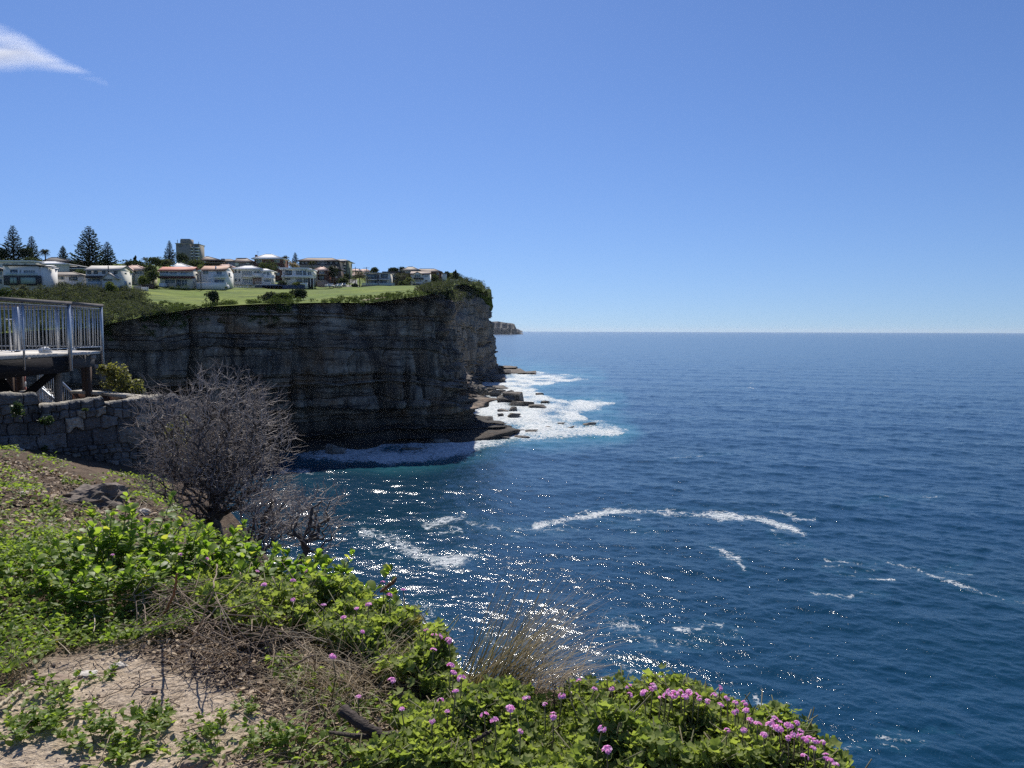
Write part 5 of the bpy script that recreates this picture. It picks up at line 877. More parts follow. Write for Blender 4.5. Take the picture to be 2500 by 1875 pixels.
mb = MB(); pl_ = [A, B, C, Bk1, Bk2, A2]; n = 6; Vv = np.array([p + (0, 0, 0) for p in pl_] + [p - (0, 0, .06) for p in pl_]); mb.add(Vv, [[[0, 1, 2, 3, 4, 5]], [[11, 10, 9, 8, 7, 6]], [[i, i + 6, (i + 1) % 6 + 6, (i + 1) % 6] for i in range(6)]]); mb.build('floor', M_DECK, dk)
dn = lambda p, q_: (q_ - p) / np.linalg.norm(q_ - p)
dAB, dBC = dn(A, B), dn(B, C); nAB = np.array([dAB[1], -dAB[0], 0]); nBC = np.array([dBC[1], -dBC[0], 0])
MB().bar(A - (0, 0, .235) - nAB * .04, B - (0, 0, .235) - nAB * .04, .14, .33).build('beam', M_TIMB, dk); MB().bar(B + dBC * .10 - (0, 0, .21) - nBC * .22, C - (0, 0, .21) - nBC * .22, .12, .28).build('beam', pm('blue_grey_timber', (.085, .085, .09), (.055, .055, .06), .8, 2, .5, 12, stretch=(1, 1, 8)), dk)
MB().bar(Bk1 - (0, 0, .22), Bk2 - (0, 0, .22), .14, .3).build('beam', M_TIMB, dk)
for px, y0, y1, Y, hw, mt in ((141, 900, 990, 17.0, .062, M_GREYT), (215, 895, 985, 18.2, .055, M_TIMB2), (206, 895, 985, 18.5, .05, M_TIMB2), (24, 905, 985, 18.4, .06, M_TIMB2), (48, 905, 990, 18.6, .06, M_TIMB2), (33, 912, 990, 18.8, .06, M_TIMB2)):
    a = at(px, y0, Y); b = at(px, y1, Y); b[2] = min(b[2], float(ground(b[0:1], b[1:2])[0])) - .1; a[2] = zf - .10; MB().box((a[0] - hw, Y - hw, b[2]), (a[0] + hw, Y + hw, a[2])).build('support_post', mt, dk)
MB().bar(at(136, 904, 16.9), at(40, 985, 16.6), .12, .16).build('brace', M_TIMB, dk); MB().bar(at(-20, 905, 16.6), at(36, 985, 16.9), .12, .22).build('brace', M_TIMB, dk)
for px, y0, y1, Y, w_ in ((69.5, 873, 892, 14.86, .115), (228, 868, 877, 17.35, .22), (235, 890, 899.5, 17.4, .14)):
    c = at(px, (y0 + y1) / 2, Y); h_ = (y1 - y0) / FPX * Y / 2; MB().bar(c - dAB * w_ / 2, c + dAB * w_ / 2, .012, 2 * h_).build('bracket', M_GREYT, dk)
# railing round the deck
rl = empty('deck_railing', (B[0], B[1], zf), 'galvanised railing with thin upright bars round the deck', 'railing'); RH = 1.04
def run(P, Q, nb, posts, w_rail=.10, first=0.0):
    d = dn(P, Q); L = np.linalg.norm(Q - P)
    MB().bar(P + (0, 0, RH), Q + (0, 0, RH), w_rail, .065).build('handrail', M_RAILT, rl); MB().bar(P + (0, 0, RH - .07), Q + (0, 0, RH - .07), .03, .012).build('top_bar', M_GALV, rl); MB().bar(P + (0, 0, .10), Q + (0, 0, .10), .03, .014).build('bottom_bar', M_GALV, rl)
    for k in range(nb):
        x = P + d * (L * (k + .5) / nb); MB().tube([x + (0, 0, .107), x + (0, 0, RH - .078)], .0085, 6).build('baluster', M_GALV, rl)
    for f, wd, drop in posts:
        x = P + d * L * f; MB().bar(x - (0, 0, drop), x + (0, 0, RH - .034), wd, .012 + wd * .35, up=tuple(np.cross(d, (0, 0, 1)))).build('post', M_GALV, rl)
oAB = nAB * .08; oBC = nBC * .02
run(A + oAB, B + oAB, 29, ((.0, .06, .3), (.52, .035, .28), (.985, .088, .37)))
run(B + oBC + dBC * .02, C + oBC, 12, ((.06, .04, 0), (.995, .085, .30)), .11)
run(C - (0, .04, 0), Bk1, 7, ((.9, .06, .0),)); run(Bk1, Bk2, 36, ((.08, .055, .0), (.34, .055, .0), (.6, .055, 0)))
p = at(42, 848, 16.9); p[2] = zf; e = empty('drinking_fountain', p, 'tall grey steel post with a side spout standing on the deck', 'drinking fountain'); MB().bar(p, p + (0, 0, .98), .10, .07, up=(0, 1, 0)).build('post', M_GALV, e); MB().tube([p + (-.09, -.05, .0), p + (-.12, -.05, .70)], .014, 6).build('pipe', M_TRIM, e); MB().box(p + (-.17, -.08, .70), p + (-.0505, -.02, .725)).build('spout', M_TRIM, e)
acc = Acc(); p = at(110, 851, 15.9); p[2] = zf + .004
def lump(name, c, sz, mat, lb, cat, seed, sub=3, amp=.35, group=None, parent=None):
    bm = bmesh.new(); bmesh.ops.create_icosphere(bm, subdivisions=sub, radius=1); 
    co = np.array([v.co for v in bm.verts]); k = 1 + amp * fbm(co[:, 0] * 2.3 + seed, co[:, 1] * 2.3 + co[:, 2] * 1.7, seed, 4) + amp * .6 * fbm(co[:, 2] * 5 + seed, co[:, 0] * 5 - co[:, 1] * 4, seed + 3, 3)
    for v, kk in zip(bm.verts, k): q_ = v.co * float(kk); v.co = Vector((q_.x * sz[0] / 2, q_.y * sz[1] / 2, max(q_.z, -.55) * sz[2] / 2))
    me_ = bpy.data.meshes.new(name); bm.to_mesh(me_); bm.free(); o = obj(name, me_, mat, parent, c); return tag(o, lb, cat, group)
lump('cloth_bundle', p + (0, 0, .05), (.24, .2, .16), WHITE, 'crumpled white cloth bundle lying on the deck floor', 'bundle', 4, 3, .5); lump('cloth_bundle', at(150, 856, 16.2) + (0, 0.4, .02), (.16, .16, .10), WHITE, 'small flat white scrap on the deck beside the thick corner post', 'bundle', 9, 2, .5)

# stairs and their railing behind the wall
st = empty('staircase', at(110, 985, 18.6), 'steps with pale nosings going down behind the wall under the deck', 'staircase')
for k in range(6):
    c = at(96 + k * 6, 952 + k * 8, 18.6); MB().box(c + (-.30, -.3, -.05), c + (.10, .3, 0)).build('tread', M_DECK, st)
for k in range(4):
    c = at(17 + k * 4, 926 + k * 9, 19.2); MB().box(c + (-.05, -.3, -.05), c + (.16, .3, 0)).build('tread', M_DECK, st)
sr = empty('stair_railing', at(130, 985, 19.0), 'sloping grey railing of the steps seen under the deck', 'railing')
for (p0, p1, hh, Y) in (((100, 885), (186, 968), 26, 18.9), ((100, 948), (158, 996), 22, 18.2)):
    a, b = at(*p0, Y), at(*p1, Y); MB().bar(a, b, .05, .05).build('handrail', M_GALV, sr); dz = np.array([0, 0, -hh / FPX * Y * 2.2]); MB().bar(a + dz, b + dz, .04, .03).build('bottom_bar', M_GALV, sr)
    for k in range(16): x = a + (b - a) * (k + .5) / 16; MB().tube([x + dz + (0, 0, .017), x - (0, 0, .028)], .008, 5).build('baluster', M_GALV, sr)
    for f in (.0, .42, 1.0): x = a + (b - a) * f; MB().bar(x + dz * 1.15, x + (0, 0, .03), .06, .03, up=(0, 1, 0)).build('post', M_TRIM if f == .42 else M_GALV, sr)
a = at(93, 905, 17.6); MB().bar(at(93.5, 905, 18.0), at(93.5, 985, 18.0), .05, .03, up=(0, 1, 0)).build('post', M_TRIM, sr)
# striped barrier and dark doorway under the deck
e = empty('notice_board', at(59, 960, 18.9), 'narrow red and white board leaning under the deck', 'board'); a, b = at(57, 905, 18.9), at(61, 958, 18.9)
for k in range(4): MB().bar(a + (b - a) * (k / 4), a + (b - a) * ((k + 1) / 4 - .004), .07, .03, up=(0, 1, 0)).build('stripe_panel', M_TRIM if k % 2 == 0 else pm('faded_red', (.45, .17, .13)), e)
# low retaining wall with pale coping behind
rw = empty('retaining_wall', at(290, 985, 18.0), 'low red-brown timber wall with a pale weathered coping behind the stone wall', 'wall'); 
cp = [at(186, 956, 18.6), at(260, 961, 18.2), at(322, 968, 17.8), at(392, 972, 17.4)]
for k in range(3): MB().bar(cp[k] + (0, 0, .0), cp[k + 1] - dn(cp[k], cp[k + 1]) * .02, .30, .07).build('coping', pm('pale_coping', (.50, .46, .39), (.36, .33, .28), .9, 4, .6, 20), rw); MB().bar(cp[k] - (0, 0, .29), cp[k + 1] - (0, 0, .29), .20, .50).build('wall', pm('red_timber', (.14, .07, .05), (.08, .045, .035), .8, 3, .5, 12, stretch=(1, 1, 8)), rw)

# rough stone wall
WP = [(-190, 12.4), (0, 13.2), (100, 13.7), (250, 14.2), (396, 14.9)]; WT = [(-190, 962), (88, 966), (89.5, 967), (95, 994), (180, 985), (250, 974), (257, 988), (330, 977), (398, 969)]
ws = np.linspace(-190, 398, 620); wY = np.interp(ws, [p[0] for p in WP], [p[1] for p in WP]); wt_ = np.interp(ws, [p[0] for p in WT], [p[1] for p in WT]) + 2.2 * fbm(ws / 9, ws * 0, 3, 3)
TP = np.array([at(a, b, Y) for a, b, Y in zip(ws, wt_, wY)]); bot = ground(TP[:, 0], TP[:, 1] - .3) - .35; rs_ = np.linspace(0, 1, 130); WZ = bot[None] + (TP[:, 2] - bot)[None] * rs_[:, None]; WXm = np.broadcast_to(TP[None, :, 0], WZ.shape); WYm = np.broadcast_to(TP[None, :, 1], WZ.shape)
sl = np.concatenate([[0], np.cumsum(np.linalg.norm(np.diff(TP[:, :2], axis=0), axis=1))]); SL = np.broadcast_to(sl[None], WZ.shape)
rg = np.random.default_rng(5); ch = [.0]; 
while ch[-1] < 4: ch.append(ch[-1] + rg.choice([.09, .14, .2, .28, .34], p=[.2, .25, .25, .2, .1]))
wz = WZ - EYE + 3.6 + .085 * fbm(SL / .6, WZ * 1.8, 4, 3) + .05 * fbm(SL / .16, WZ / .2, 44, 2); ci = np.clip(np.searchsorted(ch, wz.ravel()) - 1, 0, len(ch) - 2).reshape(wz.shape); chh = np.array(ch); hh = (chh[ci + 1] - chh[ci]); fz = (wz - chh[ci]) / hh
swd = (hh * (1.0 + 1.2 * _hash(ci, ci * 0, 8))); uu = (SL + .06 * fbm(SL / .35, WZ / .25, 6, 3)) / swd + ci * 3.7; cc = np.floor(uu); fu_ = uu - cc
md = np.minimum(np.minimum(fu_, 1 - fu_) * swd, np.minimum(fz, 1 - fz) * hh); so = _hash(cc, ci, 9); face = (.11 * (so - .5) + .05 * sstep(0, .016, md) + .034 * fbm(SL / .11, WZ / .07, 10, 4) + .03 * fbm(SL / .3 + 5 * so, WZ / .3, 12, 3))
wd_ = np.array([dn(TP[0], TP[-1])[1], -dn(TP[0], TP[-1])[0]]); Vw = [np.stack([WXm + wd_[0] * face, WYm + wd_[1] * face, WZ], -1)]
for k, (dy, dz) in enumerate(((.06, .035), (.18, .045), (.32, .03), (.42, -.02), (.46, -.12), (.46, -1.8))):
    Vw.append(np.stack([TP[:, 0] - wd_[0] * dy, TP[:, 1] - wd_[1] * dy, TP[:, 2] + dz + .03 * fbm(sl / .25, sl * 0 + k, 7, 3)], -1)[None])
Vw = np.concatenate(Vw); strat = np.concatenate([so, np.full((6, len(sl)), .95)]); a_, b_ = Vw.shape[:2]; I = np.arange(a_ - 1)[:, None] * b_ + np.arange(b_ - 1)[None]; q4 = [np.stack([I, I + 1, I + b_ + 1, I + b_], -1).reshape(-1, 4)]  # cap rows get the pale tone: sunlight on the wall top put into colour
pb_ = at(396, 1100, 14.9)
def stone_mat():
    m, t = newmat('rubble_stone'); q = NT(t); p = q.pos(); s_ = q.attr('strat'); n = q.noise(p, 3.5, 6, .65); n2 = q.noise(p, 22, 5, .7)
    c = q.ramp(s_, [(0., (.14, .14, .145)), (.35, (.22, .217, .21)), (.6, (.31, .30, .285)), (.85, (.18, .177, .172)), (.93, (.52, .47, .38))]); c = q.mix(q.math('MULTIPLY', q.ramp(q.noise(q.scl(p, (1, 1, .35)), 2.6, 6, .68), [(.44, 0.), (.62, 1.)]), .72), c, (.075, .076, .075)); c = q.mix(.55, c, q.ramp(n2, [(.3, .25), (.7, .75)]), 'OVERLAY')  # palest stop: painted sunlight on the top rows, plus odd pale stones
    q.out(q.bsdf(col=c, rough=.92, spec=.15, nrm=q.bump(q.math('ADD', n2, q.noise(q.scl(p, (2, 2, 9)), 3.0, 5, .7)), 1.0, .05))); return m
M_STONE = stone_mat()
o = obj('stone_wall', mesh_of('stone_wall', Vw.reshape(-1, 3) - pb_, q4, {'strat': strat}), M_STONE, None, pb_); tag(o, 'rough grey rubble stone wall below the deck', 'stone wall')
mb = MB(); rr_ = at(398, 1000, 14.9)
e = empty('rock_outcrop', (rr_[0], 15.2, EYE - 3.2), None); bpy.data.objects.remove(e)
lump('rock_outcrop', (rr_[0] - .15, 15.9, EYE - 2.75), (.9, 2.0, 2.5), M_STONE, 'blocky end of the stone wall behind the bare shrub', 'rock', 17, 4, .25)

# bush by the wall, ivy and wall plants
F_OLIVE = foliage('olive_leaf', (.075, .082, .026), (.20, .19, .075), .35, .5); F_IVY = foliage('ivy_leaf', (.018, .035, .014), (.05, .085, .03), .25, .45)
def leafbush(name, lb, cat, px, py, Y, wpx, hpx, n, leaf, mat, seed, group=None, dz=0):
    c = at(px, py, Y); k = Y / FPX; acc = Acc(); rg_ = np.random.default_rng(seed); e = empty(name, c - (0, 0, hpx * k / 2), lb, cat, group); blob(acc, c, (wpx * k / 2 * 1.1, wpx * k / 2 * .8, hpx * k / 2 * 1.15), n, leaf, 16, rng=rg_); obj('foliage', acc.mesh('foliage', e.location), mat, e)
    if name == 'wall_plant': return e
    tr = MB(); b0 = np.array(e.location)
    for j in range(5): tr.tube([b0 + (rg_.normal(0, .03), 0, -.15), c + rg_.normal(0, .25, 3) * (wpx * k / 2, .2, hpx * k / 2)], [.018, .006], 5)
    tr.build('stem', M_BARK, e); return e
def slopebush():
    c = at(298, 925, 18.6); acc = Acc(); rg_ = np.random.default_rng(3); e = empty('green_bush', (c[0], 18.6, c[2] - .45), 'rounded olive-green bush growing beside the right end of the deck', 'bush')
    for px, py, r in ((262, 905, 24), (280, 905, 30), (300, 930, 38), (325, 945, 30), (335, 955, 22), (270, 935, 30), (248, 900, 14), (295, 960, 30)): blob(acc, at(px, py, 18.6), r / FPX * 18.6, 420, .062, 8, rng=rg_)
    obj('foliage', acc.mesh('foliage', e.location), F_OLIVE, e); tr = MB()
    for j in range(5): tr.tube([np.array(e.location) + (0, 0, -.3), c + rg_.normal(0, .12, 3) + (0, 0, .2)], [.02, .006], 5)
    tr.build('stem', M_BARK, e)
slopebush()
leafbush('ivy', 'sunlit yellow-green creeper on the wall end behind the bare shrub', 'creeper', 432, 1085, 14.7, 66, 170, 1500, .055, F_OLIVE, 5)
leafbush('wall_plant', 'dark ferny plant growing from the top of the stone wall, leftmost', 'plant', 42, 1003, 12.95, 34, 52, 500, .04, F_IVY, 6, 'plants rooted in the stone wall'); leafbush('wall_plant', 'dark ivy patch in the middle of the stone wall', 'plant', 117, 1028, 13.5, 44, 32, 500, .04, F_IVY, 7, 'plants rooted in the stone wall'); leafbush('wall_plant', 'small green sprig near the top of the stone wall, rightmost', 'plant', 208, 1000, 13.85, 20, 10, 120, .035, F_EDGE, 8, 'plants rooted in the stone wall')
leafbush('wall_plant', 'thin weed low on the stone wall below the leftmost fern', 'plant', 108, 1095, 13.5, 20, 22, 120, .035, F_IVY, 18, 'plants rooted in the stone wall')
# ------------------------------------------------------------------ bare shrubs
M_TWIG = pm('grey_twig', (.45, .40, .36), (.25, .215, .19), .85, 6, .2); M_LIMB = pm('dark_limb', (.10, .085, .075), (.055, .047, .042), .9, 6, .5, 30)
def bare_shrub(lb, base, cen, rad, N, seed, r0=.0042, nst=5, tl=.10, shell=.55):
    rg_ = np.random.default_rng(seed); base = np.array(base); cen = np.array(cen); rad = np.array(rad); d = unit(N, rg_); rr = rg_.random(N) ** shell; P = cen + d * rr[:, None] * rad; lum = fbm(d[:, 0] * 2 + seed, d[:, 2] * 2 + d[:, 1], seed, 2); P = cen + (P - cen) * (1 + .42 * lum)[:, None]
    P = P[P[:, 2] > base[2] + .12]; root = [base + np.append(rg_.normal(0, .09, 2), 0) for _ in range(nst)]; nodes = [base] + root; par = [-1] + [0] * nst; o_ = np.argsort(np.linalg.norm((P - base) , axis=1)); P = P[o_]; NP = np.zeros((len(P) + nst + 1, 3)); NP[:nst + 1] = nodes; cnt = nst + 1; dep_ = np.zeros(len(NP)); par = par + [0] * len(P)
    for p in P:
        v = NP[1:cnt] - p; ds = np.linalg.norm(v, axis=1); ax = NP[1:cnt] - base; cost = ds + .22 * dep_[1:cnt]; j = 1 + int(np.argmin(cost)); NP[cnt] = p + rg_.normal(0, .012, 3); par[cnt] = j; dep_[cnt] = dep_[j] + np.linalg.norm(NP[j] - p); cnt += 1
    NP = NP[:cnt]; par = np.array(par[:cnt]); w_ = np.ones(cnt)
    for i in range(cnt - 1, 0, -1): w_[par[i]] += w_[i]
    Rr = r0 * w_ ** .39; kids = np.zeros(cnt, int)
    for i in range(1, cnt): kids[par[i]] += 1
    e = empty('bare_shrub', base, lb, 'shrub'); thick, thin = MB(), MB()
    for i in range(1, cnt):
        j = par[i]
        if j == 0 and i > nst: continue
        a, b = NP[j], NP[i]; L = np.linalg.norm(b - a)
        if L < 1e-4: continue
        mid = (a + b) / 2 + rg_.normal(0, .07 * L, 3); tgt = thick if w_[i] > 9 else thin; ra = min(Rr[j], Rr[i] * 1.5); tgt.tube([a, mid, b], [ra, (ra + Rr[i]) / 2, Rr[i]], 6 if w_[i] > 9 else 3, cap=False)
        if w_[i] <= 4:
            for _ in range(3 if w_[i] == 1 else 1):
                g = (b - a) / L + rg_.normal(0, .55, 3); g /= np.linalg.norm(g); out_ = (b - cen) / rad; g = g + .5 * out_ / (np.linalg.norm(out_) + .01); g /= np.linalg.norm(g); ll = tl * rg_.uniform(.5, 1.3); cv = rg_.normal(0, .35, 3) + (0, 0, .25)
                thin.tube([b, b + g * ll * .5 + cv * ll * .12, b + g * ll + cv * ll * .45], [r0 * .9, r0 * .7, r0 * .45], 3, cap=False)
    thick.build('branches', M_LIMB, e); thin.build('twigs', M_TWIG, e); return e
bz = at(545, 1345, 10.6); bare_shrub('large leafless grey shrub with a tangle of pale curled twigs', bz, at(520, 1115, 10.7), (1.14, 1.0, 1.14), 5000, 3, .0029, 7, .14, .55)
leafbush('leafy_weed', 'green weed at the foot of the large bare shrub', 'plant', 500, 1345, 9.2, 90, 60, 500, .05, F_EDGE, 41); leafbush('leafy_weed', 'dark leafy weed in the hollow left of the large bare shrub', 'plant', 385, 1215, 11.5, 90, 40, 420, .05, F_IVY, 42)
bare_shrub('small leafless dark shrub leaning out over the water, below right of the large one', at(735, 1400, 7.6), at(765, 1275, 7.9), (.36, .4, .42), 420, 9, .0028, 4, .08, .6)
bare_shrub('low spreading bare shrub at the right foot of the large grey one', at(610, 1370, 9.4), at(655, 1262, 9.4), (.52, .6, .46), 900, 12, .0028, 4, .09, .6)

# ------------------------------------------------------------------ near plants
F_BROAD = foliage('broad_leaf', (.105, .175, .026), (.21, .28, .055), .52, .48, (.34, .34, .08), .28); F_COVER = foliage('cover_leaf', (.085, .14, .028), (.205, .265, .062), .48, .5, (.36, .30, .10), .2); F_GER = foliage('geranium_leaf', (.115, .16, .045), (.255, .295, .095), .45, .65, (.38, .30, .09), .15); F_PINK = foliage('pink_petal', (.80, .36, .64), (.90, .56, .80), .4, .6, (.92, .70, .86), .3, (1.3, 1.1, 1.3))
F_DRY = foliage('dry_blade', (.17, .125, .075), (.38, .30, .19), .2, .6, None, .3, (1.2, 1.1, .9)); F_GBLADE = foliage('green_blade', (.085, .085, .032), (.27, .205, .11), .25, .5, (.30, .16, .06)); M_STEM = pm('plant_stem', (.10, .12, .045), (.13, .10, .055), .7, 8); M_DEAD = pm('dead_stick', (.36, .28, .20), (.18, .13, .09), .9, 5, .4, 30); M_LOG = pm('dark_log', (.075, .055, .043), (.035, .027, .023), .9, 6, .8, 40, stretch=(1, 1, 4))
def leaf_tpl(wid=.34, fold=.10, bend=.12):
    t_ = [0, .18, .45, .75, .93, 1.0]; w_ = [.03, .16, .9 * wid, wid, .62 * wid, .02]; v = []
    for a, b in zip(t_, w_): z = bend * (a - a * a) * 2; v += [(a, -b, z + fold * b * 1.4), (a, 0, z), (a, b, z + fold * b * 1.4)]
    f = []
    for i in range(5):
        for k in (0, 1): f.append((i * 3 + k, i * 3 + 3 + k, i * 3 + 4 + k, i * 3 + 1 + k))
    return np.array(v), [np.array(f)]
LV, LF = leaf_tpl(); SV, SF = leaf_tpl(.28, .2, .1)
def lobed_tpl(n=15):
    th_ = np.linspace(-2.75, 2.75, n); r = .41 + .07 * np.cos(th_ * 5.4) + .03 * np.cos(th_ * 15); v = [(0, 0, -.04)] + [(r_ * math.cos(a) , r_ * math.sin(a), .10 + .07 * math.cos(a * 5)) for r_, a in zip(r, th_)]
    return np.array(v), [np.array([(0, i, i + 1) for i in range(1, n)])]
GV, GF = lobed_tpl()
def broad_plant(seed, nst, h):
    rg_ = np.random.default_rng(seed); acc = Acc(); st_ = MB()
    for s_ in range(nst):
        a = rg_.uniform(0, 6.28); r = rg_.uniform(.02, .16); hh = h * rg_.uniform(.55, 1.1); p0 = np.array([r * math.cos(a), r * math.sin(a), 0]); ln_ = np.array([math.cos(a), math.sin(a), 0]) * rg_.uniform(.05, .16) + rg_.normal(0, .03, 3) * (1, 1, 0); m = 7; s = np.linspace(0, 1, m)[:, None]; C_ = p0 + ln_ * s ** 1.3 + np.array([0, 0, hh]) * s; st_.tube(C_, np.linspace(.0045, .0022, m), 5)
        nl = int(9 + hh * 34); f = np.clip(rg_.uniform(.25, 1.0, nl) ** .6, 0, 1); T = p0 + ln_ * (f ** 1.3)[:, None] + np.array([0, 0, hh]) * f[:, None]; top_ = f > .84
        yaw = np.arange(nl) * 2.4 + rg_.normal(0, .3, nl); el = np.where(top_, rg_.uniform(.5, 1.15, nl), rg_.uniform(-.15, .65, nl)); M = rotm(yaw - math.pi / 2, el * 0, rg_.normal(0, .25, nl)); 
        cy, sy, ce, se = np.cos(yaw), np.sin(yaw), np.cos(el), np.sin(el); X_ = np.stack([cy * ce, sy * ce, se], 1); Y_ = np.stack([-sy, cy, 0 * cy], 1); tw = rg_.normal(0, .35, nl); Z_ = np.cross(X_, Y_); Y2 = Y_ * np.cos(tw)[:, None] + Z_ * np.sin(tw)[:, None]; Z2 = np.cross(X_, Y2); M = np.stack([X_, Y2, Z2], -1)
        sz = rg_.uniform(.034, .070, nl) * np.where(top_, .85, 1.1); V_, F_, r_ = inst(LV, LF, M * sz[:, None, None], T, rg_.random(nl)); acc.add(V_, F_, r_)
    return acc.mesh('leaves', smooth=True), st_
protos = []
for k, (n_, h_) in enumerate(((9, .40), (11, .34), (8, .30), (12, .44), (7, .26))):
    lm, sm = broad_plant(60 + k, n_, h_); lm.materials.append(F_BROAD); so_ = sm.build('stem', M_STEM, None, base=(0, 0, 0)); sme = so_.data; bpy.data.objects.remove(so_); protos.append((lm, sme))
def hit(px, py, h, y0=2.2, y1=14.0):
    Ys = np.linspace(y0, y1, 600); d = ray(px, py); t = Ys / d[1]; x = d[0] * t; z = EYE + d[2] * t; ins_ = in_poly(x, Ys, EPOLY); g = ground(x, Ys) + h; dd = z - g; s = np.where(dd <= 0)[0]
    i = s[0] if len(s) else int(np.argmin(np.where(ins_, np.abs(dd), 9)))
    return np.array([x[i], Ys[i], z[i] if len(s) == 0 else g[i]])
BP = [(285, 1300, 4.75, 3, 1.05), (235, 1345, 4.4, 0, 1.0), (330, 1350, 4.6, 1, 1.0), (420, 1345, 4.65, 0, .95), (500, 1325, 4.75, 1, 1.0), (560, 1335, 4.7, 2, 1.1), (620, 1340, 4.6, 1, .9), (700, 1330, 4.55, 0, .95), (670, 1370, 4.4, 2, 1.0), (745, 1370, 4.3, 1, .9), (800, 1400, 4.2, 2, 1.05), (840, 1440, 4.0, 4, 1.0), (1000, 1450, 3.75, 4, .6), (180, 1400, 4.1, 2, .8), (260, 1420, 4.05, 1, .85), (170, 1360, 4.4, 2, .9), (380, 1400, 4.2, 2, .9), (440, 1390, 4.4, 4, 1.1), (30, 1380, 4.2, 2, .7), (340, 1290, 4.9, 4, 1.1), (590, 1300, 4.95, 4, 1.1), (900, 1450, 3.85, 4, .8)]
BL = {0: 'tallest broad-leaved plant of the leafy bank, in front of the soil mound', 7: 'broad-leaved plant standing up just below the small leaning bare shrub', 11: 'broad-leaved plant at the right end of the leafy bank, against the water', 12: 'lone sprig of round leaves sticking out over the water beyond the bank'}
for i, (px, py, Y, k, s) in enumerate(BP):
    x = at(px, py, Y)[0]; g = float(ground(np.array([x]), np.array([Y]))[0]); e = empty('broadleaf_plant', (x, Y, g - .02), BL.get(i, 'green broad-leaved coastal plant among others of its kind on the leafy bank'), 'plant', 'broad-leaved plants on the leafy bank', (i * 2.399) % 6.28); e.scale = (s, s, s * (1.0 if i != 12 else 1.1))
    obj('leaves', protos[k][0], None, e); obj('stem', protos[k][1], None, e)

def gpts(poly, n, seed, h=0.0, cell=(7, 5)):
    rg_ = np.random.default_rng(seed); m_ = (GY > 1.2); P = np.stack([GX[m_], GY[m_], GZ[m_]], 1); a, b = proj(P + (0, 0, h)); ok = np.where(in_poly(a, b, poly) & in_poly(P[:, 0], P[:, 1], EPOLY2))[0]
    w_ = (P[ok, 1] ** -1.0); w_ = P[ok, 1] * 0 + 1.0; dY = np.interp(P[ok, 1], gy, np.gradient(gy)); w_ = dY * np.maximum(.3, P[ok, 1]); pick = rg_.choice(ok, n, p=w_ / w_.sum()); Q = P[pick]; Q[:, 0] += rg_.normal(0, .02, n); Q[:, 1] += rg_.normal(0, .02, n); return Q
def _off(poly, d): return [(x + d * .9, y + d * .5) for x, y in poly]
EPOLY2 = [(x + .18, y + .12) for x, y in EDGE] + [(-40, 21), (-40, -3)]
def scatter(acc, P, leaf, hfun, seed, tpl, upright=.5, hmin=.25, smax=1.3):
    rg_ = np.random.default_rng(seed); n = len(P); h = hfun(P[:, 0], P[:, 1]) * (hmin + (1 - hmin) * rg_.random(n) ** .55); T = P + np.stack([0 * h, 0 * h, h], 1); yaw = rg_.uniform(0, 6.28, n); M = rotm(yaw, rg_.normal(0, upright, n), rg_.normal(0, upright, n)) * (leaf * rg_.uniform(.55, smax, n))[:, None, None]
    cl = vnoise(P[:, 0] / .11, P[:, 1] / .11, seed); V_, F_, r_ = inst(tpl[0], tpl[1], M, T, np.clip(.55 * rg_.random(n) + .45 * cl, 0, 1)); acc.add(V_, F_, r_)
hA = lambda x, y: .06 + .20 * vnoise(x / .22, y / .22, 7) ** 1.3
# leafy ground cover: countless small leaves
acc = Acc()
Z1 = [(-60, 1370), (110, 1345), (300, 1380), (480, 1400), (600, 1440), (700, 1500), (560, 1530), (420, 1560), (330, 1590), (250, 1580), (130, 1600), (40, 1660), (-60, 1720)]
scatter(acc, gpts(Z1, 14000, 1), .028, hA, 1, (SV, SF), .5)
scatter(acc, gpts([(-900, 1330), (-60, 1370), (-60, 1720), (-500, 1950), (-1500, 1950)], 9000, 3), .030, hA, 3, (SV, SF), .5); scatter(acc, gpts([(-900, 1080), (-30, 1110), (-30, 1400), (-900, 1400)], 6000, 4), .045, lambda x, y: .03 + .14 * vnoise(x / .35, y / .35, 17), 4, (SV, SF), .5)
scatter(acc, gpts([(120, 1300), (260, 1300), (700, 1330), (860, 1420), (900, 1480), (600, 1470), (300, 1420), (60, 1380)], 5000, 2), .032, lambda x, y: .08 + .2 * vnoise(x / .25, y / .25, 9), 2, (SV, SF), .55)
tag(obj('ground_cover', acc.mesh('ground_cover', smooth=True), F_COVER), 'bright green ground cover of small leaves on the left bank', kind='stuff')
acc = Acc(); hM = lambda x, y: .03 + .12 * vnoise(x / .35, y / .35, 17)
for k, (poly, n) in enumerate((([(-40, 1150), (60, 1165), (110, 1210), (100, 1270), (120, 1330), (80, 1390), (-40, 1420)], 2600), ([(90, 1230), (160, 1240), (140, 1290), (95, 1280)], 380), ([(90, 1300), (140, 1230), (150, 1260), (130, 1330)], 300), ([(60, 1120), (110, 1120), (180, 1150), (130, 1165), (70, 1150)], 500), ([(100, 1235), (150, 1232), (155, 1262), (100, 1265)], 400), ([(180, 1240), (240, 1245), (250, 1275), (190, 1270)], 350), ([(295, 1195), (350, 1188), (420, 1200), (420, 1225), (360, 1235), (310, 1225)], 900), ([(370, 1240), (440, 1238), (450, 1270), (400, 1275)], 400), ([(-20, 1330), (60, 1340), (100, 1380), (50, 1420), (-20, 1430)], 800), ([(150, 1160), (230, 1185), (210, 1200), (150, 1180)], 250), ([(-20, 1100), (40, 1105), (60, 1125), (-20, 1140)], 300), ([(210, 1160), (300, 1160), (420, 1180), (400, 1195), (260, 1185)], 700))):
    scatter(acc, gpts(poly, int(n * .40), 20 + k), .044, hM, 20 + k, (SV, SF), .5)
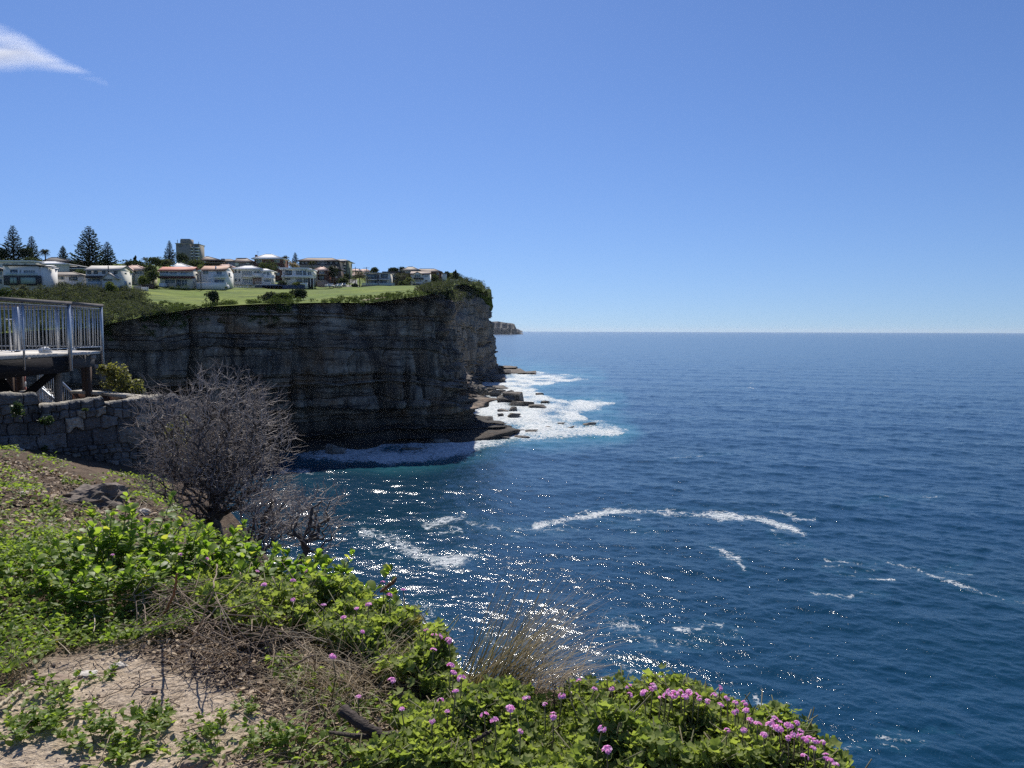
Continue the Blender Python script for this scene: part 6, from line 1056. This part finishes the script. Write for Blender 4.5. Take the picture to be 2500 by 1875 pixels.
tag(obj('ground_cover', acc.mesh('ground_cover', smooth=True), F_COVER), 'patches of small leaves creeping over the brown soil mound', kind='stuff')

# pink-flowered geraniums: foliage mats with counted flower heads
def floret_mesh(seed):
    rg_ = np.random.default_rng(seed); acc = Acc(); n = 7
    d = unit(n, rg_); d[:, 2] = np.abs(d[:, 2]) * .8 + .15; d /= np.linalg.norm(d, axis=1)[:, None]
    for i in range(n):
        Z_ = d[i]; X_ = np.cross(Z_, (0.3, .2, 1)); X_ /= np.linalg.norm(X_); Y_ = np.cross(Z_, X_)
        for k in range(5):
            a = k * 1.2566 + rg_.normal(0, .15); x = math.cos(a) * X_ + math.sin(a) * Y_; x = x + .45 * Z_; x /= np.linalg.norm(x); y = np.cross(Z_, x); y /= np.linalg.norm(y); z = np.cross(x, y); M = np.stack([x, y, z], -1)[None] * .0140; V_, F_, r_ = inst(LV, LF, M, (d[i] * .0135)[None], rg_.random(1)); acc.add(V_, F_, r_)
    return acc.mesh('flower_head')
FH = [floret_mesh(s) for s in range(4)]
for f_ in FH: f_.materials.append(F_PINK)
GRP = [('pink-flowered geranium at the far right of the clifftop, spilling down the edge', [(1720, 1715), (1820, 1725), (1900, 1775), (2080, 1890), (1700, 1890)], 2600, .17, [(1727, 1713), (1743, 1700), (1757, 1680), (1760, 1722), (1775, 1708), (1795, 1719), (1817, 1720), (1795, 1738), (1822, 1738), (1830, 1762), (1815, 1785), (1775, 1785), (1865, 1797), (1880, 1775), (1905, 1765), (1925, 1775), (1925, 1805), (1955, 1785), (1960, 1802), (1974, 1808), (2008, 1815), (1985, 1828), (2018, 1850), (2040, 1868), (1965, 1848), (1900, 1782), (1945, 1768), (2028, 1860), (1890, 1760), (1990, 1812), (1850, 1770), (1940, 1795)]),
       ('pink-flowered geranium left of the one spilling down the edge', [(1430, 1700), (1600, 1690), (1730, 1712), (1720, 1890), (1420, 1890)], 3000, .20, [(1452, 1684), (1493, 1683), (1535, 1677), (1573, 1693), (1594, 1679), (1538, 1697), (1627, 1700), (1645, 1696), (1661, 1692), (1672, 1705), (1695, 1700), (1708, 1706), (1470, 1782), (1482, 1835), (1615, 1706), (1636, 1690), (1682, 1692)]),
       ('geranium with few flowers beside the tall grass tussock', [(1120, 1720), (1300, 1700), (1440, 1700), (1430, 1890), (1100, 1890)], 2800, .18, [(1413, 1662), (1372, 1702), (1350, 1750), (1285, 1706), (1245, 1735), (1270, 1788), (1183, 1750), (1207, 1761), (1330, 1720)]),
       ('geranium behind the dark fallen branch', [(960, 1750), (1010, 1720), (1130, 1720), (1120, 1890), (860, 1890), (960, 1840), (1030, 1820)], 1900, .14, [(1076, 1712), (980, 1732), (1093, 1740), (1055, 1763), (875, 1702), (956, 1663)]),
       ('geranium on the steep bank left of the tall tussock, against the water', [(760, 1440), (900, 1450), (990, 1500), (1060, 1570), (1130, 1660), (1110, 1700), (980, 1640), (820, 1560), (740, 1500)], 4200, .20, [(935, 1421), (950, 1455), (985, 1441), (871, 1487), (839, 1510), (885, 1545), (1060, 1552), (1075, 1555), (1095, 1565), (1058, 1588), (1100, 1628), (1107, 1643), (1127, 1658), (812, 1605), (1040, 1540), (1112, 1690), (900, 1478)]),
       ('geranium mixed into the leafy bank above the twig heap', [(480, 1400), (640, 1400), (770, 1440), (760, 1510), (600, 1520), (480, 1470)], 2000, .18, [(440, 1355), (505, 1365), (520, 1353), (628, 1395), (645, 1430), (747, 1395), (715, 1420), (790, 1478), (275, 1356), (715, 1465)])]
for gi, (lb, poly, n, hh, fl) in enumerate(GRP):
    P = gpts(poly, int(n * 1.6), 40 + gi, hh * .6); c = P.mean(0); c[2] = float(ground(c[0:1], c[1:2])[0]); e = empty('geranium', c, lb, 'flowering plant', 'geraniums along the edge'); acc = Acc(); hf = lambda x, y: hh * (.35 + .95 * vnoise(x / .16, y / .16, 50 + gi))
    scatter(acc, P, .043, hf, 60 + gi, (GV, GF), .55, .2); obj('foliage', acc.mesh('foliage', c, True), F_GER, e); st_ = MB(); rg_ = np.random.default_rng(70 + gi)
    for p in P[::24]: h_ = float(hf(p[0:1], p[1:2])[0]); st_.tube([p - (0, 0, .02), p + (rg_.normal(0, .03), rg_.normal(0, .03), h_ * .5), p + (rg_.normal(0, .06), rg_.normal(0, .06), h_ * 1.05)], [.0035, .003, .002], 5)
    heads = []
    for (px, py) in fl:
        q_ = hit(px, py, hh * 1.0 + .045, 2.2, 6.5); heads.append(q_); g = float(ground(q_[0:1], q_[1:2])[0]); st_.tube([np.array([q_[0] - .02, q_[1] + .01, max(g, q_[2] - .3)]), (q_ * 2 + (np.array([q_[0], q_[1], g]))) / 3 + rg_.normal(0, .008, 3), q_], [.0028, .0024, .002], 5)
    st_.build('stems', M_STEM, e)
    for k, q_ in enumerate(heads): o = obj('flower_head', FH[k % 4], None, e, q_ - c); o.rotation_euler = (rg_.normal(0, .3), rg_.normal(0, .3), rg_.uniform(0, 6.28)); s = rg_.uniform(.45, .80); o.scale = (s, s, s * rg_.uniform(.5, 1.0))

# grass tussocks
def tussock(lb, base, n, L, dirx, spread, mat, seed, droop=.6, wid=.0022, sp=.10, elev=(.5, 1.3)):
    rg_ = np.random.default_rng(seed); base = np.array(base, float); e = empty('grass_tussock', base, lb, 'grass tussock', 'dry grass tussocks at the edge'); V_, F_, r_ = [], [], []; m = 7; s = np.linspace(0, 1, m)
    for i in range(n):
        p0 = base + np.append(rg_.normal(0, sp, 2), 0); p0[2] = min(base[2], float(ground(p0[0:1], p0[1:2])[0])) if i % 7 == 0 else base[2] - .02; a = dirx + rg_.normal(0, spread); el = rg_.uniform(*elev); l = L * rg_.uniform(.55, 1.15); hx = np.cos(el) * s * l; z = np.sin(el) * s * l - droop * l * rg_.uniform(.2, 1.0) * s ** 2.3; c = p0 + np.stack([np.cos(a) * hx, np.sin(a) * hx, z], 1); w_ = wid * (1.05 - s) * rg_.uniform(.7, 1.3); sd = np.array([-math.sin(a), math.cos(a), rg_.normal(0, .4)]); q_ = np.empty((m * 2, 3)); q_[0::2] = c + sd * w_[:, None]; q_[1::2] = c - sd * w_[:, None]; k = np.arange(m - 1) * 2; F_.append(np.stack([k, k + 1, k + 3, k + 2], 1) + i * m * 2); V_.append(q_); t = rg_.random(); r_.append(np.repeat(np.clip(t * .6 + .4 * s, 0, 1), 2))
    me_ = mesh_of('blades', np.concatenate(V_) - base, [np.concatenate(F_)], {'rnd': np.concatenate(r_)}); obj('blades', me_, mat, e); return e
b1 = hit(1165, 1735, .0, 2.3, 5); tussock('tall grass tussock leaning right over the water, green base and brown tips', b1 + (0, .05, .02), 330, .74, .12, .42, F_GBLADE, 1, .35, .0025, .06, (.55, 1.25)); tussock('sparse dry tussock just right of the tall one', hit(1310, 1715, .0, 2.3, 5) + (0, .12, 0), 190, .42, .25, .8, F_DRY, 2, .5, .0016, .07, (.3, 1.1))
tussock('matted dry brown tussock lying over the bank left of the tall one', hit(840, 1700, .0, 2.3, 5) + (0, .02, .05), 520, .40, 2.2, 2.0, F_DRY, 3, .75, .0017, .12, (.1, 1.0)); tussock('second part-flattened dry tussock behind the matted one', hit(930, 1640, .0, 2.3, 5) + (0, 0, .06), 320, .36, .6, 1.4, F_DRY, 4, .7, .0017, .10, (.15, .9))
tussock('thin dry grass clump at the left edge by the sand', hit(20, 1660, .0, 2.3, 5), 160, .26, 1.4, 1.6, F_DRY, 5, .6, .0018, .06, (.3, 1.2))

# dead stems, litter, branch, stones
def sticks(name, lb, P, seed, lrange, rad, lift, mat, curv=.25, tilt=.25):
    rg_ = np.random.default_rng(seed); mb = MB()
    for p in P:
        L = rg_.uniform(*lrange); a = rg_.uniform(0, 6.28); t = rg_.normal(0, tilt); d = np.array([math.cos(a), math.sin(a) , t]); b = rg_.normal(0, curv, 3) * L; z0 = rg_.uniform(0, lift); c = p + (0, 0, z0 + .004); c1 = c - d * L / 2; c2 = c + d * L / 2
        for q_ in (c1, c2): q_[2] = max(q_[2], c[2] - z0 + .002)
        mid = c + b * .5; mid[2] = max(mid[2], c[2] - z0 + .004); r = rad * rg_.uniform(.5, 1.4); mb.tube([c1, (c1 + mid * 1.2) / 2.2 + rg_.normal(0, .01, 3) * L, mid, (c2 + mid * 1.2) / 2.2, c2], [r, r, r * .9, r * .75, r * .5], 5, cap=False)
    return tag(mb.build(name, mat), lb, kind='stuff')
ZH = [(330, 1500), (420, 1470), (560, 1480), (700, 1510), (790, 1560), (740, 1640), (560, 1640), (400, 1600)]
sticks('dead_brushwood', 'tangled heap of dry curved stems in the middle of the bank', gpts(ZH, 300, 81), 81, (.14, .55), .0025, .13, M_DEAD, .42, .22)
ZL = [(280, 1580), (500, 1600), (760, 1640), (980, 1700), (1000, 1800), (1300, 1890), (500, 1890), (700, 1760), (480, 1650)]
sticks('leaf_litter', 'fine dry twigs littering the sand and soil', np.concatenate([gpts(ZL, 620, 82), gpts([(0, 1600), (300, 1560), (800, 1760), (800, 1880), (0, 1880)], 130, 83), gpts([(0, 1130), (200, 1170), (430, 1280), (380, 1330), (0, 1440)], 420, 84)]), 82, (.04, .22), .0020, .02, M_DEAD, .2, .1)
sticks('pale_straws', 'pale dry stalks scattered over the bank and mound', np.concatenate([gpts(Z1, 50, 85), gpts([(0, 1130), (200, 1180), (430, 1280), (300, 1420), (0, 1440)], 190, 86), gpts([(600, 1450), (900, 1500), (900, 1700), (700, 1640)], 60, 87)]), 85, (.15, .5), .0022, .12, pm('pale_straw', (.50, .42, .30), (.36, .29, .20), .8, 6), .18, .3)
# dry curled leaves
acc = Acc(); scatter(acc, np.concatenate([gpts(ZL, 900, 88), gpts(ZH, 500, 90)]), .032, lambda x, y: .012 + 0 * x, 88, (SV, SF), .35); scatter(acc, gpts([(-20, 1110), (200, 1165), (440, 1270), (380, 1330), (0, 1440)], 3600, 89), .052, lambda x, y: .015 + 0 * x, 89, (SV, SF), .4); tag(obj('dead_leaves', acc.mesh('dead_leaves'), foliage('dead_leaf', (.13, .075, .045), (.46, .36, .25), .1, .7, None, .2, (1.1, 1, .9))), 'curled dead leaves on the soil', kind='stuff')
def limb(name, lb, cat, pts, rad, mat=M_LOG, seed=0, extra=(), group=None):
    P = np.array([hit(px, py, h, 2.2, 9) for px, py, h in pts]); e = empty(name, P[0], lb, cat, group); rg_ = np.random.default_rng(seed); n = 26; s = np.linspace(0, len(P) - 1, n); C_ = np.stack([np.interp(s, np.arange(len(P)), P[:, k]) for k in range(3)], 1) + rg_.normal(0, .0025, (n, 3)); r = np.interp(s, np.arange(len(P)), rad) * rg_.uniform(.88, 1.12, n); MB().tube(C_, r, 9).build('branch', mat, e)
    for pp, rr2 in extra: Q = np.array([hit(px, py, h, 2.2, 9) for px, py, h in pp]); MB().tube(Q, np.linspace(rr2, rr2 * .5, len(Q)), 7).build('side_branch', mat, e)
limb('fallen_branch', 'thick dark fallen branch lying in front of the geraniums', 'branch', [(838, 1738, .17), (885, 1770, .15), (930, 1797, .13), (985, 1800, .13), (1035, 1812, .10)], [.021, .019, .017, .016, .011], M_LOG, 1, (([(930, 1800, .125), (870, 1800, .10), (805, 1788, .06)], .012), ([(1015, 1808, .04), (1015, 1840, .01), (1012, 1875, .0)], .016)))
limb('fallen_branch', 'short thin dark stick among the geranium leaves right of the thick branch', 'branch', [(1155, 1812, .17), (1180, 1800, .19), (1200, 1788, .20)], [.006, .006, .004], M_LOG, 2)
limb('dry_stem', 'long pale bent stem arching above the twig heap', 'stem', [(468, 1568, .05), (500, 1500, .24), (522, 1440, .38), (530, 1380, .40)], [.0045, .004, .0035, .003], M_DEAD, 3); limb('dry_stem', 'thick brown stem sticking up from the twig heap', 'stem', [(400, 1500, .10), (425, 1450, .3), (432, 1402, .42)], [.006, .0055, .005], pm('russet_stem', (.22, .10, .045), (.14, .07, .04), .8, 5), 4)
limb('dry_stem', 'bleached curved stem at the right of the twig heap', 'stem', [(690, 1640, .05), (730, 1620, .15), (765, 1600, .22), (770, 1640, .08)], [.004, .004, .0035, .003], M_DEAD, 6); limb('dry_stem', 'pale thick stalk lying across the sand at the left edge', 'stem', [(-20, 1740, .03), (30, 1700, .04), (70, 1665, .03)], [.009, .008, .006], pm('pale_straw', (.5, .42, .3)), 7); limb('dry_stem', 'short bleached upright stalk above the geraniums at the water', 'stem', [(1398, 1720, .14), (1392, 1690, .22), (1388, 1655, .30)], [.0032, .003, .0025], pm('pale_straw', (.5, .42, .3)), 8); limb('dry_stem', 'thin dark upright twig left of the bleached stalk', 'stem', [(1355, 1735, .12), (1352, 1700, .2), (1356, 1672, .26)], [.0026, .0022, .0018], M_LOG, 9); limb('dry_stem', 'brown curled seed stem with withered leaves above the bank', 'stem', [(930, 1445, .25), (955, 1425, .3), (968, 1412, .33)], [.007, .009, .006], pm('russet_stem', (.22, .10, .045)), 10)
M_WST = pm('white_stone', (.60, .56, .50), (.42, .38, .33), .9, 8, .6, 40)
ST = [(130, 1672, 90, 26, 'broad flat whitish stone slab in the sand at lower left'), (215, 1650, 46, 14, 'thin pale stone chip right of the whitish slab'), (290, 1630, 40, 18, 'pale stone at the upper edge of the sand'), (80, 1665, 40, 22, 'grey stone left of the whitish slab'), (348, 1255, 34, 20, 'white stone on the right flank of the soil mound'), (58, 1205, 22, 9, 'pale stone on the upper left of the mound'), (92, 1225, 16, 16, 'pinkish stone in the middle of the mound'), (210, 1205, 14, 8, 'small white stone near the crest of the mound'), (455, 1290, 40, 26, 'brown rock at the right end of the mound'), (428, 1235, 34, 12, 'flat sunlit rock on the mound edge below the bare shrub'), (365, 1692, 40, 14, 'low dark stone half buried in the sand'), (480, 1868, 70, 26, 'dark grey stone at the bottom edge'), (45, 1100, 26, 8, 'pale stone at the top left of the slope')]
for i, (px, py, wd, hp, lb) in enumerate(ST):
    p = hit(px, py, .0, 2.2, 13); k = p[1] / FPX; lump('stone', p + (0, 0, hp * k * .12), (wd * k, wd * k * .8, hp * k * 1.0), M_WST if 'white' in lb or 'pale' in lb else pm('tan_stone', (.30, .22, .16), (.2, .15, .12), .9, 6, .6, 30), lb, 'stone', i + 30, 3, .4, 'loose stones on the ground')
lump('rock_outcrop', hit(190, 1235, .0, 5, 12) + (0, .3, -.02), (.62, .6, .30), pm('dark_earth', (.22, .18, .15), (.09, .07, .056), .95, 5, .8, 25), 'dark grey-brown weathered hump on the soil mound', 'rock', 77, 4, .4)
rg_ = np.random.default_rng(9); P = np.concatenate([gpts([(0, 1560), (350, 1560), (800, 1760), (800, 1880), (0, 1880)], 650, 130), gpts([(0, 1130), (200, 1170), (430, 1280), (380, 1330), (0, 1440)], 700, 131)]); bm = bmesh.new(); bmesh.ops.create_icosphere(bm, subdivisions=1, radius=.5); tv = np.array([v.co for v in bm.verts]); tf = np.array([[v.index for v in f.verts] for f in bm.faces]); bm.free(); n_ = len(P); sz = np.minimum(.005 * rg_.pareto(2.4, n_) + .004, .024)
tv = tv * (1 + .35 * fbm(tv[:, 0] * 5, tv[:, 1] * 5 + tv[:, 2] * 3, 4, 2))[:, None]; V_, F_, r_ = inst(tv, [tf], rotm(rg_.uniform(0, 6, n_), rg_.uniform(0, 6, n_), rg_.uniform(0, 6, n_)) * (sz[:, None] * rg_.uniform(.6, 1.2, (n_, 3)))[:, None, :], P, rg_.random(n_)); acc = Acc(); acc.add(V_, F_, r_)
tag(obj('pebbles', acc.mesh('pebbles'), foliage('clod', (.28, .215, .155), (.52, .43, .34), 0, .9)), 'small clods and pebbles strewn over the sand', kind='stuff')
# small leafy sprigs in the sand
SPR = [(245, 1660, 'thin sprig growing alone in the upper sand'), (95, 1760, 'spreading sprig at the far left of the sand'), (180, 1765, 'leafy sprig right of the far left one'), (375, 1780, 'tall leafy sprig in the middle of the sand'), (335, 1790, 'yellowing sprig left of the tall one'), (590, 1740, 'upright sprig at the right of the sand'), (540, 1790, 'low sprig below the upright one'), (230, 1820, 'yellow-green sprig in the lower sand'), (280, 1850, 'low creeping sprig at the bottom of the sand'), (640, 1845, 'round-leaved sprig at the bottom near the litter'), (480, 1820, 'sprig between the sand and the dark stone'), (60, 1800, 'dense sprig at the lower left corner'), (120, 1715, 'grey-green sprig below the whitish slab'), (320, 1860, 'small sprig beside the bottom edge'), (700, 1800, 'sprig under the left end of the fallen branch'), (730, 1660, 'bushy sprig at the edge of the matted tussock')]
for i, (px, py, lb) in enumerate(SPR):
    q_ = hit(px, py, 0, 2.2, 6); e = empty('leafy_sprig', q_ - (0, 0, .015), lb, 'plant', 'leafy sprigs in the sand', i * 1.7); k = (4, 2, 4, 1)[i % 4]; s = .24 + .12 * ((i * 37) % 5) / 4; e.scale = (s * 1.25, s * 1.25, s * (.8 if i % 3 else 1.1)); obj('leaves', protos[k][0], None, e); obj('stem', protos[k][1], None, e)
acc = Acc(); 
for k, (poly, n) in enumerate((([(0, 1700), (140, 1690), (220, 1740), (120, 1800), (0, 1830)], 170), ([(200, 1780), (420, 1760), (420, 1860), (220, 1880)], 150), ([(500, 1760), (640, 1780), (680, 1880), (440, 1880)], 130), ([(640, 1620), (760, 1650), (900, 1700), (960, 1760), (860, 1790), (720, 1720)], 420), ([(700, 1800), (880, 1810), (900, 1890), (650, 1890)], 250))): scatter(acc, gpts(poly, n, 120 + k), .030, lambda x, y: .02 + .07 * vnoise(x / .1, y / .1, 5), 120 + k, (SV, SF), .45)
tag(obj('ground_cover', acc.mesh('ground_cover', smooth=True), F_COVER), 'thin creeping leaves over the sandy ground', kind='stuff')
# ------------------------------------------------------------------ the wisp of cloud, far above and beyond the haze
def cloud():
    Y = 4200.0; k = Y / FPX; cpx = [(-160, 108, 62), (-60, 112, 52), (10, 118, 48), (60, 126, 38), (110, 144, 26), (160, 164, 17), (210, 182, 13), (262, 202, 9)]
    ctr = np.array([at(x, y, Y) for x, y, r in cpx]); rad = np.array([r * k * 1.25 for _, _, r in cpx]); n = 20; th_ = np.arange(n) * 2 * math.pi / n; rows = []
    for c, r in zip(ctr, rad): rows.append(np.stack([c[0] + 0 * th_, c[1] + .8 * r * np.cos(th_), c[2] + r * np.sin(th_)], -1))
    V = np.stack(rows); m = len(rows); i = np.arange(m - 1)[:, None] * n; j = np.arange(n)[None]; j2 = (j + 1) % n; F = np.stack([i + j, i + n + j, i + n + j2, i + j2], 2).reshape(-1, 4)
    base = ctr[3]
    mb = MB(); mb.add(V.reshape(-1, 3), [F[:, ::-1], np.arange(n)[::-1][None], (np.arange(n) + (m - 1) * n)[None]]); o = mb.build('cloud', None, None, base=base)
    mt, t = newmat('cloud_vapour'); q = NT(t); p = q.objc(); L = np.linalg.norm(ctr[-1] - ctr[0]); a = ctr[0] - base; d = (ctr[-1] - ctr[0]) / L
    # density fades from the axis outwards and is combed into streaks along the wisp
    sep = q.n('SeparateXYZ', {0: p}); X_, Y_, Z_ = sep.outputs
    xs = [float(c[0] - base[0]) for c in ctr]; 
    fx = q.math('DIVIDE', q.math('SUBTRACT', X_, xs[0]), xs[-1] - xs[0], True)
    def curve(vals, lo, hi): return q.math('ADD', q.math('MULTIPLY', q.ramp(fx, [((x - xs[0]) / (xs[-1] - xs[0]), float((v - lo) / (hi - lo))) for x, v in zip(xs, vals)]), hi - lo), lo)
    zs = [float(c[2] - base[2]) for c in ctr]; zc_ = curve(zs, min(zs), max(zs)); rc = curve([float(r) for r in rad], 0.0, float(max(rad)))
    dz = q.math('DIVIDE', q.math('SUBTRACT', Z_, zc_), rc); dy = q.math('DIVIDE', Y_, q.math('MULTIPLY', rc, .8)); rr = q.math('SQRT', q.math('ADD', q.math('MULTIPLY', dz, dz), q.math('MULTIPLY', dy, dy)))
    ang = math.atan2(zs[-1] - zs[3], xs[-1] - xs[3]); rot = q.n('Mapping', {'Vector': p, 'Rotation': (0, ang, 0), 'Scale': (.0016, .006, .013)}).outputs[0]
    nz = q.noise(rot, 1.0, 5, .6); nz2 = q.noise(q.scl(p, (.006, .006, .012)), 1.0, 4, .6)
    den = q.math('MULTIPLY', q.math('MAXIMUM', q.math('SUBTRACT', q.math('ADD', q.math('MULTIPLY', nz, 2.3), q.math('MULTIPLY', nz2, .5)), 1.12), 0.0), q.math('POWER', q.math('SUBTRACT', 1.0, rr, True), 1.35)); fall = q.ramp(fx, [(0, 1.), (.55, 1.), (.8, .65), (1., .3)])
    den = q.math('MULTIPLY', q.math('MULTIPLY', den, fall), .034)
    pv = q.n('VolumePrincipled', {'Color': (1, 1, 1, 1), 'Density': den, 'Anisotropy': .45}); q.n('OutputMaterial', {'Volume': pv.outputs[0]}); o.data.materials.append(mt)
    tag(o, 'single white wisp of cloud in the clear sky', 'cloud')
cloud()
SC.cycles.volume_step_rate = 0.35; SC.cycles.volume_max_steps = 256
